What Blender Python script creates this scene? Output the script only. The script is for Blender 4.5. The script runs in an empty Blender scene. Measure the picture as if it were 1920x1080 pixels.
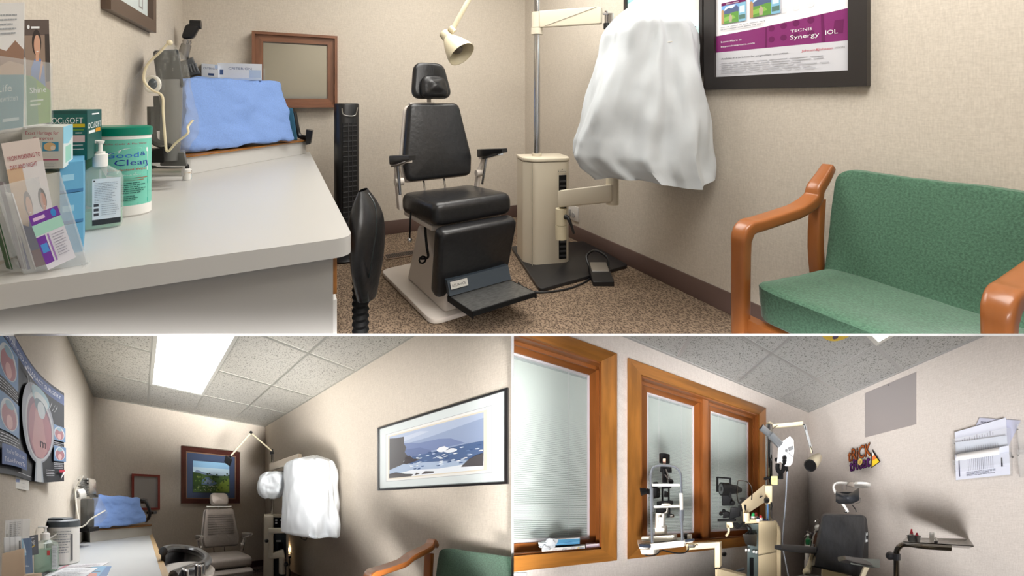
# Three examination rooms of one eye clinic, shown together as a cut-away: one room above, two below,
# parted by thin white slabs. Metres; every room is laid out in its own plan (p = along the back wall,
# q = along the side wall, h = height above that room's floor). The upper room stands square to the
# world; the two lower rooms stand on their own oblique axes (splayed plan, raked floor and ceiling).
import bpy, bmesh, math, random
from math import sin, cos, pi, radians
from mathutils import Vector as V, Matrix, noise
random.seed(7)
sc = bpy.context.scene

# ---------------------------------------------------------------- camera, world, lights, exposure
F0, CX0, HY0, CAMZ = 830.0, 960.0, 186.0, 1.15
cd = bpy.data.cameras.new('camera'); cam = bpy.data.objects.new('camera', cd); sc.collection.objects.link(cam)
cam.location = (0, 0, CAMZ); cam.rotation_euler = (pi/2, 0, 0)
cd.sensor_width = 36; cd.lens = 36*F0/1920; cd.shift_y = -(540-HY0)/1920; cd.clip_start = .02; cd.clip_end = 60
sc.camera = cam
w = bpy.data.worlds.new('world'); sc.world = w; w.use_nodes = True
bg = w.node_tree.nodes['Background']; bg.inputs[0].default_value = (.97, .97, 1, 1); bg.inputs[1].default_value = .62
def area(name, loc, aim, sx, sy, power, col=(1, .97, .92)):
    l = bpy.data.lights.new(name, 'AREA'); l.shape = 'RECTANGLE'; l.size = sx; l.size_y = sy; l.energy = power; l.color = col
    o = bpy.data.objects.new(name, l); sc.collection.objects.link(o); o.location = loc
    o.rotation_euler = (V(aim)-V(loc)).to_track_quat('-Z', 'Y').to_euler(); return o
def sky_mix():
    """soft ambient light of bright rooms: most of it comes down from the ceilings"""
    N = w.node_tree.nodes; L = w.node_tree.links; tc = N.new('ShaderNodeTexCoord'); sx = N.new('ShaderNodeSeparateXYZ'); L.new(tc.outputs['Generated'], sx.inputs[0])
    mr = N.new('ShaderNodeMapRange'); mr.inputs[1].default_value = -.25; mr.inputs[2].default_value = .5; mr.inputs[3].default_value = .22; mr.inputs[4].default_value = .80
    L.new(sx.outputs[2], mr.inputs[0]); L.new(mr.outputs[0], bg.inputs[1])
sky_mix()
def spot(name, loc, aim, power, deg, rad, col=(1, .97, .94)):
    l = bpy.data.lights.new(name, 'SPOT'); l.energy = power; l.spot_size = math.radians(deg); l.spot_blend = 1.0; l.shadow_soft_size = rad; l.color = col
    o = bpy.data.objects.new(name, l); sc.collection.objects.link(o); o.location = loc; o.rotation_euler = (V(aim)-V(loc)).to_track_quat('-Z', 'Y').to_euler(); return o
area('ceiling_light_upper_room', (-.1, 2.7, 2.55), (-.1, 2.75, 0), 1.5, 1.2, 52)
area('ceiling_light_upper_room_near', (.9, 1.0, 2.55), (.9, 1.05, 0), 1.2, 1.0, 44)
spot('added_spot_lower_left', (8.9, -13.2, 8.0), (-.95-2.7, .8+4, .1-2.24), 150000, 13, 2.2)  # added spot from behind the camera, brightening the back of the lower left room
spot('added_spot_lower_right', (1.0-12.6, -13.2, 7.95), (1.0+3.6, .8+4, 0.1-2.24), 56000, 15, 2.2, (1, .98, .97))  # added spot, no lamp of the clinic; brightens the lower right side wall
spot('added_spot_lower_right_middle', (.7-7.7, -13.2, 7.95), (.7+2.2, .8+4, .1-2.24), 36000, 15, 2.2, (1, .98, .97))  # unseen extra spot added to fill the middle of the lower right room
spot('added_spot_window_wall', (1.0-4.2, -13.2, 7.95), (1.0+1.2, .8+4, .1-2.24), 52000, 15, 2.2, (1, .98, .97))  # spot added to brighten the window wall, not a fixture
spot('added_spot_lower_left_wall', (3.9, -13.2, 8.0), (-.8-1.3, .8+4, 0.1-2.24), 98000, 13, 2.0)  # second added spot on this side, for the lower left room's right wall
sc.view_settings.view_transform = 'Standard'; sc.view_settings.look = 'None'
sc.view_settings.gamma = 1; sc.view_settings.exposure = 0; sc.view_settings.use_curve_mapping = False

# ---------------------------------------------------------------- rooms
class Room:
    def __init__(s, cx, hy, f, H, vp, clips):
        s.cx, s.hy, s.f, s.H = cx, hy, f, H
        s.ax = (cx-CX0)/f; s.ay = -(hy-HY0)/f; s.s = F0/f
        a = math.atan2(cx-vp, f); s.e = (cos(a), sin(a)); s.d = (-sin(a), cos(a))
        s.clips = []
        for (x0, y0, x1, y1) in clips:      # cut faces of the room: the slab faces it stops against
            a0 = V((x0-CX0, F0, HY0-y0)); a1 = V((x1-CX0, F0, HY0-y1)); s.clips.append(a0.cross(a1).normalized())
    def world(s, p):
        X = p[0]*s.e[0]+p[1]*s.d[0]; Z = p[0]*s.e[1]+p[1]*s.d[1]
        return V((X+s.ax*Z, s.s*Z, CAMZ+p[2]-s.H+s.ay*Z))
    def P(s, x, y, p=None, q=None, h=None, t=None):
        X = (x-s.cx)/s.f; r = (X*s.e[0]+s.e[1], X*s.d[0]+s.d[1], (s.hy-y)/s.f)
        if p is not None: t = p/r[0]
        elif q is not None: t = q/r[1]
        elif h is not None: t = (h-s.H)/r[2]
        return V((r[0]*t, r[1]*t, s.H+r[2]*t))
A = Room(960, 186, 830, 1.15, 530, [(0, 625.5, 1920, 625.5)])
B = Room(480, 943, 425, 1.15, 262, [(1920, 630, 0, 630), (958.5, 1080, 958.5, 0)])
C = Room(1440, 960, 432, 1.30, 1088, [(1920, 630, 0, 630), (963.5, 0, 963.5, 1080)])

# ---------------------------------------------------------------- materials
MATS = {}
def lin(c): return tuple(((x/255/12.92) if x/255 <= .04045 else ((x/255+.055)/1.055)**2.4) for x in c)+(1,)
def M(name, col=None, rough=.5, metal=0, var=None, bump=None, alpha=1, emit=0, coat=0, trans=0, spec=.5, sheen=0):
    """var=(scale, darker factor, stretch xyz), bump=(scale, strength, stretch xyz)"""
    if name in MATS: return MATS[name]
    m = bpy.data.materials.new(name); m.use_nodes = True; N = m.node_tree.nodes; L = m.node_tree.links
    b = N['Principled BSDF']; c = lin(col)
    b.inputs['Base Color'].default_value = c; b.inputs['Roughness'].default_value = rough; b.inputs['Metallic'].default_value = metal
    b.inputs['Specular IOR Level'].default_value = spec; b.inputs['Coat Weight'].default_value = coat; b.inputs['Alpha'].default_value = alpha
    b.inputs['Transmission Weight'].default_value = trans; b.inputs['Sheen Weight'].default_value = sheen
    m.diffuse_color = c
    if emit: b.inputs['Emission Color'].default_value = c; b.inputs['Emission Strength'].default_value = emit
    if var or bump:
        at = N.new('ShaderNodeAttribute'); at.attribute_name = 'tex'
    def nz(scale, st, detail=5):
        mp = N.new('ShaderNodeMapping'); mp.inputs['Scale'].default_value = st; L.new(at.outputs['Vector'], mp.inputs[0])
        n = N.new('ShaderNodeTexNoise'); n.inputs['Scale'].default_value = scale; n.inputs['Detail'].default_value = detail; L.new(mp.outputs[0], n.inputs['Vector']); return n
    if var:
        n = nz(var[0], var[2] if len(var) > 2 else (1, 1, 1)); r = N.new('ShaderNodeValToRGB')
        r.color_ramp.elements[0].position = .34; r.color_ramp.elements[1].position = .66
        r.color_ramp.elements[0].color = (c[0]*var[1], c[1]*var[1], c[2]*var[1], 1); r.color_ramp.elements[1].color = c
        L.new(n.outputs['Fac'], r.inputs[0]); L.new(r.outputs[0], b.inputs['Base Color'])
    if bump:
        n = nz(bump[0], bump[2] if len(bump) > 2 else (1, 1, 1)); bp = N.new('ShaderNodeBump'); bp.inputs['Strength'].default_value = bump[1]; bp.inputs['Distance'].default_value = .004
        L.new(n.outputs['Fac'], bp.inputs['Height']); L.new(bp.outputs[0], b.inputs['Normal'])
    MATS[name] = m; return m
def flat(c, rough=.55):
    return M('ink_%02x%02x%02x_%d' % (*c, int(rough*100)), c, rough, spec=.5 if rough < .6 else .08)
def wallpaper(name, c):
    """woven vinyl wallcovering: fine horizontal and vertical threads"""
    m = M(name, c, .8, spec=.2, var=(1, .9)); N = m.node_tree.nodes; L = m.node_tree.links; b = N['Principled BSDF']
    at = N['Attribute']; ns = []
    for st in ((22, 22, 380), (260, 260, 26), (110, 110, 110)):
        mp = N.new('ShaderNodeMapping'); mp.inputs['Scale'].default_value = st; L.new(at.outputs['Vector'], mp.inputs[0])
        n = N.new('ShaderNodeTexNoise'); n.inputs['Scale'].default_value = 1; n.inputs['Detail'].default_value = 3; L.new(mp.outputs[0], n.inputs['Vector']); ns.append(n)
    a1 = N.new('ShaderNodeMath'); a1.operation = 'ADD'; L.new(ns[0].outputs[0], a1.inputs[0]); L.new(ns[1].outputs[0], a1.inputs[1])
    a2 = N.new('ShaderNodeMath'); a2.operation = 'ADD'; L.new(a1.outputs[0], a2.inputs[0]); L.new(ns[2].outputs[0], a2.inputs[1])
    r = N.new('ShaderNodeMapRange'); r.inputs[1].default_value = 1.15; r.inputs[2].default_value = 1.85; L.new(a2.outputs[0], r.inputs[0])
    mx = N.new('ShaderNodeMix'); mx.data_type = 'RGBA'; cc = lin(c); mx.inputs[6].default_value = (cc[0]*.89, cc[1]*.88, cc[2]*.87, 1); mx.inputs[7].default_value = (min(1, cc[0]*1.08), min(1, cc[1]*1.08), min(1, cc[2]*1.08), 1)
    L.new(r.outputs[0], mx.inputs[0]); L.new(mx.outputs[2], b.inputs['Base Color']); return m
def carpet(name, c1, c2, sc_=1.0):
    m = M(name, c1, .95, spec=.05, var=(1, .9), bump=(160, .8)); N = m.node_tree.nodes; L = m.node_tree.links; b = N['Principled BSDF']
    at = N['Attribute']; mp = N.new('ShaderNodeMapping'); mp.inputs['Scale'].default_value = (120*sc_, 75*sc_, 60); mp.inputs['Rotation'].default_value = (0, 0, .5); L.new(at.outputs['Vector'], mp.inputs[0])
    v = N.new('ShaderNodeTexVoronoi'); v.inputs['Scale'].default_value = 1; L.new(mp.outputs[0], v.inputs['Vector'])
    r = N.new('ShaderNodeValToRGB'); r.color_ramp.elements[0].position = .15; r.color_ramp.elements[1].position = .75
    r.color_ramp.elements[0].color = lin(c1); r.color_ramp.elements[1].color = lin(c2); L.new(v.outputs['Distance'], r.inputs[0])
    L.new(r.outputs[0], b.inputs['Base Color']); return m
def acoustic(name, c):
    """mineral-fibre ceiling board with wormy pits"""
    m = M(name, c, .9, spec=.1, var=(1, .9)); N = m.node_tree.nodes; L = m.node_tree.links; b = N['Principled BSDF']; at = N['Attribute']
    n = N.new('ShaderNodeTexNoise'); n.inputs['Scale'].default_value = 85; n.inputs['Detail'].default_value = 2; n.inputs['Distortion'].default_value = 1.2; L.new(at.outputs['Vector'], n.inputs['Vector'])
    r = N.new('ShaderNodeValToRGB'); r.color_ramp.elements[0].position = .36; r.color_ramp.elements[1].position = .45; cc = lin(c)
    r.color_ramp.elements[0].color = (cc[0]*.42, cc[1]*.42, cc[2]*.4, 1); r.color_ramp.elements[1].color = cc; L.new(n.outputs[0], r.inputs[0]); L.new(r.outputs[0], b.inputs['Base Color']); return m
def wood(name, c, rough=.4, amt=.6, scale=22): return M(name, c, rough, var=(scale, amt, (.12, 1, 1)), coat=.15)

wall_mat = wallpaper('woven_wallcovering', (203, 194, 181)); wall_mat3 = wallpaper('woven_wallcovering_cool', (205, 198, 192))
base_mat = M('brown_vinyl_base', (96, 76, 70), .5)
white_paint = M('white_paint', (250, 250, 250), .5, emit=0)
black_vinyl = M('black_vinyl', (34, 34, 36), .33, bump=(38, .35), var=(60, .7))
taupe_vinyl = M('taupe_vinyl', (140, 130, 122), .42, bump=(30, .3), var=(40, .9))
chrome = M('chrome', (200, 200, 202), .16, 1); dull_metal = M('brushed_metal', (170, 168, 164), .35, 1)
black_pl = M('black_plastic', (26, 26, 28), .35); black_matte = M('black_matte', (20, 20, 21), .6, spec=.2)
beige = M('beige_enamel', (214, 204, 184), .38); cream = M('cream_enamel', (222, 211, 182), .36)
offwhite = M('offwhite_enamel', (214, 205, 196), .42); white_pl = M('white_plastic', (236, 234, 230), .4)
lam = M('white_laminate', (202, 201, 198), .34); paper = M('paper', (240, 240, 240), .7)
green_fab = M('green_upholstery', (84, 120, 98), .92, var=(150, .6), bump=(260, .3), sheen=.2, spec=.15)
oak = wood('oak_trim', (176, 116, 52), .38, .62, 30); cherry = wood('cherry_arm', (156, 92, 44), .32, .66, 14)
sheet = M('white_sheet', (206, 211, 215), .75, bump=(9, .5)); towel_mat = M('blue_towel', (134, 166, 226), .95, var=(140, .86), bump=(14, .8), spec=.1)
clear_pl = M('clear_acrylic', (235, 240, 242), .06, alpha=.22); film = M('clear_film', (222, 218, 206), .1, alpha=.1)
clear_gel = M('green_gel', (150, 206, 170), .1, alpha=.62); clear_bottle = M('clear_bottle', (214, 226, 220), .06, alpha=.32)
mirror_mat = M('mirror_glass', (176, 176, 168), .08, 1)

# ---------------------------------------------------------------- mesh builder
def TR(x, y, z): return Matrix.Translation((x, y, z))
def RX(a): return Matrix.Rotation(radians(a), 4, 'X')
def RY(a): return Matrix.Rotation(radians(a), 4, 'Y')
def RZ(a): return Matrix.Rotation(radians(a), 4, 'Z')
def along(a, b):
    """matrix whose z axis runs from a to b"""
    a, b = V(a), V(b); return Matrix.Translation(a) @ (b-a).to_track_quat('Z', 'Y').to_matrix().to_4x4()
def rpoly(pts, r, n=5):
    out = []; k = len(pts); rr = r if isinstance(r, (list, tuple)) else [r]*k
    for i in range(k):
        p0, p1, p2 = V(pts[i-1]), V(pts[i]), V(pts[(i+1) % k]); a = (p0-p1).normalized(); b = (p2-p1).normalized()
        ang = a.angle(b); d = min(rr[i]/math.tan(ang/2) if ang > .01 else 0, (p0-p1).length*.49, (p2-p1).length*.49)
        if d < 1e-5: out.append(tuple(p1)); continue
        s0, s2 = p1+a*d, p1+b*d
        for j in range(n+1):
            t = j/n; out.append(tuple(s0*(1-t)**2+p1*2*t*(1-t)+s2*t*t))
    return out
class MB:
    def __init__(s, mat): s.v = []; s.f = []; s.t = []; s.fm = []; s.mats = [mat]; s.mi = 0
    def use(s, mat):
        if mat not in s.mats: s.mats.append(mat)
        s.mi = s.mats.index(mat); return s
    def add(s, vs, fs, m=None, tex=None):
        o = len(s.v); s.t += [tuple(t) for t in (tex or vs)]
        s.v += [tuple((m @ V(v)) if m is not None else v) for v in vs]
        s.f += [tuple(i+o for i in f) for f in fs]; s.fm += [s.mi]*len(fs); return s
    def box(s, x0, y0, z0, x1, y1, z1, m=None, bev=0, seg=2):
        bm = bmesh.new(); bmesh.ops.create_cube(bm, size=1)
        for v in bm.verts: v.co = V(((v.co.x+.5)*(x1-x0)+x0, (v.co.y+.5)*(y1-y0)+y0, (v.co.z+.5)*(z1-z0)+z0))
        if bev: bmesh.ops.bevel(bm, geom=bm.edges[:], offset=min(bev, .49*min(abs(x1-x0), abs(y1-y0), abs(z1-z0))), segments=seg, affect='EDGES', profile=.5)
        bm.verts.index_update(); vs = [tuple(v.co) for v in bm.verts]; fs = [[v.index for v in f.verts] for f in bm.faces]; bm.free()
        dx, dy, dz = abs(x1-x0), abs(y1-y0), abs(z1-z0); k = random.random()*9
        if m is None: tx = None
        else: tx = vs
        if dz > max(dx, dy): tx = [(v[2]+k, v[0], v[1]) for v in vs]
        elif dy > dx: tx = [(v[1]+k, v[0], v[2]) for v in vs]
        else: tx = [(v[0]+k, v[1], v[2]) for v in vs]
        return s.add(vs, fs, m, tx)
    def bar(s, a, b, wx, wy, m=None, bev=0, up=None):
        a, b = V(a), V(b); mm = along(a, b); L = (b-a).length
        return s.box(-wx/2, -wy/2, 0, wx/2, wy/2, L, (m @ mm) if m is not None else mm, bev)
    def tube(s, pts, r, n=10, m=None, cap=True, sub=0, sx=1):
        pts = [V(p) for p in pts]; rs = list(r) if isinstance(r, (list, tuple)) else [r]*len(pts)
        if sub:
            P2 = []; R2 = []
            for i in range(len(pts)-1):
                p0 = pts[max(i-1, 0)]; p1 = pts[i]; p2 = pts[i+1]; p3 = pts[min(i+2, len(pts)-1)]
                for j in range(sub):
                    t = j/sub; P2.append(.5*((2*p1)+(p2-p0)*t+(2*p0-5*p1+4*p2-p3)*t*t+(3*p1-p0-3*p2+p3)*t**3)); R2.append(rs[i]*(1-t)+rs[i+1]*t)
            P2.append(pts[-1]); R2.append(rs[-1]); pts, rs = P2, R2
        k = len(pts); tg = [(pts[min(i+1, k-1)]-pts[max(i-1, 0)]).normalized() for i in range(k)]
        up = V((0, 0, 1)) if abs(tg[0].z) < .9 else V((1, 0, 0)); nx = tg[0].cross(up).normalized(); vs = []; tx = []; acc = 0
        for i in range(k):
            if i: nx = (nx-tg[i]*nx.dot(tg[i])).normalized(); acc += (pts[i]-pts[i-1]).length
            ny = tg[i].cross(nx)
            for j in range(n):
                a = 2*pi*j/n; vs.append(tuple(pts[i]+nx*cos(a)*rs[i]*sx+ny*sin(a)*rs[i])); tx.append((acc, cos(a)*rs[i], sin(a)*rs[i]))
        fs = [[i*n+j, i*n+(j+1) % n, (i+1)*n+(j+1) % n, (i+1)*n+j] for i in range(k-1) for j in range(n)]
        if cap: fs += [list(range(n))[::-1], list(range((k-1)*n, k*n))]
        return s.add(vs, fs, m, tx)
    def strip(s, pts, wid, th, m=None, side=None, sub=6, r=.35):
        """rounded rectangular section swept along a smooth path; side = direction of the width"""
        side = V(side or (1, 0, 0)); P = [V(p) for p in pts]; ws = list(wid) if isinstance(wid, (list, tuple)) else [wid]*len(P); P2 = []; W2 = []; ths = list(th) if isinstance(th, (list, tuple)) else [th]*len(P); T2 = []
        for i in range(len(P)-1):
            p0 = P[max(i-1, 0)]; p1 = P[i]; p2 = P[i+1]; p3 = P[min(i+2, len(P)-1)]
            for j in range(sub):
                t = j/sub; P2.append(.5*((2*p1)+(p2-p0)*t+(2*p0-5*p1+4*p2-p3)*t*t+(3*p1-p0-3*p2+p3)*t**3)); W2.append(ws[i]*(1-t)+ws[i+1]*t); T2.append(ths[i]*(1-t)+ths[i+1]*t)
        P2.append(P[-1]); W2.append(ws[-1]); T2.append(ths[-1]); k = len(P2); vs = []; tx = []; acc = 0; n = 0
        for i in range(k):
            tg = (P2[min(i+1, k-1)]-P2[max(i-1, 0)]).normalized(); sd = (side-tg*side.dot(tg)).normalized(); nr = tg.cross(sd)
            if i: acc += (P2[i]-P2[i-1]).length
            w_, t_ = W2[i]/2, T2[i]/2; o = rpoly([(-w_, -t_), (w_, -t_), (w_, t_), (-w_, t_)], min(w_, t_)*r, 3); n = len(o)
            for (a, b) in o: vs.append(tuple(P2[i]+sd*a+nr*b)); tx.append((acc, a, b))
        fs = [[i*n+j, i*n+(j+1) % n, (i+1)*n+(j+1) % n, (i+1)*n+j] for i in range(k-1) for j in range(n)]
        fs += [list(range(n))[::-1], list(range((k-1)*n, k*n))]
        return s.add(vs, fs, m, tx)
    def lathe(s, prof, n=24, m=None, sx=1, sy=1, a0=0, a1=360):
        k = len(prof); full = (a1-a0) == 360; c = n if full else n+1; vs = []
        for (r, z) in prof:
            for j in range(c):
                a = radians(a0+(a1-a0)*j/n); vs.append((r*cos(a)*sx, r*sin(a)*sy, z))
        fs = [[i*c+j, i*c+(j+1) % c, (i+1)*c+(j+1) % c, (i+1)*c+j] for i in range(k-1) for j in range(n)]
        if full:
            if prof[0][0] > 1e-6: fs.append(list(range(c))[::-1])
            if prof[-1][0] > 1e-6: fs.append(list(range((k-1)*c, k*c)))
        return s.add(vs, fs, m)
    def cyl(s, a, b, r, n=16, m=None, r2=None):
        mm = along(a, b); L = (V(b)-V(a)).length; r2 = r if r2 is None else r2
        return s.lathe([(r, 0), (r2, L)], n, (m @ mm) if m is not None else mm)
    def ball(s, c, rx, ry=None, rz=None, n=14, m=None):
        ry = ry or rx; rz = rz or rx
        mm = TR(*c) @ Matrix.Diagonal((rx, ry, rz, 1)); pr = [(max(sin(pi*i/n), 1e-4 if i in (0, n) else 0), -cos(pi*i/n)) for i in range(n+1)]
        return s.lathe(pr, n+4, (m @ mm) if m is not None else mm)
    def prism(s, poly, z0, z1, m=None, bev=0):
        n = len(poly); cx = sum(p[0] for p in poly)/n; cy = sum(p[1] for p in poly)/n
        def ins(d):
            out = []
            for p in poly:
                L = math.hypot(p[0]-cx, p[1]-cy) or 1; k = (L-d)/L; out.append((cx+(p[0]-cx)*k, cy+(p[1]-cy)*k))
            return out
        rings = [(0, z0), (0, z1)] if not bev else [(bev, z0), (bev*.3, z0+bev*.3), (0, z0+bev), (0, z1-bev), (bev*.3, z1-bev*.3), (bev, z1)]
        vs = [(x, y, z) for d, z in rings for x, y in ins(d)]; k = len(rings)
        fs = [[i*n+j, i*n+(j+1) % n, (i+1)*n+(j+1) % n, (i+1)*n+j] for i in range(k-1) for j in range(n)]
        fs += [list(range(n))[::-1], list(range((k-1)*n, k*n))]
        return s.add(vs, fs, m)
    def pillow(s, poly, t, r, m=None, crown=0, seg=5):
        """padded cushion: outline in xy, thickness t along z (0..t), rolled edge r, crowned faces"""
        n = len(poly); cx = sum(p[0] for p in poly)/n; cy = sum(p[1] for p in poly)/n; rings = []
        def ins(d):
            o = []
            for p in poly:
                L = math.hypot(p[0]-cx, p[1]-cy) or 1; k = max(L-d, 0)/L; o.append((cx+(p[0]-cx)*k, cy+(p[1]-cy)*k))
            return o
        for i in range(seg+1):
            a = pi/2*i/seg; rings.append((ins(r*(1-sin(a))), r*(1-cos(a))))
        for i in range(seg+1):
            a = pi/2*i/seg; rings.append((ins(r*(1-cos(a))), t-r+r*sin(a)))
        mx = max(math.hypot(p[0]-cx, p[1]-cy) for p in poly)
        for k in (.75, .5, .25, .02):
            rings.append(([(cx+(p[0]-cx)*k, cy+(p[1]-cy)*k) for p in ins(r)], t+crown*(1-k*k)))
        vs = [(x, y, z) for o, z in rings for x, y in o]; k = len(rings)
        fs = [[i*n+j, i*n+(j+1) % n, (i+1)*n+(j+1) % n, (i+1)*n+j] for i in range(k-1) for j in range(n)]
        fs += [list(range(n))[::-1], list(range((k-1)*n, k*n))]
        return s.add(vs, fs, m)
    def grid(s, fn, nu, nv, m=None, wrap=False):
        vs = [tuple(fn(i/nu, j/nv)) for j in range(nv+1) for i in range(nu+1 if not wrap else nu)]; c = nu+1 if not wrap else nu
        fs = [[j*c+i, j*c+(i+1) % c, (j+1)*c+(i+1) % c, (j+1)*c+i] for j in range(nv) for i in range(nu)]
        return s.add(vs, fs, m)
    def clamp(s, pmin=None, pmax=None, qmax=None, hmin=None):
        """cloth that meets a wall lies against it"""
        def c(v):
            x, y, z = v
            if pmin is not None: x = max(x, pmin)
            if pmax is not None: x = min(x, pmax)
            if qmax is not None: y = min(y, qmax)
            if hmin is not None: z = max(z, hmin)
            return (x, y, z)
        s.v = [c(v) for v in s.v]; return s
    def hexa(s, c8, n=1, rnd=0, amp=0, fr=6, m=None):
        """block given by its eight corners (bottom 4 then top 4, both counter-clockwise); optional rounding and cloth-like unevenness"""
        c8 = [V(c) for c in c8]; bm = bmesh.new(); bmesh.ops.create_cube(bm, size=1)
        if rnd: bmesh.ops.bevel(bm, geom=bm.edges[:], offset=rnd, segments=3, affect='EDGES', profile=.5)
        if n > 1: bmesh.ops.subdivide_edges(bm, edges=[e for e in bm.edges if e.calc_length() > .3], cuts=n, use_grid_fill=True)
        bm.verts.index_update(); vs = []; tx = []
        for v in bm.verts:
            u, w_, t = v.co.x+.5, v.co.y+.5, v.co.z+.5
            bq = (c8[0]*(1-u)+c8[1]*u)*(1-w_)+(c8[3]*(1-u)+c8[2]*u)*w_; tq = (c8[4]*(1-u)+c8[5]*u)*(1-w_)+(c8[7]*(1-u)+c8[6]*u)*w_
            c = bq*(1-t)+tq*t
            if amp: c = c+V(noise.turbulence_vector(c*fr, 3, False))*amp
            vs.append(tuple(c)); tx.append((u*(c8[1]-c8[0]).length, w_*(c8[3]-c8[0]).length, t*(c8[4]-c8[0]).length))
        fs = [[v.index for v in f.verts] for f in bm.faces]; bm.free(); return s.add(vs, fs, m, tx)

# ---------------------------------------------------------------- linking, tagging
coll = sc.collection
def tag(o, label, cat, group=None):
    o['label'] = label; o['category'] = cat
    if group: o['group'] = group
    return o
def thing(R, name, label, cat, base, group=None):
    o = bpy.data.objects.new(name, None); o.empty_display_size = .05; coll.objects.link(o); o.location = R.world(base); return tag(o, label, cat, group)
def root_of(o):
    while o.parent: o = o.parent
    return o
def put(R, name, mb, parent=None, sharp=38, smooth=True, kind=None, label=None):
    """turn a builder into ONE object of room R (cut clean where it would run through a slab)"""
    bm = bmesh.new(); lay = bm.verts.layers.float_vector.new('tex')
    vs = []
    for v, t in zip(mb.v, mb.t):
        bv = bm.verts.new(R.world(v)); bv[lay] = t; vs.append(bv)
    for f, mi in zip(mb.f, mb.fm):
        try: bf = bm.faces.new([vs[i] for i in f]); bf.material_index = mi
        except ValueError: pass
    c0 = V((0, 0, CAMZ))
    for nrm in R.clips:
        if bm.verts and any((v.co-c0).dot(nrm) > 1e-4 for v in bm.verts):
            r = bmesh.ops.bisect_plane(bm, geom=bm.verts[:]+bm.edges[:]+bm.faces[:], plane_co=c0, plane_no=nrm, clear_outer=True, dist=1e-6)
            ed = [g for g in r['geom_cut'] if isinstance(g, bmesh.types.BMEdge)]
            if ed:
                try: bmesh.ops.holes_fill(bm, edges=ed, sides=0)
                except Exception: pass
    if not bm.faces: bm.free(); return None
    bmesh.ops.recalc_face_normals(bm, faces=bm.faces[:])
    if parent is not None: org = root_of(parent).location.copy()
    else:
        mn = V([min(v.co[i] for v in bm.verts) for i in range(3)]); mx = V([max(v.co[i] for v in bm.verts) for i in range(3)]); org = V(((mn.x+mx.x)/2, (mn.y+mx.y)/2, mn.z))
    for v in bm.verts: v.co -= org
    me = bpy.data.meshes.new(name); bm.to_mesh(me); bm.free()
    for mt in mb.mats: me.materials.append(mt)
    if smooth: me.shade_smooth(); me.set_sharp_from_angle(angle=radians(sharp))
    else: me.shade_flat()
    o = bpy.data.objects.new(name, me); coll.objects.link(o)
    if parent is not None: o.parent = parent
    else: o.location = org
    if kind: o['kind'] = kind
    if label: o['label'] = label
    return o
def struct(R, name, mb, parent=None, **k):
    o = put(R, name, mb, parent, **k)
    if o and parent is None: o['kind'] = 'structure'
    return o
# flat artwork: everything on it is printed matter on one sheet. O = lower left corner, U and W = full width and height vectors
def sheet_mb(O, U, W, N, bgc, items, th=.0006, rough=.5, step=.00007):
    O, U, W, N = V(O), V(U), V(W), V(N).normalized(); mb = MB(flat(bgc, rough))
    mb.add([O, O+U, O+U+W, O+W, O+N*th, O+U+N*th, O+U+W+N*th, O+W+N*th], [(0, 3, 2, 1), (4, 5, 6, 7), (0, 1, 5, 4), (1, 2, 6, 5), (2, 3, 7, 6), (3, 0, 4, 7)])
    z = th
    for it in items:
        z += step; col, pts = it[0], it[1]; mb.use(flat(col, rough))
        if col is None: continue
        if isinstance(pts, str):      # lettering: (colour, text, x, y, height[, width, bold])
            txt_into(mb, pts, O+U*it[2]+W*it[3]+N*z, U.normalized(), W.normalized(), it[4]*W.length, (it[5]*U.length if len(it) > 5 and it[5] else None)); continue
        if len(pts) == 2: (x0, y0), (x1, y1) = pts; pts = [(x0, y0), (x1, y0), (x1, y1), (x0, y1)]
        vs = [O+U*x+W*y+N*z for x, y in pts]; mb.add(vs, [tuple(range(len(vs)))])
    return mb
_tc = {}
def txt_into(mb, s, O, U, W, size, width=None, tilt=0):
    if s not in _tc:
        c = bpy.data.curves.new('lettering', 'FONT'); c.body = s; c.size = 1; c.resolution_u = 2; o = bpy.data.objects.new('lettering', c)
        coll.objects.link(o); dg = bpy.context.evaluated_depsgraph_get(); me = bpy.data.meshes.new_from_object(o.evaluated_get(dg))
        _tc[s] = ([tuple(v.co) for v in me.vertices], [tuple(p.vertices) for p in me.polygons])
        bpy.data.objects.remove(o); bpy.data.curves.remove(c); bpy.data.meshes.remove(me)
    vs, fs = _tc[s]
    if not vs: return
    mw = max(v[0] for v in vs); sx = size if width is None else width/mw
    mb.add([tuple(O+U*(v[0]*sx)+W*(v[1]*size)) for v in vs], fs)
def disc(x, y, rx, ry, n=20, a0=0, a1=360):
    return [(x+rx*cos(radians(a0+(a1-a0)*i/n)), y+ry*sin(radians(a0+(a1-a0)*i/n))) for i in range(n+(0 if a1-a0 == 360 else 1))]
def card(R, name, px, ts, bgc, items, parent=None, th=.002, rough=.35):
    """stiff printed card: px = lower left, lower right, upper left as (x, y), ts their distances"""
    a, b, c = [R.P(x, y, t=t) for (x, y), t in zip(px, ts)]; U, W = b-a, c-a; N = U.cross(W).normalized()
    return put(R, name, sheet_mb(a, U, W, N, bgc, items, th=th, rough=rough), parent, smooth=False)
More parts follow.
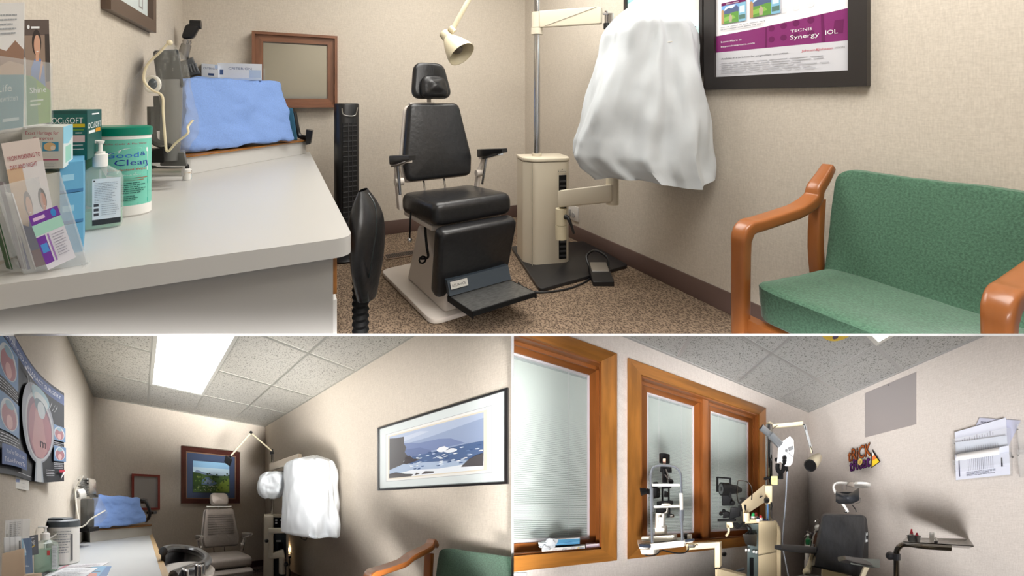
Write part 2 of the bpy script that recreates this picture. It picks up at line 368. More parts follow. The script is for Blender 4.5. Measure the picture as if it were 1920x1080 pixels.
def person_pic(x0, y0, x1, y1, shirt, hair=(50, 38, 34), skin=(214, 166, 140)):
    w_, h_ = x1-x0, y1-y0; s_ = lambda u, v: (x0+u*w_, y0+v*h_)
    e = lambda u, v, a, b: [(x0+(u+a*cos(2*pi*i/18))*w_, y0+(v+b*sin(2*pi*i/18))*h_) for i in range(18)]
    return [(hair, e(.5, .78, .2, .2)), (shirt, [s_(.2, 0), s_(.85, 0), s_(.8, .4), s_(.65, .54), s_(.4, .54), s_(.24, .4)]), (skin, [s_(.44, .5), s_(.58, .5), s_(.58, .65), s_(.44, .65)]), (skin, e(.52, .74, .14, .16)), ((240, 236, 232), [s_(.47, .655), s_(.57, .655), s_(.55, .64), s_(.49, .64)]), (skin, [s_(.6, .2), s_(.75, .45), s_(.68, .52), s_(.56, .26)])]
def fb(R, bl, br, tr, tl, t, d):
    """block whose near face has the four given corners at distance t (number or four), d metres deep"""
    ts = t if isinstance(t, (list, tuple)) else [t]*4; aw = V((R.e[1], R.d[1], 0))*d
    a, b, c, e = [R.P(x, y, t=tt) for (x, y), tt in zip((bl, br, tr, tl), ts)]
    return [a, b, b+aw, a+aw, e, c, c+aw, e+aw]
def fbox(R, x0, y0, x1, y1, t, d): return fb(R, (x0, y1), (x1, y1), (x1, y0), (x0, y0), t, d)
def printmap(mb, items, fn, sub=8, step=.00009, rough=.6):
    """printed artwork laid on a curved sheet; fn(u, v, lift) gives the point"""
    for n_, it in enumerate(items):
        mb.use(flat(it[0], rough)); tmp = MB(None)
        if isinstance(it[1], str): txt_into(tmp, it[1], V((it[2], it[3], 0)), V((1, 0, 0)), V((0, 1, 0)), it[4], it[5])
        else:
            p = it[1]; p = [(p[0][0], p[0][1]), (p[1][0], p[0][1]), (p[1][0], p[1][1]), (p[0][0], p[1][1])] if len(p) == 2 else p
            bm = bmesh.new(); f = bm.faces.new([bm.verts.new((x, y, 0)) for x, y in p])
            xs = [q[0] for q in p]; x = math.floor(min(xs)*48)/48
            while x < max(xs):
                if x > min(xs): bmesh.ops.bisect_plane(bm, geom=bm.verts[:]+bm.edges[:]+bm.faces[:], plane_co=(x, 0, 0), plane_no=(1, 0, 0), dist=1e-6)
                x += 1/48
            bm.verts.index_update(); tmp.add([tuple(v.co) for v in bm.verts], [[v.index for v in f.verts] for f in bm.faces]); bm.free()
        mb.add([tuple(fn(v[0], v[1], step*(n_+1))) for v in tmp.v], tmp.f)
def lines(x0, x1, y0, y1, n, col, th=.4, seed=1):
    """rows of small print"""
    rn = random.Random(seed); out = []; dy = (y1-y0)/n
    for i in range(n):
        y = y1-dy*(i+1)+dy*(1-th)/2; x = x0
        e = x1-(x1-x0)*rn.random()*.3
        while x < e:
            w_ = (x1-x0)*(.05+.12*rn.random()); out.append((col, [(x, y), (min(x+w_, e), y+dy*th)])); x += w_+(x1-x0)*.02
    return out
def frame_mb(O, U, W, N, wd, dp, mat, lip=None, lipmat=None):
    """picture frame of four mitred rails round the rectangle O, O+U, O+U+W, O+W; N points into the room"""
    O, U, W, N = V(O), V(U), V(W), V(N).normalized(); u, w_ = U.normalized(), W.normalized(); mb = MB(mat)
    def rails(a, b, z0, z1):
        cs = [(0, 0, 1, 1), (1, 0, -1, 1), (1, 1, -1, -1), (0, 1, 1, -1)]
        out = [O+U*c[0]+W*c[1]+u*c[2]*a+w_*c[3]*a for c in cs]; inn = [O+U*c[0]+W*c[1]+u*c[2]*b+w_*c[3]*b for c in cs]
        for i in range(4):
            j = (i+1) % 4; q = [out[i], out[j], inn[j], inn[i]]; ax = (out[j]-out[i]).normalized(); sd = N.cross(ax)
            vs = [p+N*z0 for p in q]+[p+N*z1 for p in q]; k = random.random()*5
            mb.add(vs, [(0, 3, 2, 1), (4, 5, 6, 7), (0, 1, 5, 4), (1, 2, 6, 5), (2, 3, 7, 6), (3, 0, 4, 7)], None, [((p-out[i]).dot(ax)+k, (p-out[i]).dot(sd), (p-out[i]).dot(N)) for p in vs])
    rails(0, wd, 0, dp)
    if lip: mb.use(lipmat or mat); rails(wd, wd+lip, 0, dp*.7)
    return mb
def carton(R, name, c8, mat, label, cat='box', group=None, faces=None, parent=None):
    mb = MB(mat); mb.hexa(c8)
    o = put(R, name, mb, parent, smooth=False)
    if o and parent is None: tag(o, label, cat, group)
    return o
def boxc(p0, ang, w_, d_, h_):
    """corners of an upright box: p0 = bottom corner nearest left-front, ang = plan turn (deg)"""
    a = radians(ang); ux, uy = V((cos(a), sin(a), 0)), V((-sin(a), cos(a), 0)); p0 = V(p0); b = [p0, p0+ux*w_, p0+ux*w_+uy*d_, p0+uy*d_]
    return b+[x+V((0, 0, h_)) for x in b]
def face_of(c8, i):
    """(O, U, W, N) of side face i of a block (0 front, 1 right, 2 back, 3 left)"""
    c = [V(x) for x in c8]; j = (i+1) % 4; U = c[j]-c[i]; W = c[i+4]-c[i]; return c[i], U, W, U.cross(W)
def printed(R, name, mb_list_face, bgc, items, parent, inset=0, **k):
    O, U, W, N = mb_list_face; return put(R, name, sheet_mb(O+N.normalized()*.0004, U, W, N, bgc, items, th=.0003, **k), parent, smooth=False)
def drape(R, mat, t, prof, thick, folds=9, amp=.012, seed=0, n=72, hem=.02, power=2.4, push=(0, 0), rows=46, foldlow=1.0):
    """loose cloth cover: horizontal loops whose left and right edges follow prof [(y, xl, xr)] at distance t"""
    mb = MB(mat); out = []; pr = prof
    for k in range(rows+1):
        f = k/rows; y = pr[0][0]+(pr[-1][0]-pr[0][0])*f
        for i in range(len(pr)-1):
            if pr[i][0] <= y <= pr[i+1][0]+1e-6:
                g = (y-pr[i][0])/((pr[i+1][0]-pr[i][0]) or 1); xl = pr[i][1]+(pr[i+1][1]-pr[i][1])*g; xr = pr[i][2]+(pr[i+1][2]-pr[i][2])*g; break
        out.append((y, xl, xr))
    # horizontal axes of the room as seen by the photographer: side and away
    sd = V((R.e[0], R.d[0], 0)); aw = V((R.e[1], R.d[1], 0)); vs = []
    for k, (y, xl, xr) in enumerate(out):
        f = k/rows; c = R.P((xl+xr)/2, y, t=t); a = (xr-xl)/2*t/R.f; b = thick*(.15+.85*min(1, a/(thick*.9)))
        for j in range(n):
            th = 2*pi*j/n; cs, sn = cos(th), sin(th); q = (abs(cs)**power+abs(sn)**power)**(-1/power)
            nz = noise.noise(V((cs*1.7+seed, sn*1.7, f*2.2)))*amp*2.2+noise.noise(V((cs*6+seed, sn*6, f*6)))*amp*.9
            fo = (1-2*abs(sin(.5*(th*folds+3.2*noise.noise(V((cs+seed, sn, f*1.3)))))))*amp*1.3*(.15+f**foldlow)
            rr = 1+(nz+fo)/max(a, .03)*.35
            z = hem*sin(th*3+seed)*(1 if k == rows else 0)+noise.noise(V((cs*2, sn*2+seed, f*9)))*.006
            vs.append(c+sd*(a*cs*q*rr+push[0]*f)+aw*(b*sn*q*(1+(nz+fo)/b*.6)+push[1]*f)+V((0, 0, z)))
    fs = [[k*n+j, k*n+(j+1) % n, (k+1)*n+(j+1) % n, (k+1)*n+j] for k in range(rows) for j in range(n)]; fs.append(list(range(n)))
    mb.add([tuple(v) for v in vs], fs); return mb
# ---------------------------------------------------------------- thin white slabs between the rooms (world metres)
def slab(name, quads, y0=2.3):
    mb = MB(white_paint); vs = []
    for Y in (y0, 14):
        for (x, y) in quads: vs.append(((x-CX0)/F0*Y, Y, CAMZ+(HY0-y)/F0*Y))
    bm = bmesh.new(); b = [bm.verts.new(v) for v in vs]
    for f in [(0, 1, 2, 3), (7, 6, 5, 4), (0, 4, 5, 1), (1, 5, 6, 2), (2, 6, 7, 3), (3, 7, 4, 0)]: bm.faces.new([b[i] for i in f])
    bmesh.ops.recalc_face_normals(bm, faces=bm.faces[:]); me = bpy.data.meshes.new(name); bm.to_mesh(me); bm.free(); me.materials.append(white_paint)
    o = bpy.data.objects.new(name, me); coll.objects.link(o); o['kind'] = 'structure'; return o
slab('trim_1', [(-500, 625.6), (2420, 625.6), (2420, 629.9), (-500, 629.9)])
slab('trim_2', [(958.6, 629.9), (963.4, 629.9), (963.4, 1500), (958.6, 1500)], 2.7)

# ================================================================ UPPER ROOM
PW, QW = 2.13, 3.83      # side wall on the right, back wall
LW = -.625
struct(A, 'wall_back', MB(wall_mat).box(LW-.1, QW, 0, PW+.1, QW+.1, 2.6))
struct(A, 'wall_right', MB(wall_mat).box(PW, -.9, 0, PW+.1, QW, 2.6))
struct(A, 'wall_left', MB(wall_mat).box(LW-.1, .4, 0, LW, QW, 2.6))
def world_box(name, x0, y0, z0, x1, y1, z1, mat):
    mb = MB(mat).box(x0, y0, z0, x1, y1, z1); me = bpy.data.meshes.new(name); me.from_pydata(mb.v, [], mb.f); me.materials.append(mat); o = bpy.data.objects.new(name, me); coll.objects.link(o); o['kind'] = 'structure'; return o
world_box('ceiling', -6, -.14, 2.6, 5, 4.9, 2.65, M('ceiling_white', (214, 212, 206), .8))  # upper room's unseen ceiling, put in to block the added spots
pw = M('plain_wall', (203, 194, 181), .8)
world_box('wall_front_shield', -6, -.14, 1.17, 6, -.09, 2.6, pw)       # unseen wall added to keep the spots off the upper room
world_box('wall_shield_left', -8, -.14, -8, -1.0, -.09, 1.17, pw); world_box('wall_shield_right', 1.05, -.14, -8, 8, -.09, 1.17, pw)  # unseen panels added to stop the spots leaking between the lower rooms
def floor_mb(mat, x0, y0, x1, y1): return MB(mat).add([(x0, y0, -.05), (x1, y0, -.05), (x1, y1, -.05), (x0, y1, -.05), (x0, y0, 0), (x1, y0, 0), (x1, y1, 0), (x0, y1, 0)], [(0, 3, 2, 1), (4, 5, 6, 7), (0, 1, 5, 4), (1, 2, 6, 5), (2, 3, 7, 6), (3, 0, 4, 7)])
struct(A, 'floor', floor_mb(carpet('loop_carpet', (70, 58, 50), (146, 127, 108)), LW, .4, PW, QW))
struct(A, 'baseboard_back', MB(base_mat).box(LW, QW-.012, 0, PW-.012, QW, .115, None, .003))
struct(A, 'baseboard_right', MB(base_mat).box(PW-.012, .4, 0, PW, QW, .115, None, .003))

# desk
T = .736
desk = thing(A, 'reception_desk', 'white laminate desk in the upper room with dropper bottle and riser on it', 'desk', (-.2, 2.4, 0))
mb = MB(lam); mb.prism(rpoly([(LW, 1.403), (.188, 1.403), (.188, QW), (LW, QW)], [.001, .055, .02, .001], 8), T-.056, T); put(A, 'worktop', mb, desk)
mb = MB(M('laminate_panel', (170, 168, 164), .4)); mb.box(LW, 1.435, 0, .135, 1.455, T-.056); mb.box(LW+.02, 1.455, 0, LW+.04, QW-.03, T-.056); put(A, 'front_panel', mb, desk)
mb = MB(M('drawer_white', (214, 211, 207), .4)); mb.box(-.35, 1.457, .06, .13, 1.95, T-.058); put(A, 'drawer_pedestal', mb, desk)
for z0, z1, mm in ((.545, .665, oak), (.31, .53, lam), (.07, .295, lam)):
    d_ = MB(mm).box(.131, 1.47, z0, .15, 1.93, z1, None, .004); put(A, 'drawer', d_, desk)
# riser on the desk in the far corner
mb = MB(lam); ra, rb = A.P(357, 327, h=T), A.P(573, 288, h=T); H_ = .105
def shelf_poly(a, b, off=0): return [(a[0]+off, a[1]), (b[0], b[1]), (b[0], QW-.01), (LW+.01, QW-.01), (LW+.01, a[1]-.02)]
riser = thing(A, 'corner_riser', 'low white riser with oak edge under the blue towel on the desk', 'riser', (-.2, 3.5, T))
mb.prism(shelf_poly(ra, rb), T+.001, T+H_-.008); put(A, 'body', mb, riser)
mb = MB(oak); mb.prism(shelf_poly(ra+V((.012, -.012, 0)), rb+V((.012, -.012, 0))), T+H_-.008, T+H_); put(A, 'oak_top', mb, riser)

# blue towel over an instrument
TL, TRr, BR, BL = A.P(352, 146, t=2.62), A.P(527, 152, t=3.22), A.P(557, 263, t=3.17), A.P(347, 287, t=2.47)
bk = V((-.2, .22, 0))
tw = MB(towel_mat); tw.hexa([BL, BR, BR+V((-.12, .14, 0)), BL+bk, TL, TRr, TRr+V((-.14, .12, 0)), TL+bk*.8], 26, .07, .022, 7)
tag(put(A, 'blue_towel', tw.clamp(LW+.01, None, QW-.01)), 'light blue towel draped over a boxy instrument on the upper room desk', 'towel')
ins = thing(A, 'covered_field_tester', 'teal and black end of the instrument poking out under the upper blue towel', 'instrument', A.P(560, 265, t=3.3))
t0 = 3.33; c = [A.P(535, 268, t=t0), A.P(558, 262, t=t0), A.P(558, 262, t=t0+.1), A.P(535, 268, t=t0+.1), A.P(530, 200, t=t0), A.P(549, 203, t=t0), A.P(549, 203, t=t0+.1), A.P(530, 200, t=t0+.1)]
put(A, 'housing', MB(M('teal_housing', (62, 112, 140), .4)).hexa(c, 1, .06), ins)
mb = MB(black_pl); pts = [A.P(551, 210, t=3.36), A.P(556, 235, t=3.36), A.P(562, 255, t=3.36), A.P(580, 258, t=3.36)]; mb.tube(pts, .018, 8, sub=4); mb.hexa([A.P(x, y, t=t_) for x, y, t_ in ((573, 272, 3.3), (582, 270, 3.3), (584, 268, 3.42), (575, 270, 3.42), (574, 243, 3.3), (586, 246, 3.3), (588, 244, 3.42), (576, 242, 3.42))]); put(A, 'chin_rest', mb, ins)

# glove cartons on top of the towel bundle
for i, (x0, y0, x1, y1, t_, nm) in enumerate(((378, 146, 409, 119, 3.0, 'CRITERION'), (407, 149, 491, 118, 3.05, 'CRITERION'))):
    c = [A.P(x0, y0, t=t_), A.P(x1, y0+2, t=t_+.02), A.P(x1, y0+2, t=t_+.2), A.P(x0, y0, t=t_+.2)]; hh = (y0-y1)/830*t_
    c8 = c+[v+V((0, 0, hh)) for v in c]
    g = put(A, 'glove_carton', MB(M('carton_white', (232, 236, 242), .5)).hexa(c8), None, smooth=False)
    tag(g, 'small white glove carton end-on beside the CRITERION carton' if i == 0 else 'long white CRITERION glove carton above the blue towel', 'carton', 'glove cartons on the instrument')
    f = face_of(c8, 0); dk = (60, 84, 130)
    printed(A, 'front_print', f, (232, 236, 242), [((205, 220, 240), [(0, 0), (1, .12)]), (dk, nm, .25 if i else .1, .62, .2, .52 if i else .8), (dk, [(.06, .3), (.14, .6)]) if i else (dk, [(.4, .2), (.75, .36)]), ((188, 208, 236), [(.72, .15), (.98, .62)]) if i else ((188, 208, 236), [(.8, .7), (.98, .95)])], g)

# instrument under a clear dust cover (slit lamp end), with charger and two handles behind
t0 = 2.12
slit = thing(A, 'table_microscope', 'grey and black microscope under the clear dust cover in the upper room', 'microscope', A.P(320, 300, t=t0))
def pp(R, t): return lambda x, y, dt=0: R.P(x, y, t=t+dt)
g = pp(A, t0)
mb = MB(M('slate_plastic', (44, 50, 56), .4)); mb.hexa([g(296, 165), g(345, 165), g(345, 165, .14), g(296, 165, .14), g(286, 95), g(335, 92), g(335, 92, .14), g(286, 95, .14)], 1, .1); put(A, 'head', mb, slit)
mb = MB(M('grey_casting', (104, 104, 102), .4)); mb.tube([g(318, 150), g(322, 200), g(318, 300)], [.05, .042, .04], 14); mb.hexa([g(300, 312), g(352, 312), g(352, 305, .16), g(300, 305, .16), g(300, 285), g(346, 285), g(346, 280, .16), g(300, 280, .16)], 1, .08); put(A, 'column', mb, slit)
mb = MB(black_matte); mb.tube([g(284, 200, -.05), g(286, 255, -.05), g(295, 268, -.05), g(318, 276, -.05)], .017, 8, sub=4); mb.hexa([g(281, 305, -.1), g(308, 305, -.1), g(308, 305), g(281, 305), g(281, 278, -.1), g(308, 278, -.1), g(308, 278), g(281, 278)], 1, .06); mb.tube([g(297, 180), g(300, 245)], .02, 10); put(A, 'chin_support', mb, slit)
mb = MB(M('off_white_ring', (226, 224, 216), .4)); a_ = g(286, 158, -.1); b_ = g(287, 158, -.04); mm = along(a_, b_)
n_ = 26; mb.tube([tuple(g(286+13*cos(2*pi*i/n_), 158+14*sin(2*pi*i/n_), -.1)) for i in range(n_+1)], .008, 8); put(A, 'ring', mb, slit)
mb = MB(M('dark_lens', (30, 52, 66), .1)); mb.ball(g(284, 158, -.06), .03, .02, .034); put(A, 'lens', mb, slit)
mb = MB(dull_metal); mb.cyl(g(283, 322, -.1), g(343, 322, -.06), .022, 18); mb.use(black_pl).cyl(g(278, 320, -.1), g(288, 321, -.1), .025, 18); put(A, 'joystick_barrel', mb, slit)
# dust cover
cov = drape(A, film, t0, [(84, 314, 322), (110, 290, 338), (150, 262, 345), (200, 235, 350), (230, 217, 356), (262, 240, 350), (278, 262, 336)], .17, 5, .02, 3, 48, .03, 2.2, rows=30)
cov.clamp(LW+.004); dc = put(A, 'clear_dust_cover', cov); tag(dc, 'clear plastic dust cover with cream cord over the upper room microscope', 'dust cover')
mb = MB(M('cream_cord', (226, 214, 184), .7)); mb.tube([g(318, 78, -.17), g(300, 98, -.19), g(276, 122, -.2), g(270, 150, -.2), g(284, 168, -.2), g(304, 180, -.2), g(306, 210, -.2), g(310, 262, -.2), g(314, 284, -.2), g(330, 268, -.2), g(352, 250, -.2), g(352, 238, -.18), g(362, 225, -.16)], .0048, 8, sub=5); mb.ball(g(318, 80, -.17), .012); put(A, 'cord', mb, dc)
# charger with two handles
t1 = 2.9; k = pp(A, t1)
ch = thing(A, 'charging_base', 'ribbed dark grey charging base behind the upper dust cover', 'charger', k(355, 140))
mb = MB(M('charger_grey', (86, 90, 94), .45)); mb.hexa([k(330, 148), k(378, 139), k(372, 139, .2), k(330, 148, .2), k(334, 118), k(360, 108), k(362, 106, .2), k(334, 116, .2)], 1, .08); put(A, 'body', mb, ch)
mb = MB(M('charger_light', (120, 124, 128), .45))
for i in range(5): mb.bar(k(346+i*5, 122-i, -.012), k(348+i*6, 136-i*.6, -.012), .006, .006)
put(A, 'ribs', mb, ch)
for (x0, y0, x1, y1, lb) in ((312, 88, 322, 62, 'slim black and chrome scope tip rising above the upper dust cover'), (342, 110, 360, 46, 'larger black headed scope handle leaning in the upper room charger')):
    hdl = thing(A, 'diagnostic_handle', lb, 'handle instrument', k(x0, y0), 'diagnostic handles in the charger'); a, b = k(x0, y0), k(x1, y1); L = b-a
    mb = MB(dull_metal); mb.cyl(a, a+L*.42, .032, 16, r2=.028); put(A, 'grip', mb, hdl)
    mb = MB(chrome); mb.cyl(a+L*.42, a+L*.56, .022, 16); mb.cyl(a+L*.47, a+L*.51, .026, 16); put(A, 'neck', mb, hdl)
    mb = MB(black_pl)
    if y1 < 60: mb.hexa([a+L*.58+V((x, y, 0)) for x, y in ((-.035, -.03), (.03, -.03), (.03, .03), (-.035, .03))]+[b+V((x, y, z)) for x, y, z in ((-.03, -.03, .0), (.05, -.03, .0), (.05, .03, .0), (-.03, .03, 0))], 1, .22); mb.cyl(b+V((-.01, 0, 0)), b+V((.05, 0, .002)), .03, 12)
    else: mb.cyl(a+L*.56, b, .035, 14, r2=.02); mb.tube([b, b+V((.0, 0, .03)), b+V((-.01, 0, .055))], .006, 6, sub=3)
    put(A, 'head', mb, hdl)

# framed certificate on the left wall, mirror on the back wall
def wall_pic_left(R, pxs, P_): pass
O = V((LW+.001, 2.96, 1.494)); fr = thing(A, 'framed_certificate', 'brown framed certificate high on the left wall of the upper room', 'picture', O)
O = V((LW+.001, 2.25, 1.5)); U = V((0, .70, 0)); W = V((0, 0, .55)); N = V((1, 0, 0))
put(A, 'frame', frame_mb(O, U, W, N, .06, .03, M('bronze_frame', (92, 74, 62), .4)), fr)
g_ = (150, 150, 150); put(A, 'print', sheet_mb(O+U*.07+W*.09+N*.005, U*.86, W*.84, N, (212, 222, 222), [((180, 120, 120), disc(.17, .22, .05, .06)), (g_, 'AFC', .25, .2, .12, .28), (g_, [(.27, .12), (.5, .135)]), (g_, [(.72, .1), (.84, .25)]), ((212, 222, 222), [(.74, .12), (.82, .23)]), (g_, [(.2, .5), (.8, .515)]), (g_, [(.3, .6), (.7, .612)])]), fr)
O = V((-.2, QW-.001, 1.085)); U = V((.585, 0, 0)); W = V((0, 0, .565)); N = V((0, -1, 0))
mr = thing(A, 'box_mirror', 'square mirror in a deep walnut box frame on the back wall', 'mirror', O)
wal = wood('walnut_frame', (138, 92, 66), .4, .6, 26)
put(A, 'frame', frame_mb(O, U, W, N, .02, .085, wal, .05, wal), mr)
put(A, 'mirror_glass', MB(mirror_mat).box(O.x+.04, QW-.012, O.z+.04, O.x+.545, QW-.006, O.z+.525), mr)

# tower fan behind the desk corner
fn = thing(A, 'tower_fan', 'slim black tower fan standing between desk and exam chair', 'fan', (.41, 3.42, 0))
mb = MB(black_pl); mb.lathe([(.15, 0), (.155, .012), (.14, .03), (.05, .045)], 28); mb = MB(black_pl); F_ = TR(.415, 3.42, 0) @ RZ(12)
mb.lathe([(.14, 0), (.145, .012), (.12, .03), (.05, .045)], 28, F_); put(A, 'base', mb, fn)
mb = MB(black_pl); mb.prism(rpoly([(-.082, -.075), (.082, -.075), (.082, .085), (-.082, .085)], .07, 6), .04, 1.12, F_, .012); put(A, 'body', mb, fn)
mb = MB(M('grille_dark', (12, 12, 13), .6)); mb.box(-.055, -.082, .18, .045, -.07, .98, F_); put(A, 'grille', mb, fn)
mb = MB(M('grille_slat', (62, 62, 64), .4))
for i in range(22): mb.box(-.055, -.088, .2+i*.036, .045, -.08, .205+i*.036, F_)
for x in (-.02, .01): mb.box(x, -.087, .18, x+.004, -.08, .98, F_)
put(A, 'grille_bars', mb, fn)
mb = MB(dull_metal); mb.tube([(-.06, -.078, 1.085), (-.055, -.085, 1.045), (-.02, -.09, 1.03), (.03, -.09, 1.035), (.05, -.082, 1.09)], .004, 6, F_, sub=4); put(A, 'trim_loop', mb, fn)

# stool with curved backrest seen edge-on beside the desk
st = thing(A, 'operator_stool', 'black vinyl stool with curved backrest tucked beside the upper desk', 'stool', A.P(683, 700, t=1.9))
t0 = 1.9; k = pp(A, t0)
mb = MB(black_vinyl)
def bkf(u, v):
    a = 2*pi*u; yy = 356+v*200; hw = 30*(sin(min(1, v*2.6+.12)*pi/2))*(1-.45*v); cx_ = 681+7*v+6*sin(pi*v); c_ = k(cx_, yy)
    sd = V((A.e[0], A.d[0], 0)); aw = V((A.e[1], A.d[1], 0)); r_ = max(hw, .4)*t0/830; return c_+sd*(r_*cos(a))+aw*(.17*sin(a)*(sin(pi*min(.97, v*.8+.08))))
mb.grid(bkf, 30, 26, wrap=True); o = put(A, 'backrest', mb, st, sharp=60)
mb = MB(M('black_seam', (44, 52, 54), .4)); mb.tube([k(690, 362, -.1), k(703, 385, -.13), k(706, 420, -.15), k(700, 470, -.15), k(692, 520, -.1)], .003, 6, sub=5); put(A, 'piping', mb, st)
mb = MB(black_matte)
z1, z0 = k(676, 545).z, k(676, 640).z; c_ = k(676, 600)
prof = []; nb = 16
for i in range(nb*2+1): prof.append((.036 if i % 2 else .029, z0-.2+(z1-z0+.25)*i/(nb*2)))
mb.lathe(prof, 20, TR(c_.x, c_.y, 0)); put(A, 'bellows_post', mb, st)
mb = MB(black_pl); mb.hexa([k(690, 500), k(702, 495), k(702, 495, .05), k(690, 500, .05), k(690, 478), k(702, 476), k(702, 476, .05), k(690, 478, .05)], 1, .2); put(A, 'adjuster_knob', mb, st)

# ---------------------------------------------------------------- examination chair (used for all three rooms)
def exam_chair(R, org, yaw, label, vinyl, frame, o_):
    F = TR(*org) @ RZ(yaw); root = thing(R, 'exam_chair', label, 'chair', org, None); g = o_.get
    if g('base', True):
        put(R, 'floor_plate', MB(frame).prism(rpoly([(-.28, -.38), (.28, -.38), (.28, .44), (-.28, .44)], .07, 6), .002, .03, F, .008), root)
        mb = MB(frame); mb.hexa([(-.19, -.34, .03), (.17, -.34, .03), (.19, .2, .03), (-.19, .2, .03), (-.17, -.3, .2), (.17, -.3, .2), (.15, .12, .38), (-.15, .12, .38)], 1, .05, m=F); mb.box(-.12, -.1, .38, .12, .2, g('sh', .6)-.14, F, .02); put(R, 'pump_column', mb, root)
    sh = g('sh', .60); sw = g('sw', .25)
    mb = MB(vinyl); Fs = F @ TR(0, 0, sh) @ RX(g('stilt', -3))
    ol = rpoly([(-sw, -.33), (sw, -.33), (sw*.97, .16), (-sw*.97, .16)], [.05, .05, .04, .04], 5)
    mb.pillow(ol, .125, .045, Fs @ TR(0, 0, -.125), .012); put(R, 'seat', mb, root)
    mb = MB(frame); mb.box(-sw*.9, -.25, sh-.15, sw*.9, .16, sh-.12, F, .01); put(R, 'seat_frame', mb, root)
    bt = g('btilt', 12); Fb = F @ TR(0, g('by', .16), sh+g('bz', .05)) @ RX(90-bt)
    bh, bw, tw_ = g('bh', .50), g('bw', .235), g('btw', .175)
    ol = rpoly([(-bw*.92, 0), (bw*.92, 0), (bw, .12), (tw_, bh), (-tw_, bh), (-bw, .12)], [.04, .04, .1, .05, .05, .1], 6)
    mb = MB(vinyl); mb.pillow(ol, .07, .03, Fb, .012)
    if g('pleats'):
        mb.use(M('pleat_shade', (112, 104, 98), .5))
        for i in range(9): mb.box(-.17, bh*(.33+.06*i), .0755, .17, bh*(.33+.06*i)+.003, .0835, Fb)
    put(R, 'backrest', mb, root)
    put(R, 'back_shell', MB(g('shellm', frame)).pillow([(x*1.03, y*1.01-.003) for x, y in ol], .03, .012, Fb @ TR(0, 0, -.03)), root)
    mb = MB(chrome); 
    for x in (-.09, .05): mb.cyl(F @ V((x, .13, sh-.06)), F @ V((x, .2, sh+.12)), .006, 8)
    put(R, 'back_rods', mb, root)
    # headrest
    hr = g('head', 'wing'); Fh = Fb @ TR(0, bh+g('hgap', .02), g('hoff', .0)) @ RX(g('htilt', -2))
    if hr == 'wing':
        ol = rpoly([(-.145, .02), (.145, .02), (.105, .265), (-.105, .265)], [.06, .06, .07, .07], 6)
        hd = put(R, 'headrest', MB(vinyl).pillow(ol, .055, .025, Fh, .004), root)
        mb = MB(vinyl); mb.pillow(rpoly([(-.10, .015), (.10, .015), (.085, .165), (-.085, .165)], [.05, .05, .07, .07], 5), .06, .035, Fh @ TR(0, 0, .045), .022); put(R, 'neck_pad', mb, hd)
        mb = MB(M('stitch_grey', (64, 64, 66), .5))
        for i in range(-2, 3): mb.box(i*.008-.0008, .17, .0575, i*.008+.0008, .25, .0592, Fh)
        put(R, 'stitching', mb, hd)
        mb = MB(frame); mb.box(-.15, -.006, -.02, .02, .012, .02, Fb @ TR(0, bh, 0), .004); mb.cyl(Fb @ V((0, bh-.1, -.03)), Fh @ V((0, .05, -.02)), .014, 10); put(R, 'headrest_bar', mb, root)
    elif hr == 'oval':
        hd = put(R, 'headrest', MB(vinyl).pillow(rpoly([(-.125, .0), (.125, .0), (.125, .17), (-.125, .17)], .07, 7), .09, .04, Fh, .012), root)
        mb = MB(white_pl); mb.box(-.17, -.014, 0, .17, .0, .03, Fh, .004); mb.cyl(Fb @ V((0, bh-.1, -.03)), Fh @ V((0, .05, -.02)), .014, 10); put(R, 'headrest_bar', mb, root)
    # armrests
    for s_ in (-1, 1):
        ax = g('ax', .30); az = sh+g('az', .2); yy = g('ay', .10)
        sx = s_*ax; rot = F @ TR(sx, yy, az) @ RZ(g('aswing', 0)*s_) @ RX(g('atilt', -5))
        mb = MB(black_pl if g('padm') is None else o_['padm']); mb.strip([(0, .03, .0), (0, -.04, .004), (0, -.16, .014), (0, -.27, .02)], [.05, .058, .05, .04], [.055, .05, .034, .024], rot, (1, 0, 0)); pad = put(R, 'armrest', mb, root)
        mb = MB(chrome if g('padm') is None else frame); mb.strip([(0, .02, -.034), (0, -.06, -.028), (0, -.22, -.002)], .04, .014, rot, (1, 0, 0)); put(R, 'under_plate', mb, pad)
        mb = MB(frame); a1 = F @ V((sx, yy-.02, az-.03)); a2 = F @ V((s_*(ax-.02), yy+.02, sh+.06)); a3 = F @ V((s_*(sw+.01), yy+.03, sh-.1)); mb.strip([a1, (a1+a2)/2, a2, a3], [.03, .03, .035, .05], .02, None, tuple((F.to_3x3() @ V((0, 1, 0))))); mb.cyl(F @ V((s_*(ax-.05), yy, sh+.07)), F @ V((s_*(ax+.0), yy, sh+.07)), .022, 14); put(R, 'arm_bracket', mb, pad)
        mb = MB(chrome); mb.cyl(F @ V((sx, yy-.05, az-.03)), F @ V((s_*(ax-.02), yy-.03, sh+.0)), .009, 8); put(R, 'arm_strut', mb, pad)
    if g('leg', True):
        Fl = F @ TR(0, -.335, sh-.105) @ RX(90+g('ltilt', 14)) @ Matrix.Diagonal((1, -1, 1, 1))
        ol = rpoly([(-sw*.97, .0), (sw*.97, .0), (sw*.9, g('lh', .335)), (-sw*.9, g('lh', .335))], [.04, .04, .03, .03], 5)
        mb = MB(vinyl); mb.pillow(ol, .09, .03, Fl @ TR(0, 0, -.02), .01)
        if g('pleats'):
            mb.use(M('pleat_shade', (112, 104, 98), .5))
            for i in range(7): mb.box(-sw*.85, .04+.035*i, .083, sw*.85, .043+.035*i, .0865, Fl @ TR(0, 0, -.005))
        put(R, 'leg_rest', mb, root)
        ft = F @ TR(0, -.46, .14)
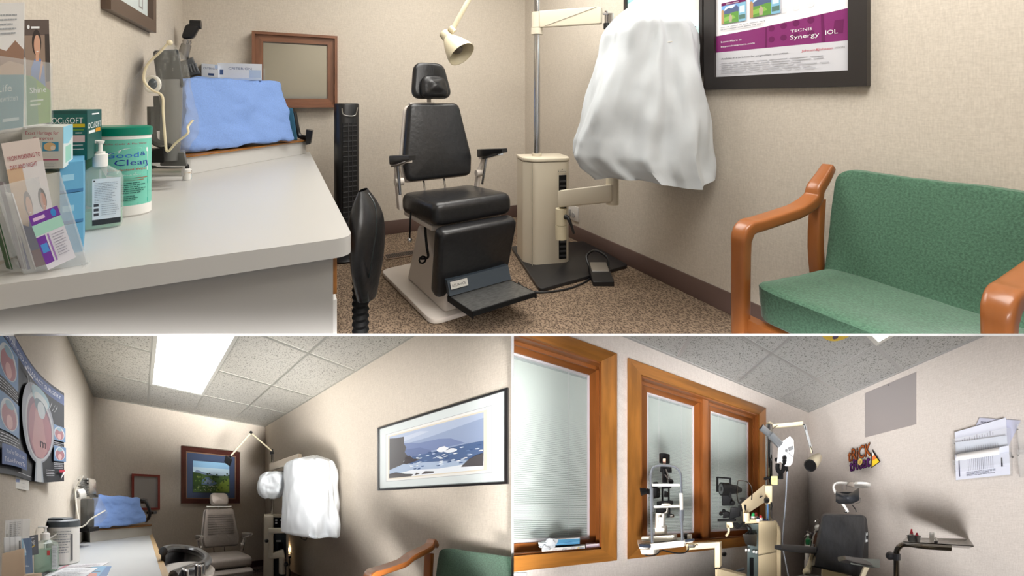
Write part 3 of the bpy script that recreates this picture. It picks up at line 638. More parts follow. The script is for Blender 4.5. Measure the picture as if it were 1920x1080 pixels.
        mb = MB(M('slate_blue_metal', (62, 72, 82), .45)); mb.hexa([(-.19, .06, .0), (.19, .06, 0), (.19, .09, 0), (-.19, .09, 0), (-.19, .09, g('fb', .115)), (.19, .09, g('fb', .115)), (.19, .12, g('fb', .115)), (-.19, .12, g('fb', .115))], 1, 0, m=ft); fp = put(R, 'foot_bracket', mb, root)
        mb = MB(M('worn_steel_tread', (120, 120, 118), .45, .6, var=(30, .55, (1, 3, 1)))); mb.box(-.185, -.17, -.012, .185, .07, 0, ft @ RX(-4)); mb.use(black_matte).box(-.188, -.178, -.02, .188, -.168, .001, ft @ RX(-4)); mb.box(-.19, -.175, -.03, -.183, .09, .0, ft @ RX(-4)); mb.box(.183, -.175, -.03, .19, .09, .0, ft @ RX(-4)); put(R, 'tread', mb, fp)
        if g('plate'):
            a = ft @ V((-.175, .062, .075)); put(R, 'name_plate', sheet_mb(ft @ V((-.18, .064, .03)), (ft.to_3x3() @ V((.10, 0, 0))), ft.to_3x3() @ V((0, .014, .034)), ft.to_3x3() @ V((0, -1, .3)), (206, 204, 198), [((40, 40, 44), 'RELIANCE', .08, .28, .5, .8)]), fp)
    return root
# chair in the upper room
ec = exam_chair(A, (.90, 2.58, 0), 7, 'black vinyl examination chair with footplate in the middle of the upper room', black_vinyl, offwhite, dict(plate=True, sh=.59, lh=.385, fb=.07, bh=.485, hgap=.012))
F = TR(.90, 2.58, 0) @ RZ(7)
mb = MB(black_matte)
mb.tube([F @ V((-.25, -.02, .5)), F @ V((-.262, -.04, .42)), F @ V((-.26, -.03, .36))], .005, 6, sub=4); mb.use(chrome).ball(F @ V((-.26, -.03, .345)), .014); put(A, 'pull_cord', mb, ec)
mb = MB(black_matte); mb.tube([F @ V((-.2, -.1, .48)), F @ V((-.23, -.2, .35)), F @ V((-.2, -.15, .27)), F @ V((-.22, -.1, .25))], .007, 6, sub=4)
mb.tube([F @ V((-.22+.02*cos(a/8*2*pi), -.12, .25+.02*sin(a/8*2*pi))) for a in range(9)], .005, 6); put(A, 'release_cable', mb, ec)

# floor register
vt = thing(A, 'floor_register', 'brown slotted heating register in the carpet behind the black exam chair', 'vent', (.79, 3.28, 0))
mb = MB(M('register_brown', (112, 92, 78), .5)); mb.box(.655, 3.215, .0005, .925, 3.335, .006); put(A, 'frame', mb, vt)
mb = MB(M('register_dark', (40, 34, 30), .6))
for i in range(20): mb.box(.668+i*.0125, 3.235, .006, .677+i*.0125, 3.315, .0075)
put(A, 'slots', mb, vt)

# instrument stand: base plate, column, pole, arms
sd_ = thing(A, 'instrument_stand', 'beige refraction stand with chrome pole on a black base in the upper room', 'stand', (1.7, 2.7, 0))
pl = [A.P(*c, h=.02) for c in ((958, 462), (1012, 543), (1178, 497), (1098, 452))]
mb = MB(M('black_base_plate', (38, 37, 38), .35)); mb.prism(rpoly([(p.x, p.y) for p in pl], .03, 4), .002, .022, None, .004); put(A, 'base_plate', mb, sd_)
fx, fy = A.P(1018, 482, h=.022)[:2]
ya = -math.degrees(math.atan2(A.e[1], A.e[0]))+12; Fc = TR(fx, fy, .022) @ RZ(ya)
top_h = .745
mb = MB(beige); ol = rpoly([(-.162, .13), (-.162, -.05), (-.10, -.135), (.155, -.135), (.17, -.02), (.16, .13)], [.01, .03, .06, .10, .05, .03], 6)
mb.prism(ol, 0, top_h-.05, Fc); put(A, 'column', mb, sd_)
mb = MB(beige); mb.prism([(x*1.03, y*1.03) for x, y in ol], top_h-.046, top_h-.022, Fc, .006); put(A, 'column_cap', mb, sd_)
put(A, 'column_seam', MB(M('seam_grey', (176, 168, 150), .5)).box(-.115, -.14, .0, -.112, -.128, top_h-.05, Fc), sd_)
mb = MB(black_matte); vx = .075; mb.box(vx, -.142, .03, vx+.052, -.13, .27, Fc); mb.box(vx, -.142, .31, vx+.052, -.13, top_h-.14, Fc)
mb.use(M('louvre', (58, 58, 60), .4))
for i in range(17): mb.box(vx+.004, -.146, .045+i*.032, vx+.048, -.141, .057+i*.032, Fc @ TR(0, 0, 0))
vp_ = put(A, 'louvre_panel', mb, sd_)
lab = Fc @ V((.065, -.1365, top_h-.125)); put(A, 'maker_badge', sheet_mb(lab, Fc.to_3x3() @ V((.065, 0, 0)), V((0, 0, .028)), Fc.to_3x3() @ V((0, -1, 0)), (206, 197, 178), [((50, 48, 46), 'Reliance', .05, .2, .5, .9), ((50, 48, 46), [(.45, .7), (.55, .95)])]), sd_)
po = Fc @ V((-.045, .0, 0)); pole = MB(chrome); pole.cyl((po.x, po.y, .74), (po.x, po.y, 2.45), .0235, 24); put(A, 'pole', pole, sd_)
put(A, 'pole_collar', MB(beige).cyl((po.x, po.y, .74), (po.x, po.y, .765), .034, 20), sd_)
tp = 3.162*1.0
# upper arm
h20 = lambda y, t=3.13: A.P(1000, y, t=t).z
mb = MB(beige); mb.cyl((po.x, po.y, h20(51)), (po.x, po.y, h20(22)), .037, 22); mb.cyl((po.x, po.y, h20(64)), (po.x, po.y, h20(52)), .042, 22); put(A, 'arm_collar', mb, sd_)
E1 = A.P(1128, 30, t=2.98); z_t, z_b = h20(21), h20(51)
mb = MB(beige); a0 = V((po.x, po.y, 0)); dr = (V((E1.x, E1.y, 0))-a0).normalized(); sn = V((-dr.y, dr.x, 0)); L_ = (V((E1.x, E1.y, 0))-a0).length
def armblk(mb, x0, x1, z0, z1, z2, z3, w_): mb.hexa([a0+dr*x0-sn*w_+V((0, 0, z0)), a0+dr*x1-sn*w_+V((0, 0, z1)), a0+dr*x1+sn*w_+V((0, 0, z1)), a0+dr*x0+sn*w_+V((0, 0, z0)), a0+dr*x0-sn*w_+V((0, 0, z2)), a0+dr*x1-sn*w_+V((0, 0, z3)), a0+dr*x1+sn*w_+V((0, 0, z3)), a0+dr*x0+sn*w_+V((0, 0, z2))], 1, .03)
armblk(mb, .03, L_, z_b, z_b+.0, z_t, z_t-.004, .03); ua = put(A, 'upper_arm', mb, sd_)
mb = MB(M('arm_crease', (150, 142, 126), .5)); mb.bar(a0+dr*.07-sn*.031+V((0, 0, z_b+.004)), a0+dr*(L_-.03)-sn*.031+V((0, 0, z_t-.006)), .003, .003); mb.bar(a0+dr*.04-sn*.031+V((0, 0, z_b-.002)), a0+dr*(L_-.02)-sn*.031+V((0, 0, z_b-.002)), .003, .004); put(A, 'arm_crease', mb, ua)
mb = MB(chrome); e = A.P(1137, 35, t=2.95); mb.cyl(e+V((0, 0, -.05)), e+V((0, 0, .05)), .012, 12); mb.cyl(e+V((.02, -.02, -.03)), e+V((.02, -.02, .03)), .02, 12); mb.cyl(e+V((-.03, 0, .03)), e+V((.04, -.02, .03)), .008, 10); mb.cyl(e+V((.03, 0, -.02)), e+V((.09, -.02, -.06)), .01, 10); mb.use(black_pl).cyl(e+V((0, 0, -.07)), e+V((0, 0, -.03)), .02, 12); put(A, 'swivel_joint', mb, ua)
# lower arm
k = pp(A, 2.86)
mb = MB(beige); mb.hexa([k(1046, 389, -.02), k(1148, 379, -.10), k(1150, 379, 0), k(1050, 389, .06), k(1046, 357, -.02), k(1148, 345, -.1), k(1150, 345, 0), k(1050, 357, .06)], 1, .08)
c1 = k(1148, 360, -.04); mb.cyl(V((c1.x, c1.y, k(0, 380).z)), V((c1.x, c1.y, k(0, 322).z)), .04, 20); la = put(A, 'lower_arm', mb, sd_)
mb = MB(cream); c2 = k(1052, 400); mb.cyl(V((c2.x, c2.y, k(0, 421).z)), V((c2.x, c2.y, k(0, 391).z)), .036, 20); mb.cyl(V((c2.x, c2.y, k(0, 448).z)), V((c2.x, c2.y, k(0, 422).z)), .036, 20, r2=.038); put(A, 'swivel_sleeve', mb, la)
mb = MB(black_pl); mb.tube([k(1062, 406, -.03), k(1067, 412, -.05), k(1072, 425, -.05), k(1076, 438, -.05)], [.013, .012, .009, .008], 10); mb.ball(k(1061, 407, -.03), .016); put(A, 'lock_lever', mb, la)
# covered phoropter hanging from the upper arm
pc = drape(A, sheet, 2.55, [(4, 1200, 1222), (14, 1182, 1240), (30, 1160, 1268), (50, 1142, 1290), (66, 1132, 1303), (100, 1124, 1309), (130, 1115, 1313), (180, 1102, 1322), (230, 1088, 1331), (262, 1075, 1336), (290, 1070, 1339), (312, 1088, 1340), (330, 1116, 1339)], .26, 7, .045, 2, 120, .02, 2.3, rows=70)
pc.clamp(None, PW-.04); cvr = put(A, 'dust_sheet', pc, sharp=70); tag(cvr, 'white cloth cover hanging like a bell over the lens head, right of the stand', 'cover')
mb = MB(M('hem_stitch', (214, 206, 190), .8)); k = pp(A, 2.33); mb.tube([k(1183, 82), k(1204, 90), k(1232, 92)], .0022, 6, sub=4); mb.tube([k(1240, 84), k(1262, 78), k(1298, 88)], .0022, 6, sub=4); put(A, 'seam', mb, cvr)
mb = MB(M('cream_tie', (232, 220, 190), .7)); k = pp(A, 2.5); mb.hexa([k(1184, 32), k(1194, 20), k(1196, 20, .02), k(1186, 32, .02), k(1186, 22), k(1202, 6), k(1204, 6, .02), k(1188, 22, .02)], 1, .1); put(A, 'tie', mb, cvr)
# lamp on a jointed arm, its arm rising out of view to the pole top
lp = thing(A, 'exam_lamp', 'cream cone-shaded lamp on a jointed arm above the black exam chair', 'lamp', A.P(858, 85, t=2.9))
k = pp(A, 2.9); mb = MB(cream); mb.tube([k(847, 58), k(880, -2), k(935, -104, .1)], .0165, 12); j_ = k(935, -104, .1); mb.tube([j_, V((po.x, po.y, 2.3))], .0165, 12); put(A, 'arm', mb, lp)
mb = MB(cream); mb.cyl(k(843, 52, -.02), k(852, 60, -.02), .02, 12); mb.ball(k(846, 57), .022); put(A, 'joint', mb, lp)
a_, b_ = k(832, 62), k(866, 102, -.08); L = (b_-a_).length
mb = MB(cream); mb.lathe([(.022, 0), (.034, .003), (.036, L*.24), (.034, L*.26), (.046, L*.33), (.072, L*.6), (.09, L*.86), (.094, L*1.0), (.09, L*1.0), (.068, L*.6), (.04, L*.36)], 32, along(a_, b_)); shd = put(A, 'shade', mb, lp)
mb = MB(M('lamp_bulb_off', (92, 84, 74), .3)); mb.ball(a_+(b_-a_)*.72, .04); put(A, 'bulb', mb, shd)
# outlet, pedal, cables
ol_ = thing(A, 'wall_outlet', 'white outlet plate with plug low on the right wall behind the stand', 'outlet', (PW, 3.0, .2))
mb = MB(M('outlet_white', (212, 208, 202), .4)); mb.box(PW-.012, 2.93, .155, PW, 3.09, .275, None, .003); put(A, 'plate', mb, ol_); mb = MB(M('outlet_grey', (160, 158, 156), .5)); mb.cyl((PW-.02, 2.99, .2), (PW-.012, 2.99, .2), .02, 14); mb.box(PW-.035, 3.03, .18, PW-.012, 3.07, .24, None, .004); put(A, 'socket', mb, ol_)
fp = thing(A, 'foot_pedal', 'small black foot pedal with steel tread on carpet by the right wall', 'pedal', A.P(1130, 530, h=0))
q0 = A.P(1112, 537, h=0); q1 = A.P(1152, 537, h=0); ux = (q1-q0).normalized(); uy = V((-ux.y, ux.x, 0)); wd = (q1-q0).length
def blk(o, a, b, c, d, e, f_): return [o+ux*a+uy*c, o+ux*b+uy*c, o+ux*b+uy*d, o+ux*a+uy*d, o+ux*a+uy*c+V((0, 0, e)), o+ux*b+uy*c+V((0, 0, e)), o+ux*b+uy*d+V((0, 0, f_)), o+ux*a+uy*d+V((0, 0, f_))]
put(A, 'body', MB(black_pl).hexa(blk(q0, 0, wd, 0, .19, .028, .07), 1, .06), fp)
put(A, 'tread', MB(dull_metal).hexa([v+V((0, 0, .012)) for v in blk(q0, .01, wd-.01, .10, .19, .045, .068)], 1, .03), fp)
put(A, 'hood', MB(black_pl).tube([q0+ux*.01+uy*.17+V((0, 0, .05)), q0+ux*.0+uy*.24+V((0, 0, .1)), q0+ux*wd*.5+uy*.28+V((0, 0, .125)), q0+ux*wd+uy*.22+V((0, 0, .1)), q0+ux*wd+uy*.16+V((0, 0, .05))], .008, 8, sub=5), fp)
mb = MB(black_pl); mb.tube([A.P(x, y, h=.006) for x, y in ((1112, 518), (1095, 530), (1070, 540), (1040, 546), (1008, 548), (985, 543), (972, 530))], .006, 8, sub=5)
tag(put(A, 'pedal_cable', mb), 'thin black cable curving from the foot pedal in front of the stand base', 'cable')
mb = MB(offwhite); mb.tube([A.P(x, y, h=.006) for x, y in ((975, 455), (968, 462), (964, 466), (950, 462))], .005, 8, sub=5)
tag(put(A, 'power_cable', mb), 'short pale cable on the carpet between exam chair and stand column', 'cable')

# posters on the right wall
def wposter(name, label, y0, y1, z0, z1, items, bgc, fm, fw=.075, mt=0):
    O = V((PW-.001, y0, z0)); U = V((0, y1-y0, 0)); W = V((0, 0, z1-z0)); N = V((-1, 0, 0)); r = thing(A, name, label, 'poster', O)
    put(A, 'frame', frame_mb(O, U, W, N, fw, .03, fm), r)
    u, w_ = U.normalized(), W.normalized(); OO = O+u*fw+w_*fw+N*.012
    put(A, 'print', sheet_mb(OO, U-u*2*fw, W-w_*2*fw, N, bgc, items, rough=.25), r); return r
blkf = M('black_frame', (40, 35, 33), .4)
mg, md, wt, gr = (128, 44, 106), (104, 30, 84), (240, 238, 240), (150, 150, 156)
it = [(mg, [(0, .166), (1, .157), (1, .326), (.7, .307), (.35, .288), (0, .277)])]
it += [((205, 205, 210), [(0, 0), (1, 0), (1, .157), (0, .166)])]
for cx_, cy_ in ((.48, .275), (.57, .28), (.66, .285), (.76, .29), (.48, .21), (.57, .212), (.66, .214), (.76, .216)): it.append((md, disc(cx_, cy_, .024, .018)))
for cx_, cy_ in ((.57, .37), (.66, .375), (.76, .38)): it.append(((222, 222, 226), disc(cx_, cy_, .024, .018)))
it += [(md, [(.43, .165), (.442, .165), (.442, .288), (.43, .286)]), (md, [(.83, .16), (.85, .16), (.84, .316), (.825, .315)]), (md, [(.9, .2), (.96, .2), (.965, .27), (.91, .27)])]
it += [(wt, 'Learn More at', .045, .228, .016, .19), (wt, 'beyondcataracts.com', .045, .196, .016, .3), (wt, 'TECNIS', .62, .236, .022, .15), (wt, 'Synergy', .615, .196, .034, .2), (wt, 'IOL', .85, .2, .034, .08)]
it += [((90, 90, 96), 'Available in a toric lens for astigmatism correction.', .05, .115, .016, .56), ((190, 60, 80), 'Johnson&Johnson', .7, .118, .018, .2), ((120, 120, 120), 'VISION', .91, .12, .012, .06)]
it += lines(.05, .9, .02, .095, 6, (178, 178, 184), .35, 4)
def photo_landscape(x0, y0, x1, y1):
    w_, h_ = x1-x0, y1-y0; s_ = lambda u, v: (x0+u*w_, y0+v*h_)
    return [((118, 164, 214), [s_(0, 0), s_(1, 1)]), ((206, 220, 236), [s_(.1, .62), s_(.5, .7), s_(.6, .84), s_(.2, .8)]), ((84, 98, 132), [s_(0, .45), s_(.14, .62), s_(.3, .72), s_(.45, .66), s_(.62, .78), s_(.8, .6), s_(1, .5), s_(1, .38), s_(0, .38)]), ((98, 148, 70), [s_(0, 0), s_(1, 0), s_(1, .42), s_(.6, .5), s_(.3, .44), s_(0, .46)]), ((134, 178, 84), [s_(.1, .1), s_(.6, .2), s_(.5, .36), s_(.1, .3)]), ((176, 140, 100), [s_(0, 0), s_(.12, 0), s_(.12, .6), s_(.05, .7), s_(0, .62)]), ((178, 160, 140), [s_(.33, .04), s_(.44, .04), s_(.46, .3), s_(.38, .44), s_(.32, .3)]), ((130, 180, 206), [s_(.72, 0), s_(1, 0), s_(1, .86), s_(.72, .86)]), ((90, 120, 110), [s_(.74, .1), s_(.98, .1), s_(.98, .3), s_(.74, .3)]), ((206, 226, 236), [s_(.76, .4), s_(.96, .4), s_(.96, .7), s_(.76, .7)]), (md, [s_(0, .86), s_(1, 1)])]
it += photo_landscape(.055, .35, .275, .49)+photo_landscape(.31, .36, .55, .51)
it += [((235, 225, 235), 'With presbyopia', .1, .475, .011, .12), ((235, 225, 235), 'With TECNIS Synergy IOL', .33, .493, .011, .2), ((120, 60, 100), 'Sharper vision day and night', .68, .45, .014, .24)]+lines(.05, .5, .305, .335, 2, (168, 168, 172), .4, 9)
it += [((128, 44, 106), [(0, .62), (1, 1)]), (wt, 'See the difference', .1, .75, .05, .6)]
wposter('lens_poster', 'large black framed lens poster with purple band on the right wall', 1.712, .93, 1.203, 2.15, it, wt, blkf, .068)
tq = (150, 204, 204)
it2 = [((214, 234, 234), [(0, 0), (1, 1)]), ((24, 40, 48), [(0, 0), (1, .13)]), ((60, 62, 66), disc(.15, .79, .09, .05)), ((150, 150, 150), disc(.15, .79, .05, .03)), (tq, disc(.42, .8, .08, .05)), (tq, [(0, .6), (.4, .68), (1, .6), (1, .66), (.5, .74), (0, .68)]), ((190, 160, 130), [(.5, .6), (.62, .64), (.74, .62), (.8, .6)]), ((230, 226, 206), [(.4, .42), (1, .42), (1, .6), (.4, .6)])]+lines(.5, .95, .68, .78, 4, (130, 140, 150), .3, 3)+lines(.5, .95, .2, .35, 5, (130, 140, 150), .3, 5)
wposter('eye_chart_poster', 'thin black framed pale teal poster half hidden behind the hanging white cover', 2.37, 1.722, 1.30, 2.15, it2, (230, 238, 238), blkf, .022)

# green bench along the right wall
def bench(R, PWx, y0, y1, lab, top=.865, sc2=1.0, pa=1.45, amid=.698, name='upholstered_bench', seatp=1.62):
    """y0 = far end, y1 = near end along the wall"""
    b = thing(R, name, lab, 'bench', (PWx-.4, (y0+y1)/2, 0))
    def seatf():
        pass
    mb = MB(green_fab); f_ = pa+.06
    mb.hexa([(f_-.05, y1+.04, .38), (PWx-.14, y1+.04, .37), (PWx-.14, y0-.04, .37), (f_-.05, y0-.04, .38), (f_-.06, y1+.04, .515), (PWx-.12, y1+.04, .485), (PWx-.12, y0-.04, .485), (f_-.06, y0-.04, .515)], 12, .11, .004, 9); put(R, 'seat', mb, b)
    mb = MB(green_fab); mb.hexa([(PWx-.19, y1+.03, .40), (PWx-.10, y1+.03, .40), (PWx-.10, y0-.03, .40), (PWx-.19, y0-.03, .40), (PWx-.075, y1+.03, top), (PWx-.03, y1+.03, top), (PWx-.03, y0-.03, top), (PWx-.075, y0-.03, top)], 12, .09, .004, 9); put(R, 'backrest', mb, b)
    for yy in (y0, y1):
        mb = MB(cherry)
        mb.strip([(pa, yy, .0), (pa-.002, yy, .3), (pa, yy, amid-.10), (pa+.006, yy, amid-.035), (pa+.035, yy, amid-.008), (pa+.09, yy, amid-.004), (pa+.22, yy, amid+.006), (pa+.34, yy, amid+.018), (pa+.44, yy, amid+.05), (PWx-.165, yy, amid+.09), (PWx-.115, yy, amid+.13), (PWx-.07, yy, top+.004)], [.05, .05, .052, .058, .06, .062, .062, .062, .06, .055, .05, .045], [.05, .05, .052, .055, .046, .042, .042, .044, .048, .05, .045, .035], None, (0, 1, 0), 6, .5)
        put(R, 'arm_frame', mb, b)
        mb = MB(cherry); mb.strip([(PWx-.10, yy, 0), (PWx-.13, yy, .3), (PWx-.165, yy, .55), (PWx-.15, yy, amid+.05)], .045, .045, None, (0, 1, 0), 4, .4); put(R, 'leg', mb, b)
    mb = MB(cherry); mb.box(pa-.0, y1, .33, pa+.04, y0, .375); put(R, 'front_rail', mb, b)
    return b
bench(A, 2.08, 1.025, .385, 'green upholstered bench with cherry arms against the right wall, upper room')
# ---------------------------------------------------------------- things on the upper desk
# wipes canister
R = A; c0 = R.P(224, 300, t=1.6); ya = -math.degrees(math.atan2(A.e[1], A.e[0])); Fw = TR(c0.x, c0.y, T) @ RZ(ya)
hh = R.P(224, 236, t=1.6).z-T
cn = thing(A, 'wipes_canister', 'large green disinfectant wipes canister with teal lid on the upper desk', 'canister', (c0.x, c0.y, T))
tealb = M('canister_green', (120, 204, 184), .35); mb = MB(tealb); mb.lathe([(.1, .04), (.1, hh*.86)], 48, Fw, 1, .72); put(A, 'label_wrap', mb, cn)
mb = MB(white_pl); mb.lathe([(.094, 0), (.1, .006), (.1, .04)], 48, Fw, 1, .72); put(A, 'white_base', mb, cn); mb = MB(white_pl); mb.lathe([(.1, hh*.86), (.1, hh*.915)], 48, Fw, 1, .72); put(A, 'white_band', mb, cn)
mb = MB(M('teal_lid', (0, 128, 104), .3)); mb.lathe([(.103, hh*.9), (.104, hh*.985), (.097, hh), (.0001, hh)], 48, Fw, 1, .72); put(A, 'lid', mb, cn)
def wrap(mbx, items, rx, ry, z0, z1, F, a0, a1, off=.0008):
    """print laid round an upright oval can; x of the artwork runs from angle a0 to a1 (degrees)"""
    for n_, it in enumerate(items):
        mbx.use(flat(it[0], .4)); tmp = MB(None)
        if isinstance(it[1], str): txt_into(tmp, it[1], V((it[2], it[3], 0)), V((1, 0, 0)), V((0, 1, 0)), it[4], it[5])
        else:
            p = it[1]; p = [(p[0][0], p[0][1]), (p[1][0], p[0][1]), (p[1][0], p[1][1]), (p[0][0], p[1][1])] if len(p) == 2 else p
            q = []
            for i in range(len(p)):
                for j in range(5): q.append((p[i][0]+(p[(i+1) % len(p)][0]-p[i][0])*j/5, p[i][1]+(p[(i+1) % len(p)][1]-p[i][1])*j/5))
            tmp.add([(x, y, 0) for x, y in q], [tuple(range(len(q)))])
        o = off*(1+n_*.06); vs = []
        for v in tmp.v:
            a = radians(a0+(a1-a0)*v[0]); vs.append(((rx+o)*cos(a), (ry+o)*sin(a), z0+(z1-z0)*v[1]))
        mbx.add(vs, tmp.f, F)
mb = MB(tealb); navy = (40, 60, 160); wh = (244, 246, 248); dg = (30, 96, 88)
art = [((40, 168, 146), [(.0, 0), (1, .36)]), ((90, 186, 166), [(0, .36), (1, .5)]), (wh, [(.36, .76), (.62, .86), (1, .86), (1, .5), (.4, .42), (.3, .6)]), (navy, [(.4, .5), (1, .6), (1, .57), (.4, .47)]),
       ((60, 120, 214), 'Good', .36, .72, .12, .46), (navy, '&', .84, .74, .09, .1), (navy, 'Clean', .48, .6, .13, .5), ((196, 70, 70), 'Disinfectant Wipes', .4, .52, .05, .56), ((180, 60, 90), 'Kills Cold & Flu Virus', .36, .92, .035, .6), ((220, 240, 236), 'Fresh Scent', .6, .44, .03, .25), ((150, 90, 50), [(.5, .39), (.98, .405)]), ((150, 90, 50), [(.5, .36), (.9, .372)])]
art += [(dg, l[1]) for l in lines(.46, .98, .16, .34, 6, dg, .4, 2)]+[(dg, l[1]) for l in lines(.56, .8, .05, .14, 3, dg, .4, 5)]
wrap(mb, art, .1, .072, .045, hh*.86, Fw, -132, 2); put(A, 'print', mb, cn, smooth=False)
# sanitizer bottle
def pump_bottle(R, c, ang, w_, d_, h_, lvl, label, lab_art, name='sanitizer_bottle', labx=(-.3, .3)):
    F = TR(*c) @ RZ(ang); b = thing(R, name, label, 'bottle', c); bh = h_*.66
    ol = rpoly([(-w_/2, -d_/2), (w_/2, -d_/2), (w_/2, d_/2), (-w_/2, d_/2)], d_*.4, 5)
    def ring(k): return [(x*k, y*k) for x, y in ol]
    def body(mb, zs):
        n = len(ol); vs = [(x, y, z) for k, z in zs for x, y in ring(k)]; kk = len(zs)
        mb.add(vs, [[i*n+j, i*n+(j+1) % n, (i+1)*n+(j+1) % n, (i+1)*n+j] for i in range(kk-1) for j in range(n)]+[list(range(n))[::-1], list(range((kk-1)*n, kk*n))], F); return mb
    put(R, 'body', body(MB(clear_bottle), [(.9, 0), (1, .01*h_/.2), (1, bh*.84), (.9, bh*.94), (.45, bh*1.04), (.36, bh*1.06)]), b)
    put(R, 'gel', body(MB(clear_gel), [(.85, .004), (.95, .014*h_/.2), (.95, bh*lvl)]), b)
    mb = MB(white_pl); r_ = d_*.36; mb.lathe([(r_, bh*1.05), (r_, bh*1.05+h_*.14), (r_*.7, bh*1.05+h_*.15)], 24, F); put(R, 'cap', mb, b)
    mb = MB(white_pl); z1 = bh*1.05+h_*.15; mb.lathe([(r_*.66, z1), (r_*.66, z1+h_*.02), (r_*.3, z1+h_*.025), (r_*.3, z1+h_*.1), (r_*.5, z1+h_*.115), (r_*.6, z1+h_*.14), (.0001, z1+h_*.15)], 20, F); mb.box(-r_*1.5, -r_*.25, z1+h_*.115, 0, r_*.25, z1+h_*.15, F, .001); put(R, 'pump', mb, b)
    mb = MB(M('dip_tube', (220, 232, 226), .3, alpha=.5)); mb.cyl((0, 0, .01), (0, 0, bh), r_*.16, 8, F); put(R, 'dip_tube', mb, b)
    Rm = F.to_3x3(); O = F @ V((w_*labx[0], -d_/2-.0005, bh*.08)); put(R, 'label', sheet_mb(O, Rm @ V((w_*(labx[1]-labx[0]), 0, 0)), V((0, 0, bh*.78)), Rm @ V((0, -1, 0)), *lab_art, th=.0006), b); return b
c1 = A.P(188, 427, h=T+.001)
pump_bottle(A, c1, 14, .112, .052, A.P(188, 262, t=1.42).z-T, .32, 'clear pump bottle of green sanitizer in front of the green canister', ((226, 232, 236), [((40, 44, 48), [(0, 0), (1, .12)]), ((60, 60, 66), [(.05, .2), (.22, .26)]), ((60, 60, 66), [(.05, .3), (.22, .36)]), ((60, 60, 66), [(.05, .4), (.22, .46)]), ((60, 60, 60), [(.04, .94), (.1, .97)])]+lines(.08, .95, .48, .92, 12, (150, 158, 166), .3, 3)+lines(.32, .95, .2, .46, 6, (160, 166, 172), .3, 6)), labx=(-.16, .44))
# eye drop bottle
c2 = A.P(351, 337, h=T+.001); db = thing(A, 'dropper_bottle', 'tiny white eye drop bottle with black cap standing on the open upper desk top', 'bottle', c2)
mb = MB(white_pl); mb.lathe([(.018, 0), (.019, .003), (.019, .052), (.010, .058)], 20, TR(*c2)); put(A, 'body', mb, db)
mb = MB(black_pl); mb.lathe([(.0095, .058), (.0085, .072), (.004, .082)], 14, TR(*c2)); put(A, 'cap', mb, db)
mb = MB(flat((96, 60, 40))); wrap(mb, [((214, 228, 236), [(0, .05), (1, .5)]), ((104, 62, 40), [(0, .56), (1, .82)]), ((220, 200, 170), [(.3, .64), (.8, .72)])], .019, .019, 0, .055, TR(*c2), -180, 0); put(A, 'label', mb, db)
# cartons by the wall
def pxblock(R, x0, x1, x2, yb, yt, t0, t1, t2):
    """upright carton seen corner-on: front face x0..x1, right face x1..x2; yb/yt bottom and top at x1"""
    a, b, c = R.P(x0, yb, t=t0), R.P(x1, yb, t=t1), R.P(x2, yb, t=t2); zb, zt = R.P(x1, yb, t=t1).z, R.P(x1, yt, t=t1).z
    d = a+(c-b); out = []
    for z in (zb, zt):
        for v in (a, b, c, d): out.append(V((v.x, v.y, z)))
    return out
og = (0, 96, 92)
c8 = pxblock(A, 92, 163, 190, 300, 207, 1.30, 1.32, 1.50); g = put(A, 'lid_scrub_carton', MB(flat(og)).hexa(c8), smooth=False); tag(g, 'dark teal OCuSOFT carton standing behind the green canister by the wall', 'carton')
pr = [((0, 78, 76), [(0, .93), (1, 1)]), (wh, 'OCuSOFT', .06, .74, .17, .84), (wh, [(.14, .66), (.52, .72)]), ((214, 190, 30), [(.55, .66), (.95, .73)]), ((110, 160, 40), [(.5, .6), (.92, .62)]), ((214, 190, 190), [(.62, .36), (.95, .5)]), (wh, [(.7, .54), (.88, .555)]), (wh, [(.62, .3), (.9, .31)]), (wh, [(.62, .22), (.92, .23)])]
printed(A, 'front_print', face_of(c8, 0), og, pr, g); printed(A, 'side_print', face_of(c8, 1), (24, 84, 80), [(wh, 'OCuSOFT', .04, .62, .18, .9), (wh, [(.1, .52), (.5, .58)]), ((214, 150, 30), [(.55, .52), (.9, .6)]), (wh, [(.3, .9), (.8, .93)])], g)
c8 = pxblock(A, 42, 118, 136, 316, 238, 1.10, 1.11, 1.24); g = put(A, 'compress_carton', MB(flat((212, 216, 212))).hexa(c8), smooth=False); tag(g, 'white carton with red heading and pale blue side, left of the teal carton', 'carton')
printed(A, 'front_print', face_of(c8, 0), (212, 216, 212), [((176, 40, 84), 'Exact Heritage for', .08, .82, .12, .82), ((176, 40, 84), 'Compress', .26, .7, .1, .5), ((60, 150, 190), [(.5, .42), (.9, .64)]), ((222, 190, 140), disc(.68, .53, .15, .1)), ((236, 226, 210), disc(.76, .5, .06, .06)), ((90, 150, 170), [(.08, .6), (.34, .64)]), ((190, 80, 120), [(.5, .2), (.9, .23)])]+lines(.08, .45, .3, .56, 5, (160, 172, 176), .35, 8)+lines(.4, .9, .04, .16, 3, (170, 176, 180), .35, 8), g)
printed(A, 'side_print', face_of(c8, 1), (214, 226, 228), [((140, 200, 224), [(0, .6), (0, 1), (1, 1), (1, .7), (.5, .55)]), ((150, 206, 190), [(.2, .1), (.8, .5)])], g)
zt = A.P(118, 300, t=1.2).z; n3 = 3; ph = (zt-T-.002)/n3
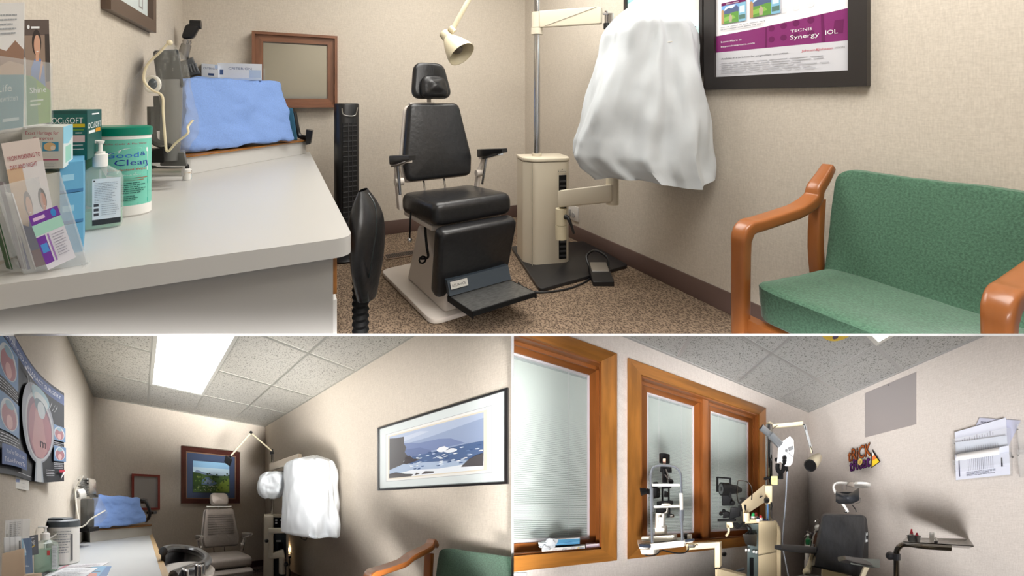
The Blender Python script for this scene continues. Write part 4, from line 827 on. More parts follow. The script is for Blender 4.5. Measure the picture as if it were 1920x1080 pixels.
for i in range(n3):
    a = A.P(112, 400, t=1.16); b = A.P(156, 400, t=1.2); c = A.P(160, 400, t=1.42); d = a+(c-b); z = T+.001+ph*i
    c8 = [V((v.x, v.y, zz)) for zz in (z, z+ph-.0015) for v in (a, b, c, d)]
    g = put(A, 'tissue_pack', MB(flat((96, 164, 204))).hexa(c8), smooth=False); tag(g, ('lowest', 'middle', 'topmost')[i]+' of three sky blue packs stacked behind the upper pump bottle', 'pack', 'sky blue packs stacked on the upper desk')
    if i: printed(A, 'front_print', face_of(c8, 0), (96, 164, 204), [((60, 120, 170), [(0, 0), (1, .1)]), ((150, 200, 226), [(.1, .4), (.6, .6)])], g)
c3 = A.P(108, 400, t=1.19); mb = MB(M('cream_cup', (232, 228, 200), .5)); hc = A.P(108, 321, t=1.19).z-T; mb.lathe([(.022, 0), (.033, hc), (.030, hc), (.020, .006)], 28, TR(c3.x, c3.y, T+.001)); tag(put(A, 'paper_cup', mb), 'cream paper cup half hidden behind the upper desk brochure holder', 'cup')
# brochure holders
bhd = thing(A, 'tall_brochure_rack', 'tall clear acrylic rack at the left wall holding teal and green leaflets', 'rack', A.P(50, 480, t=1.1))
def quadplate(mb, px, ts, th=.003):
    v = [A.P(x, y, t=t) for (x, y), t in zip(px, ts)]; n = (v[1]-v[0]).cross(v[3]-v[0]).normalized()*th
    mb.add(v+[p-n for p in v], [(0, 1, 2, 3), (7, 6, 5, 4), (0, 4, 5, 1), (1, 5, 6, 2), (2, 6, 7, 3), (3, 7, 4, 0)])
mb = MB(clear_pl); quadplate(mb, [(-20, 250), (97, 232), (96, 118), (-20, 102)], [1.03, 1.10, 1.10, 1.03]); quadplate(mb, [(46, 242), (48, 242), (46, 108), (44, 108)], [1.04, 1.04, 1.04, 1.04]); quadplate(mb, [(97, 232), (100, 234), (99, 118), (96, 118)], [1.10, 1.18, 1.18, 1.10]); quadplate(mb, [(-20, 250), (97, 232), (100, 236), (-20, 252)], [1.03, 1.10, 1.18, 1.07]); quadplate(mb, [(-20, 495), (85, 465), (85, 120), (-20, 110)], [1.075, 1.19, 1.19, 1.075], .004)
put(A, 'acrylic_body', mb, bhd)
lf = card(A, 'sky_leaflet', [(-12, 246), (44, 238), (-10, 6)], [1.045, 1.075, 1.045], (238, 240, 242), [((160, 128, 110), [(0, .42), (1, .44), (1, .62), (.7, .7), (.4, .62), (0, .66)]), ((206, 176, 150), [(0, .42), (1, .4), (1, .5), (.5, .54), (0, .48)]), ((84, 146, 160), [(0, 0), (1, 0), (1, .42), (0, .44)]), ((210, 226, 230), 'Life', .1, .3, .08, .5), ((190, 214, 220), 'Rewritten', .1, .22, .07, .7), ((200, 220, 226), [(.3, .06), (.85, .085)])]+lines(.1, .8, .74, .92, 5, (170, 176, 184), .35, 3)); tag(lf, 'pale leaflet with rocks and a teal lower half in the tall clear rack', 'leaflet', 'leaflets in the tall rack')
lf = card(A, 'portrait_leaflet', [(47, 236), (96, 229), (42, 37)], [1.085, 1.125, 1.085], (92, 78, 72), [((150, 128, 112), [(.05, .3), (1, .3), (1, .85), (.05, .85)]), ((60, 50, 46), [(.82, .4), (1, .4), (1, .86), (.82, .86)])]+person_pic(.05, .28, .95, .92, (104, 134, 190))+[((126, 168, 72), [(0, 0), (1, 0), (1, .3), (.6, .4), (.3, .46), (0, .48)]), ((104, 152, 110), [(0, 0), (.5, 0), (.45, .42), (.2, .46), (0, .48)]), (wh, 'Shine', .18, .3, .08, .64), ((214, 226, 206), [(.2, .22), (.7, .235)]), ((214, 226, 206), [(.2, .18), (.6, .195)]), (wh, disc(.2, .93, .05, .02)), (wh, [(.3, .915), (.62, .935)])]); tag(lf, 'brown leaflet with a smiling person in blue above a green field, tall clear rack', 'leaflet', 'leaflets in the tall rack')
lh = thing(A, 'desk_brochure_holder', 'clear acrylic holder of brochures on the near left corner of the upper desk', 'holder', A.P(60, 510, h=T))
mb = MB(clear_pl); quadplate(mb, [(48, 514), (165, 494), (112, 322), (-8, 350)], [1.045, 1.11, 1.09, 1.0]); quadplate(mb, [(165, 494), (158, 470), (108, 318), (112, 322)], [1.11, 1.2, 1.17, 1.09]); quadplate(mb, [(48, 514), (165, 494), (158, 470), (30, 490)], [1.045, 1.11, 1.19, 1.10]); quadplate(mb, [(48, 514), (30, 490), (-25, 330), (-8, 350)], [1.045, 1.1, 1.05, 1.0])
mb.bar(A.P(158, 499, t=1.09), A.P(166, 493, t=1.12), .006, .006); put(A, 'acrylic_body', mb, lh)
lf = card(A, 'couple_brochure', [(52, 505), (118, 486), (2, 269)], [1.06, 1.10, 1.015], (226, 214, 208), [((216, 186, 156), [(0, .1), (.45, .1), (.4, .8), (0, .8)]), ((232, 230, 232), [(.42, .3), (1, .3), (1, .82), (.42, .82)])]+person_pic(.1, .1, .65, .62, (90, 96, 160), (120, 108, 108))+person_pic(.5, .18, 1.05, .62, (176, 184, 206), (66, 54, 50), (196, 130, 104))+[((40, 46, 120), [(0, .0), (.5, .0), (.45, .3), (.1, .36), (0, .3)]), ((120, 30, 50), [(.2, 0), (.6, 0), (.6, .14), (.2, .14)]), ((168, 70, 84), 'FROM MORNING TO', .08, .86, .05, .88), ((168, 70, 84), 'DAY AND NIGHT', .1, .79, .05, .72)]); tag(lf, 'brochure picturing an older couple, tallest in the desk brochure holder', 'brochure', 'brochures in the desk holder')
lf = card(A, 'purple_pamphlet', [(90, 506), (142, 482), (53, 406)], [1.05, 1.085, 1.03], (222, 222, 232), [((118, 60, 164), [(0, .82), (1, .82), (1, 1), (0, 1)]), ((118, 60, 164), [(0, .1), (.3, .1), (.3, .6), (0, .6)]), ((170, 220, 204), [(0, .62), (1, .62), (1, .82), (0, .82)]), ((60, 140, 214), disc(.8, .91, .09, .07)), ((80, 150, 220), [(.05, .3), (.27, .46)]), ((226, 200, 230), [(.1, .88), (.5, .94)]), ((160, 120, 190), [(.36, .1), (.42, .6)])]+lines(.5, .95, .15, .58, 9, (160, 160, 176), .3, 3)); tag(lf, 'small purple and mint pamphlet in front of the couple brochure', 'brochure', 'brochures in the desk holder')
for i, (dx, col, lb) in enumerate(((0, (60, 104, 66), 'dark green leaflet edge at the far left of the desk brochure holder'), (16, (150, 140, 150), 'grey leaflet edge between the green one and the couple brochure'), (26, (222, 222, 224), 'white folded leaflet edge beside the purple pamphlet'))):
    lf = card(A, 'folded_leaflet', [(14+dx*1.6, 502), (24+dx*1.7, 505), (-22+dx*1.3, 372-2*dx+(40 if i == 2 else 0))], [1.075-.005*i, 1.068-.005*i, 1.04-.005*i], col, [((200, 200, 204), [(.8, 0), (1, 1)])]); tag(lf, lb, 'leaflet', 'folded leaflets in the desk holder')
# ================================================================ LOWER LEFT ROOM
PB_, QB, LB, HB = 2.055, 3.64, -.545, 2.555
struct(B, 'wall_back', MB(wall_mat).box(LB-.05, QB, 0, PB_+.05, QB+.05, HB+.05))
struct(B, 'wall_right', MB(wall_mat).box(PB_, 0, 0, PB_+.05, QB, HB+.05))
struct(B, 'wall_left', MB(wall_mat).box(LB-.05, .75, 0, LB, QB, HB+.05))
ac = acoustic('acoustic_board', (204, 202, 194)); tbar = M('ceiling_tbar', (168, 168, 160), .4)
cl = struct(B, 'ceiling', MB(ac).box(LB, .6, HB, PB_, QB, HB+.04))
mb = MB(tbar)
for p in (.10, .735, 1.405): mb.box(p-.012, .6, HB-.004, p+.012, QB, HB+.004)
for q in (2.945, 2.325, 1.665, 1.02): mb.box(LB, q-.012, HB-.0045, PB_, q+.012, HB+.0035)
for a in ((LB, .6, LB+.02, QB), (PB_-.02, .6, PB_, QB), (LB, QB-.02, PB_, QB)): mb.box(a[0], a[1], HB-.005, a[2], a[3], HB)
put(B, 'ceiling_grid', mb, cl)
m = carpet('patterned_carpet', (70, 56, 60), (120, 104, 100), .6); struct(B, 'floor', floor_mb(m, LB, .75, PB_, QB))
struct(B, 'baseboard_back', MB(M('plum_vinyl_base', (84, 58, 60), .5)).box(LB, QB-.012, 0, PB_, QB, .11)); struct(B, 'baseboard_right', MB(M('plum_vinyl_base')).box(PB_-.012, .3, 0, PB_, QB, .11))
mb = MB(M('floor_line', (52, 40, 46), .9))
for x, y, r in ((488, 1070, .1), (470, 1072, .14)):
    c = B.P(x, y, h=.002); mb.tube([(c.x+r*cos(a), c.y+r*.6*sin(a), .003) for a in [i*pi/8 for i in range(14)]], .006, 5)
put(B, 'floor_pattern', mb, bpy.data.objects.get('floor.001'))
lt = thing(B, 'ceiling_light', 'bright recessed fluorescent panel in the tiled ceiling of the lower left room', 'light', (.42, 2.3, HB))
mb = MB(M('light_trim', (214, 214, 206), .4)); x0, x1, y0, y1 = .122, .716, 1.70, 2.925
for bx in ((x0-.02, y0-.02, x1+.02, y0+.012), (x0-.02, y1-.012, x1+.02, y1+.02), (x0-.02, y0, x0+.012, y1), (x1-.012, y0, x1+.02, y1)): mb.box(bx[0], bx[1], HB-.014, bx[2], bx[3], HB+.01)
put(B, 'frame', mb, lt); put(B, 'diffuser', MB(M('lit_diffuser', (250, 252, 255), .5, emit=6)).box(x0, y0, HB-.009, x1, y1, HB-.003), lt)

# pictures
def picture(R, name, label, cat, O, U, W, N, fw, dp, fm, layers, lip=None, lipm=None, rough=.3):
    O, U, W = V(O), V(U), V(W); r = thing(R, name, label, cat, O); put(R, 'frame', frame_mb(O, U, W, N, fw, dp, fm, lip, lipm), r)
    u, w_ = U.normalized(), W.normalized(); f2 = fw+(lip or 0); put(R, 'print', sheet_mb(O+(u+w_)*f2*.95+V(N)*dp*.35, U-u*1.9*f2, W-w_*1.9*f2, N, *layers, rough=rough), r, smooth=False); return r
rn = random.Random(4)
def blob(cx, cy, r, n=12, j=.35, fy=1): return [(cx+r*(1-j*rn.random())*cos(2*pi*i/n), cy+fy*r*(1-j*rn.random())*sin(2*pi*i/n)) for i in range(n)]
slate = (74, 88, 116)
ix = lambda pts: [(.125+.75*x, .13+.70*y) for x, y in pts]
it = [((52, 62, 88), [(.115, .12), (.885, .84)]), ((196, 222, 238), ix([(0, 0), (1, 0), (1, 1), (0, 1)])), ((150, 196, 230), ix([(0, .8), (1, .8), (1, 1), (0, 1)])), ((132, 152, 184), ix([(0, .6), (.1, .72), (.25, .66), (.4, .62), (.6, .58), (1, .6), (1, .5), (0, .5)])), ((84, 112, 66), ix([(0, 0), (1, 0), (1, .58), (.7, .56), (.4, .56), (.2, .6), (0, .6)])), ((58, 82, 46), ix([(0, .1), (.25, .1), (.28, .4), (.2, .62), (0, .64)])), ((112, 140, 176), ix([(.22, .26), (.5, .22), (.66, .32), (.5, .42), (.42, .5), (.3, .5), (.24, .4)])), ((152, 176, 206), ix([(.28, .3), (.45, .28), (.5, .36), (.36, .46)])), ((126, 148, 66), ix([(.6, .04), (1, .04), (1, .5), (.8, .4), (.66, .2)])), ((52, 76, 40), ix([(.5, .5), (.7, .48), (.72, .56), (.52, .57)]))]
for i in range(46): it.append((rn.choice([(70, 96, 48), (104, 132, 70), (46, 66, 40), (140, 156, 84)]), ix(blob(rn.random()*.94+.03, .08+rn.random()*.42, .03, 7))))
for i in range(26): it.append(((226, 224, 214), ix(blob(.05+.6*rn.random(), .05+.18*rn.random(), .014, 6))))
for x, y, r in ((.38, .6, .035), (.44, .62, .03), (.64, .6, .03), (.86, .58, .03), (.93, .64, .035), (.98, .6, .03)): it.append(((40, 58, 34), ix(blob(x, y, r, 9))))
picture(B, 'landscape_picture', 'river landscape in a dark red wood frame with slate mat behind the taupe chair', 'picture', (.56, QB-.002, 1.142), (.975, 0, 0), (0, 0, .88), (0, -1, 0), .075, .04, wood('mahogany_frame', (86, 48, 42), .3, .6, 30), (slate, it), .012, M('gilt_lip', (150, 120, 96), .4))
mbm = frame_mb((-.1, QB-.002, 1.05), (.366, 0, 0), (0, 0, .51), (0, -1, 0), .03, .03, wood('red_frame', (140, 64, 56), .35, .8, 30))
mrB = thing(B, 'wall_mirror', 'small upright mirror in a thin red wood frame, lower left room', 'mirror', (0, QB, 1.05)); put(B, 'frame', mbm, mrB); put(B, 'mirror_glass', MB(M('mirror_painted_grey', (166, 164, 162), .3, .15)).box(-.075, QB-.014, 1.075, .242, QB-.008, 1.536), mrB)  # the glass hardly mirrors; its grey reflection is put into the colour
# seascape on the right wall
P_ = PB_-.002; U = V((0, -.865, 0)); yq = 1.405; O = V((P_, yq, 1.268)); sc1 = [((150, 156, 164), [(.075, .115), (.93, .885)]), ((232, 232, 228), [(.078, .12), (.927, .88)])]
def I(pts): return [(.115+.765*x, .165+.665*y) for x, y in pts]
sea = [((222, 214, 196), [(.1, .15), (.9, .85)]), ((150, 166, 196), I([(0, 0), (1, 0), (1, 1), (0, 1)])), ((176, 190, 214), I([(0, .72), (.5, .78), (1, .9), (1, 1), (0, 1)])), ((196, 206, 224), I([(.1, .78), (.5, .9), (.4, .95), (.1, .9)])), ((122, 138, 178), I([(.2, .95-.18), (.3, .74), (.38, .7), (.6, .7), (.72, .66), (.85, .52), (.2, .46)])), ((108, 124, 164), I([(.2, .62), (.4, .6), (.52, .5), (.52, .42), (.22, .42)])), ((92, 90, 92), I([(0, .16), (0, .96), (.1, .93), (.2, .92), (.2, .76), (.23, .66), (.21, .56), (.25, .46), (.22, .3), (.12, .22)])), ((84, 108, 148), I([(.25, .42), (.6, .46), (.85, .5), (1, .5), (1, .12), (.5, .1), (.22, .24)])), ((170, 188, 212), I([(0, .2), (.2, .3), (.5, .26), (.9, .2), (1, .24), (1, .1), (0, .05)])), ((228, 234, 240), I([(0, .06), (.3, .14), (.6, .1), (1, .14), (1, 0), (0, 0)]))]
for i in range(70): x = rn.random(); sea.append((rn.choice([(236, 240, 244), (206, 218, 232), (60, 88, 134), (112, 138, 176)]), I([(x*.94, .12+.34*rn.random()+dy) for dy in (0,)]+[(min(1, x*.94+.05), 0) for _ in ()]) if 0 else I(blob(.2+.78*x, .13+.33*rn.random(), .026, 8, .4, .5))))
sea += [((236, 240, 246), I(blob(.64, .48, .07, 12, .4, .9))), ((226, 232, 240), I(blob(.72, .42, .07, 12, .4, .7))), ((70, 66, 70), I([(.2, .3), (.22, .44), (.28, .46), (.32, .38), (.4, .34), (.3, .3), (.24, .28)])), ((86, 84, 86), I([(.82, .08), (.88, .2), (.95, .26), (1, .28), (1, .06)])), ((90, 88, 90), I([(0, 0), (0, .1), (.1, .12), (.22, .06), (.32, .04), (.3, 0)])), ((96, 94, 96), I([(.42, .02), (.46, .07), (.56, .05), (.55, .02)])), ((96, 94, 96), I([(.34, .02), (.36, .06), (.4, .03)]))]
picture(B, 'seascape_picture', 'long thin black framed seascape print with a wide white mat', 'picture', O, U, (0, 0, .60), (-1, 0, 0), .014, .02, M('thin_black_frame', (30, 30, 32), .3), ((214, 222, 222), sc1+sea))

# curled eye poster on the left wall
def ef(u, v, k=0):
    c = max(0, (u-.45)/.55); return V((LB+.012+.07*c*c+k, 1.27+.72*u, 1.262+.03*u+(.70-.095*u)*v+.012*sin(u*7)))
pst = thing(B, 'eye_anatomy_poster', 'dark curling poster of a large eye cross-section on the left wall', 'poster', (LB, 1.7, 1.32))
mb = MB(flat((56, 58, 64), .6)); mb.grid(lambda u, v: ef(u, v), 48, 4); mb.grid(lambda u, v: ef(u, v, -.0012), 48, 4); put(B, 'sheet', mb, pst)
E = lambda cx, cy, a, b, n=26: disc(cx, cy, a, b, n)
pb = (128, 160, 200); pk = (184, 132, 140)
pa_ = [((96, 112, 160), [(0, .9), (1, .86), (1, .97), (0, 1)]), ((178, 186, 206), [(.1, .93), (.32, .93), (.32, .99), (.1, .99)]), ((232, 236, 244), 'ADVANCED CATARACT SURGERY', .16, .905, .055, .8)]
for x0, y0, x1, y1 in ((.1, .62, .36, .88), (.1, .28, .36, .52), (.84, .44, 1, .6), (.84, .22, 1, .38)):
    w_, h_ = x1-x0, y1-y0; pa_ += [(pb, [(x0, y0), (x1, y1)]), ((220, 226, 232), E(x0+w_*.5, y0+h_*.5, w_*.42, h_*.44)), (pk, E(x0+w_*.5, y0+h_*.44, w_*.36, h_*.36)), ((160, 190, 206), E(x0+w_*.5, y0+h_*.78, w_*.2, h_*.12)), ((232, 190, 190), E(x0+w_*.5, y0+h_*.3, w_*.15, h_*.2))]
    pa_ += [((206, 208, 214), l[1]) for l in lines(x0, x1, y0-.085, y0-.012, 4, pb, .35, int(x0*50)+2)]
pa_ += [((168, 172, 184), E(.6, .5, .24, .335, 40)), ((178, 186, 196), [(.56, .0), (.69, .0), (.67, .2), (.58, .2)]), ((206, 210, 214), [(.585, .0), (.665, .0), (.65, .22), (.6, .22)]), ((206, 208, 212), E(.62, .48, .205, .29, 40)), ((150, 116, 130), E(.62, .475, .185, .265, 40)), (pk, E(.63, .46, .165, .235, 40)), ((204, 158, 160), [(.58, .66), (.66, .66), (.74, .3), (.68, .22), (.58, .22), (.52, .32)]), ((176, 206, 216), E(.64, .76, .13, .085)), ((222, 230, 232), E(.65, .735, .10, .06)), ((130, 146, 156), E(.64, .68, .085, .06)), ((214, 222, 226), E(.655, .655, .055, .075))]
for x in (.44, .49, .53): pa_ += [((214, 216, 220), [(x, .82), (x+.006, .82), (x+.05, .72), (x+.044, .72)]), ((236, 236, 240), [(x-.04, .845), (x, .86)])]
for x in (.8, .84, .87): pa_ += [((214, 216, 220), [(x, .8-.5*(x-.8)), (x+.006, .8), (x-.03, .72), (x-.036, .72)])]
pa_ += [((60, 48, 60), 'm', .63, .32, .12, .09), ((74, 100, 160), [(.1, .06), (.43, .06), (.43, .19), (.1, .19)]), ((226, 232, 244), "You've Got A Lot", .15, .135, .042, .24), ((226, 232, 244), 'To Look Forward To!', .13, .08, .042, .27), ((206, 60, 80), [(.9, .1), (.97, .13)]), ((236, 236, 240), [(.92, .03), (.98, .1), (.96, .11), (.93, .06)]), ((190, 192, 198), [(.3, .02), (.5, .026)])]
pa_ += [((206, 208, 214), l[1]) for l in lines(.72, .85, .06, .13, 4, pb, .35, 9)]
mb = MB(flat((56, 58, 64), .6)); printmap(mb, pa_, ef); put(B, 'print', mb, pst, smooth=False)
strip = card(B, 'label_strip', [(-20, 908), (54, 920), (-20, 880)], [.955, 1.23, .955], (226, 226, 222), [((170, 172, 176), [(.3, .7), (.4, .74)]), ((170, 172, 176), [(.3, .2), (.4, .24)]), ((170, 172, 176), [(.55, .6), (.65, .64)]), ((170, 172, 176), [(.75, .5), (.85, .54)]), ((170, 172, 176), [(.75, .2), (.85, .24)]), ((40, 90, 170), [(.6, .5), (.7, .54), (.7, .8), (.6, .76)])]); tag(strip, 'narrow white paper strip with a blue clip below the eye poster', 'paper')

# desk of the lower left room
TB = .736
dk = thing(B, 'writing_desk', 'grey topped desk with light oak edge in the lower left room', 'desk', (-.2, 2, 0))
lam2 = M('grey_laminate', (196, 199, 200), .35); pale_oak = wood('pale_oak', (206, 172, 120), .4, .8, 26)
put(B, 'worktop', MB(lam2).prism([(LB, .85), (.112, .85), (.112, 3.40), (LB, 3.40)], TB-.04, TB), dk); put(B, 'oak_edge', MB(pale_oak).box(.112, .85, TB-.045, .15, 3.40, TB+.001), dk)
put(B, 'side_panel', MB(M('desk_side', (190, 184, 174), .5)).box(.08, .9, 0, .1, 3.38, TB-.045), dk)
ra, rb = B.P(169, 1017, h=TB), B.P(284, 1003, h=TB); HR = .13
rs = thing(B, 'corner_riser', 'low grey riser with oak edge under the towel, lower left room', 'riser', (-.2, 3.2, TB))
def sp(a, b, k): return [(a.x+k, a.y-k), (b.x+k, b.y-k), (b.x+k, 3.39), (LB+.01, 3.39), (LB+.01, a.y+.13-k)]
put(B, 'body', MB(M('riser_grey', (196, 192, 184), .4)).prism(sp(ra, rb, 0), TB+.001, TB+HR-.012), rs); put(B, 'oak_top', MB(oak).prism(sp(ra, rb, .006), TB+HR-.012, TB+HR), rs)
TL, TRr, BR, BL = B.P(186, 929, t=2.42), B.P(263, 933, t=2.86), B.P(277, 981, t=2.86), B.P(167, 993, t=2.32); bk = V((-.1, .2, 0))
tw = MB(towel_mat); tw.hexa([BL, BR, BR+V((-.12, .14, 0)), BL+bk, TL, TRr, TRr+V((-.14, .12, 0)), TL+bk*.8], 26, .09, .02, 7)
tag(put(B, 'blue_towel', tw.clamp(LB+.01, None, QB-.01, TB+HR)), 'light blue towel draped over an instrument in the lower left room', 'towel')
k = pp(B, 2.95); cr = thing(B, 'covered_field_tester', 'curved black head rest poking out right of the lower left blue towel', 'instrument', k(278, 980)); mb = MB(black_pl)
mb.tube([k(262, 938), k(272, 940), k(278, 950), k(281, 962), k(278, 972), k(272, 978)], .022, 8, sub=4); mb.hexa(fbox(B, 274, 959, 288, 964, 2.95, .1), 1, .1); mb.hexa(fbox(B, 263, 935, 270, 944, 2.95, .1), 1, .1); put(B, 'head_rest', mb, cr)
# covered microscope
t0 = 2.1; g = pp(B, t0); ms = thing(B, 'table_microscope', 'black and chrome microscope under the clear cover in the lower left room', 'microscope', g(156, 1000))
put(B, 'column', MB(black_matte).hexa(fbox(B, 150, 935, 163, 992, t0, .1), 1, .1), ms); mb = MB(chrome); mb.hexa(fb(B, (146, 930), (166, 930), (165, 896), (149, 895), t0, .12), 1, .15)
for y in range(900, 928, 6): mb.use(black_pl).cyl(g(147, y, -.01), g(166, y+1, -.01), .008, 8)
put(B, 'head', mb, ms); mb = MB(white_pl); mb.cyl(g(146, 927, -.06), g(158, 925, -.02), .045, 20); mb.use(black_pl).cyl(g(144, 927, -.07), g(146, 927, -.06), .03, 16); put(B, 'eyepiece', mb, ms)
put(B, 'base', MB(black_matte).hexa(fbox(B, 145, 990, 167, 998, t0, .14), 1, .05), ms); put(B, 'knob', MB(black_pl).hexa(fbox(B, 168, 926, 179, 933, t0, .04), 1, .1), ms)
cv = drape(B, film, t0, [(892, 154, 158), (905, 146, 166), (925, 136, 176), (945, 124, 188), (960, 116, 197), (968, 120, 196), (985, 136, 180)], .15, 5, .02, 5, 44, .02, 2.2, rows=26); cv.clamp(LB+.004)
dc = put(B, 'clear_dust_cover', cv); tag(dc, 'clear plastic cover with white cord over the lower left room microscope', 'dust cover')
mb = MB(M('white_cord', (228, 224, 214), .6)); mb.tube([g(156, 892, -.14), g(150, 902, -.15), g(142, 918, -.15), g(143, 945, -.16), g(147, 970, -.16), g(149, 988, -.16), g(160, 984, -.16), g(172, 972, -.16), g(198, 957, -.1)], .006, 6, sub=5); put(B, 'cord', mb, dc)

# exam chair, covered heads, stand
exam_chair(B, (.925, 2.67, 0), -4, 'taupe vinyl exam chair with pleated back in the lower left room', taupe_vinyl, offwhite, dict(pleats=True, head='oval', sh=.53, bh=.50, bw=.245, btw=.19, hgap=.035, lh=.40, padm=M('taupe_pad', (126, 118, 110), .5)))
sB = thing(B, 'instrument_stand', 'beige refraction stand with dark console panel in the lower left room', 'stand', (1.66, 2.7, 0))
t0 = 3.1; k = pp(B, t0)
put(B, 'column', MB(beige).hexa(fb(B, (495, 1105), (513, 1105), (513, 965), (496, 966), t0, .3), 1, .04), sB)
mb = MB(M('console_slate', (58, 64, 68), .45)); mb.hexa(fb(B, (513, 1105), (538, 1105), (538, 970), (513, 968), t0+.02, .26), 1, .02); con = put(B, 'console_panel', mb, sB)
mb = MB(beige); mb.hexa(fb(B, (512, 970), (539, 971), (539, 966), (512, 965), t0-.005, .3), 1, .02); mb.hexa(fb(B, (537, 1105), (541, 1105), (541, 968), (537, 968), t0, .28)); put(B, 'column_trim', mb, sB)
mb = MB(black_matte); mb.hexa(fbox(B, 514, 972, 530, 989, t0-.006, .01)); mb.use(flat((214, 214, 216)))
for x, y in ((516, 974), (516, 979), (525, 974), (527, 980)): mb.hexa(fbox(B, x, y, x+4, y+3, t0-.012, .006))
put(B, 'switches', mb, con)
mb = MB(flat((214, 214, 214))); mb.hexa(fbox(B, 518, 1013, 527, 1016, t0-.006, .006)); mb.use(black_matte).hexa(fbox(B, 522, 1017, 531, 1033, t0-.004, .006)); put(B, 'socket_plate', mb, con)
a_ = k(510.5, 0, .1); pole = MB(chrome).cyl((a_.x, a_.y, k(0, 965).z), (a_.x, a_.y, k(0, 843).z), .0185, 20); put(B, 'pole', pole, sB)
mb = MB(M('beige_arm', (216, 202, 184), .4)); A0, A1 = (504, 884), (561, 869); mb.hexa([B.P(*p, t=t) for p, t in (((505, 882), 3.1), ((560, 868), 2.65), ((566, 868), 2.72), ((512, 882), 3.18), ((505, 870), 3.1), ((560, 850), 2.65), ((566, 851), 2.72), ((512, 868), 3.18))], 1, .04); mb.cyl((a_.x, a_.y, k(0, 890).z), (a_.x, a_.y, k(0, 866).z), .045, 18); ua = put(B, 'upper_arm', mb, sB)
mb = MB(black_pl); mb.hexa(fbox(B, 510, 883, 526, 888, t0-.1, .05), 1, .05); mb.tube([k(524, 886, -.1), k(538, 883, -.3)], .012, 8); put(B, 'arm_hinge', mb, ua)
mb = MB(beige); mb.hexa(fb(B, (504, 1049), (512.5, 1049), (512.5, 992), (504, 992), t0-.12, .08), 1, .1); mb.hexa(fb(B, (504, 1001), (562, 998), (562, 990), (504, 991), [t0-.12, 2.7, 2.7, t0-.12], .07), 1, .05); mb.hexa(fb(B, (504, 1049), (535, 1046), (532, 1031), (504, 1040), t0-.12, .08), 1, .08); mb.cyl(k(529, 1075, -.1), k(529, 1046, -.1), .045, 16); la = put(B, 'lower_arm', mb, sB)
mb = MB(black_pl); mb.ball(k(500, 1014, -.12), .028); mb.ball(k(536, 1058, -.12), .034); mb.cyl(k(500, 1014, -.12), k(507, 1014, -.1), .01, 8); put(B, 'lock_knobs', mb, la)
cv = drape(B, sheet, 2.95, [(887, 494, 536), (894, 486, 538), (905, 482, 538), (916, 481, 538), (926, 485, 534), (933, 492, 524), (935, 498, 516)], .2, 5, .02, 8, 72, .004, 2.3, rows=30)
tag(put(B, 'round_dust_sheet', cv, sharp=70), 'small rounded white cover over an instrument head left of the tall cover', 'cover')
cv = drape(B, sheet, 2.6, [(856, 583, 594), (860, 566, 602), (866, 540, 612), (872, 536, 622), (884, 535, 627), (920, 534, 629), (955, 533, 630), (985, 531, 631), (998, 531, 631), (1002, 550, 630), (1004, 575, 629)], .28, 4, .035, 13, 110, .01, 3.2, rows=60)
tag(put(B, 'tall_dust_sheet', cv, sharp=70), 'tall boxy white cover hanging from the beige arm, lower left room', 'cover')
k = pp(B, 2.6); tag(put(B, 'loose_cable', MB(black_pl).tube([k(562, 999), k(563, 1006), k(568, 1011), k(574, 1012), k(575, 1004), k(570, 1000), (k(578, 1001)), (k(581, 1003))], .005, 6, sub=5)), 'thin black cable loop dangling under the tall white cover', 'cable')
lB = thing(B, 'exam_lamp', 'small black headed lamp on a bent cream arm over the taupe chair', 'lamp', B.P(428, 860, t=2.9)); k = pp(B, 3.0)
mb = MB(cream); mb.tube([k(431, 857), k(470, 812)], .012, 10); mb.tube([k(471, 812), k(510, 846, .15)], .011, 10); put(B, 'arm', mb, lB)
mb = MB(black_pl); mb.ball(k(470.5, 811), .022); mb.hexa(fb(B, (506, 851), (514, 851), (512, 841), (508, 841), 3.14, .05), 1, .2); mb.ball(k(432, 856), .018); put(B, 'joints', mb, lB)
mb = MB(black_matte); mb.hexa(fb(B, (420, 866), (430, 873), (434.5, 860), (423, 853), 2.95, .08), 1, .12); put(B, 'lamp_head', mb, lB)
ob = thing(B, 'night_light', 'small lit night light plugged into the outlet behind the stand, lower left room', 'night light', (PB_, 2.8, .3)); c = B.P(543, 1039, p=PB_)
mb = MB(white_pl); mb.box(PB_-.012, c.y-.04, c.z-.05, PB_, c.y+.04, c.z+.04, None, .003); mb.box(PB_-.03, c.y-.02, c.z-.03, PB_-.01, c.y+.02, c.z+.01); put(B, 'outlet_plate', mb, ob); put(B, 'glow_cap', MB(M('warm_glow', (255, 214, 160), .5, emit=9)).box(PB_-.045, c.y-.022, c.z+.045, PB_-.01, c.y+.022, c.z+.10, None, .01), ob)
k = pp(B, 3.35); mb = MB(black_pl); mb.hexa(fbox(B, 541, 1043, 546, 1047, 3.3, .05), 1, .1); mb.tube([k(542, 1046), k(543, 1056), k(541, 1064), k(544, 1072), k(542, 1085)], .012, 6, sub=4); tag(put(B, 'power_plug', mb), 'black plug and hanging cord below the night light', 'plug')
bench(B, 2.03, .895, .10, 'green upholstered bench with cherry arm by the right wall, lower left room', top=.825, pa=1.21, amid=.735)

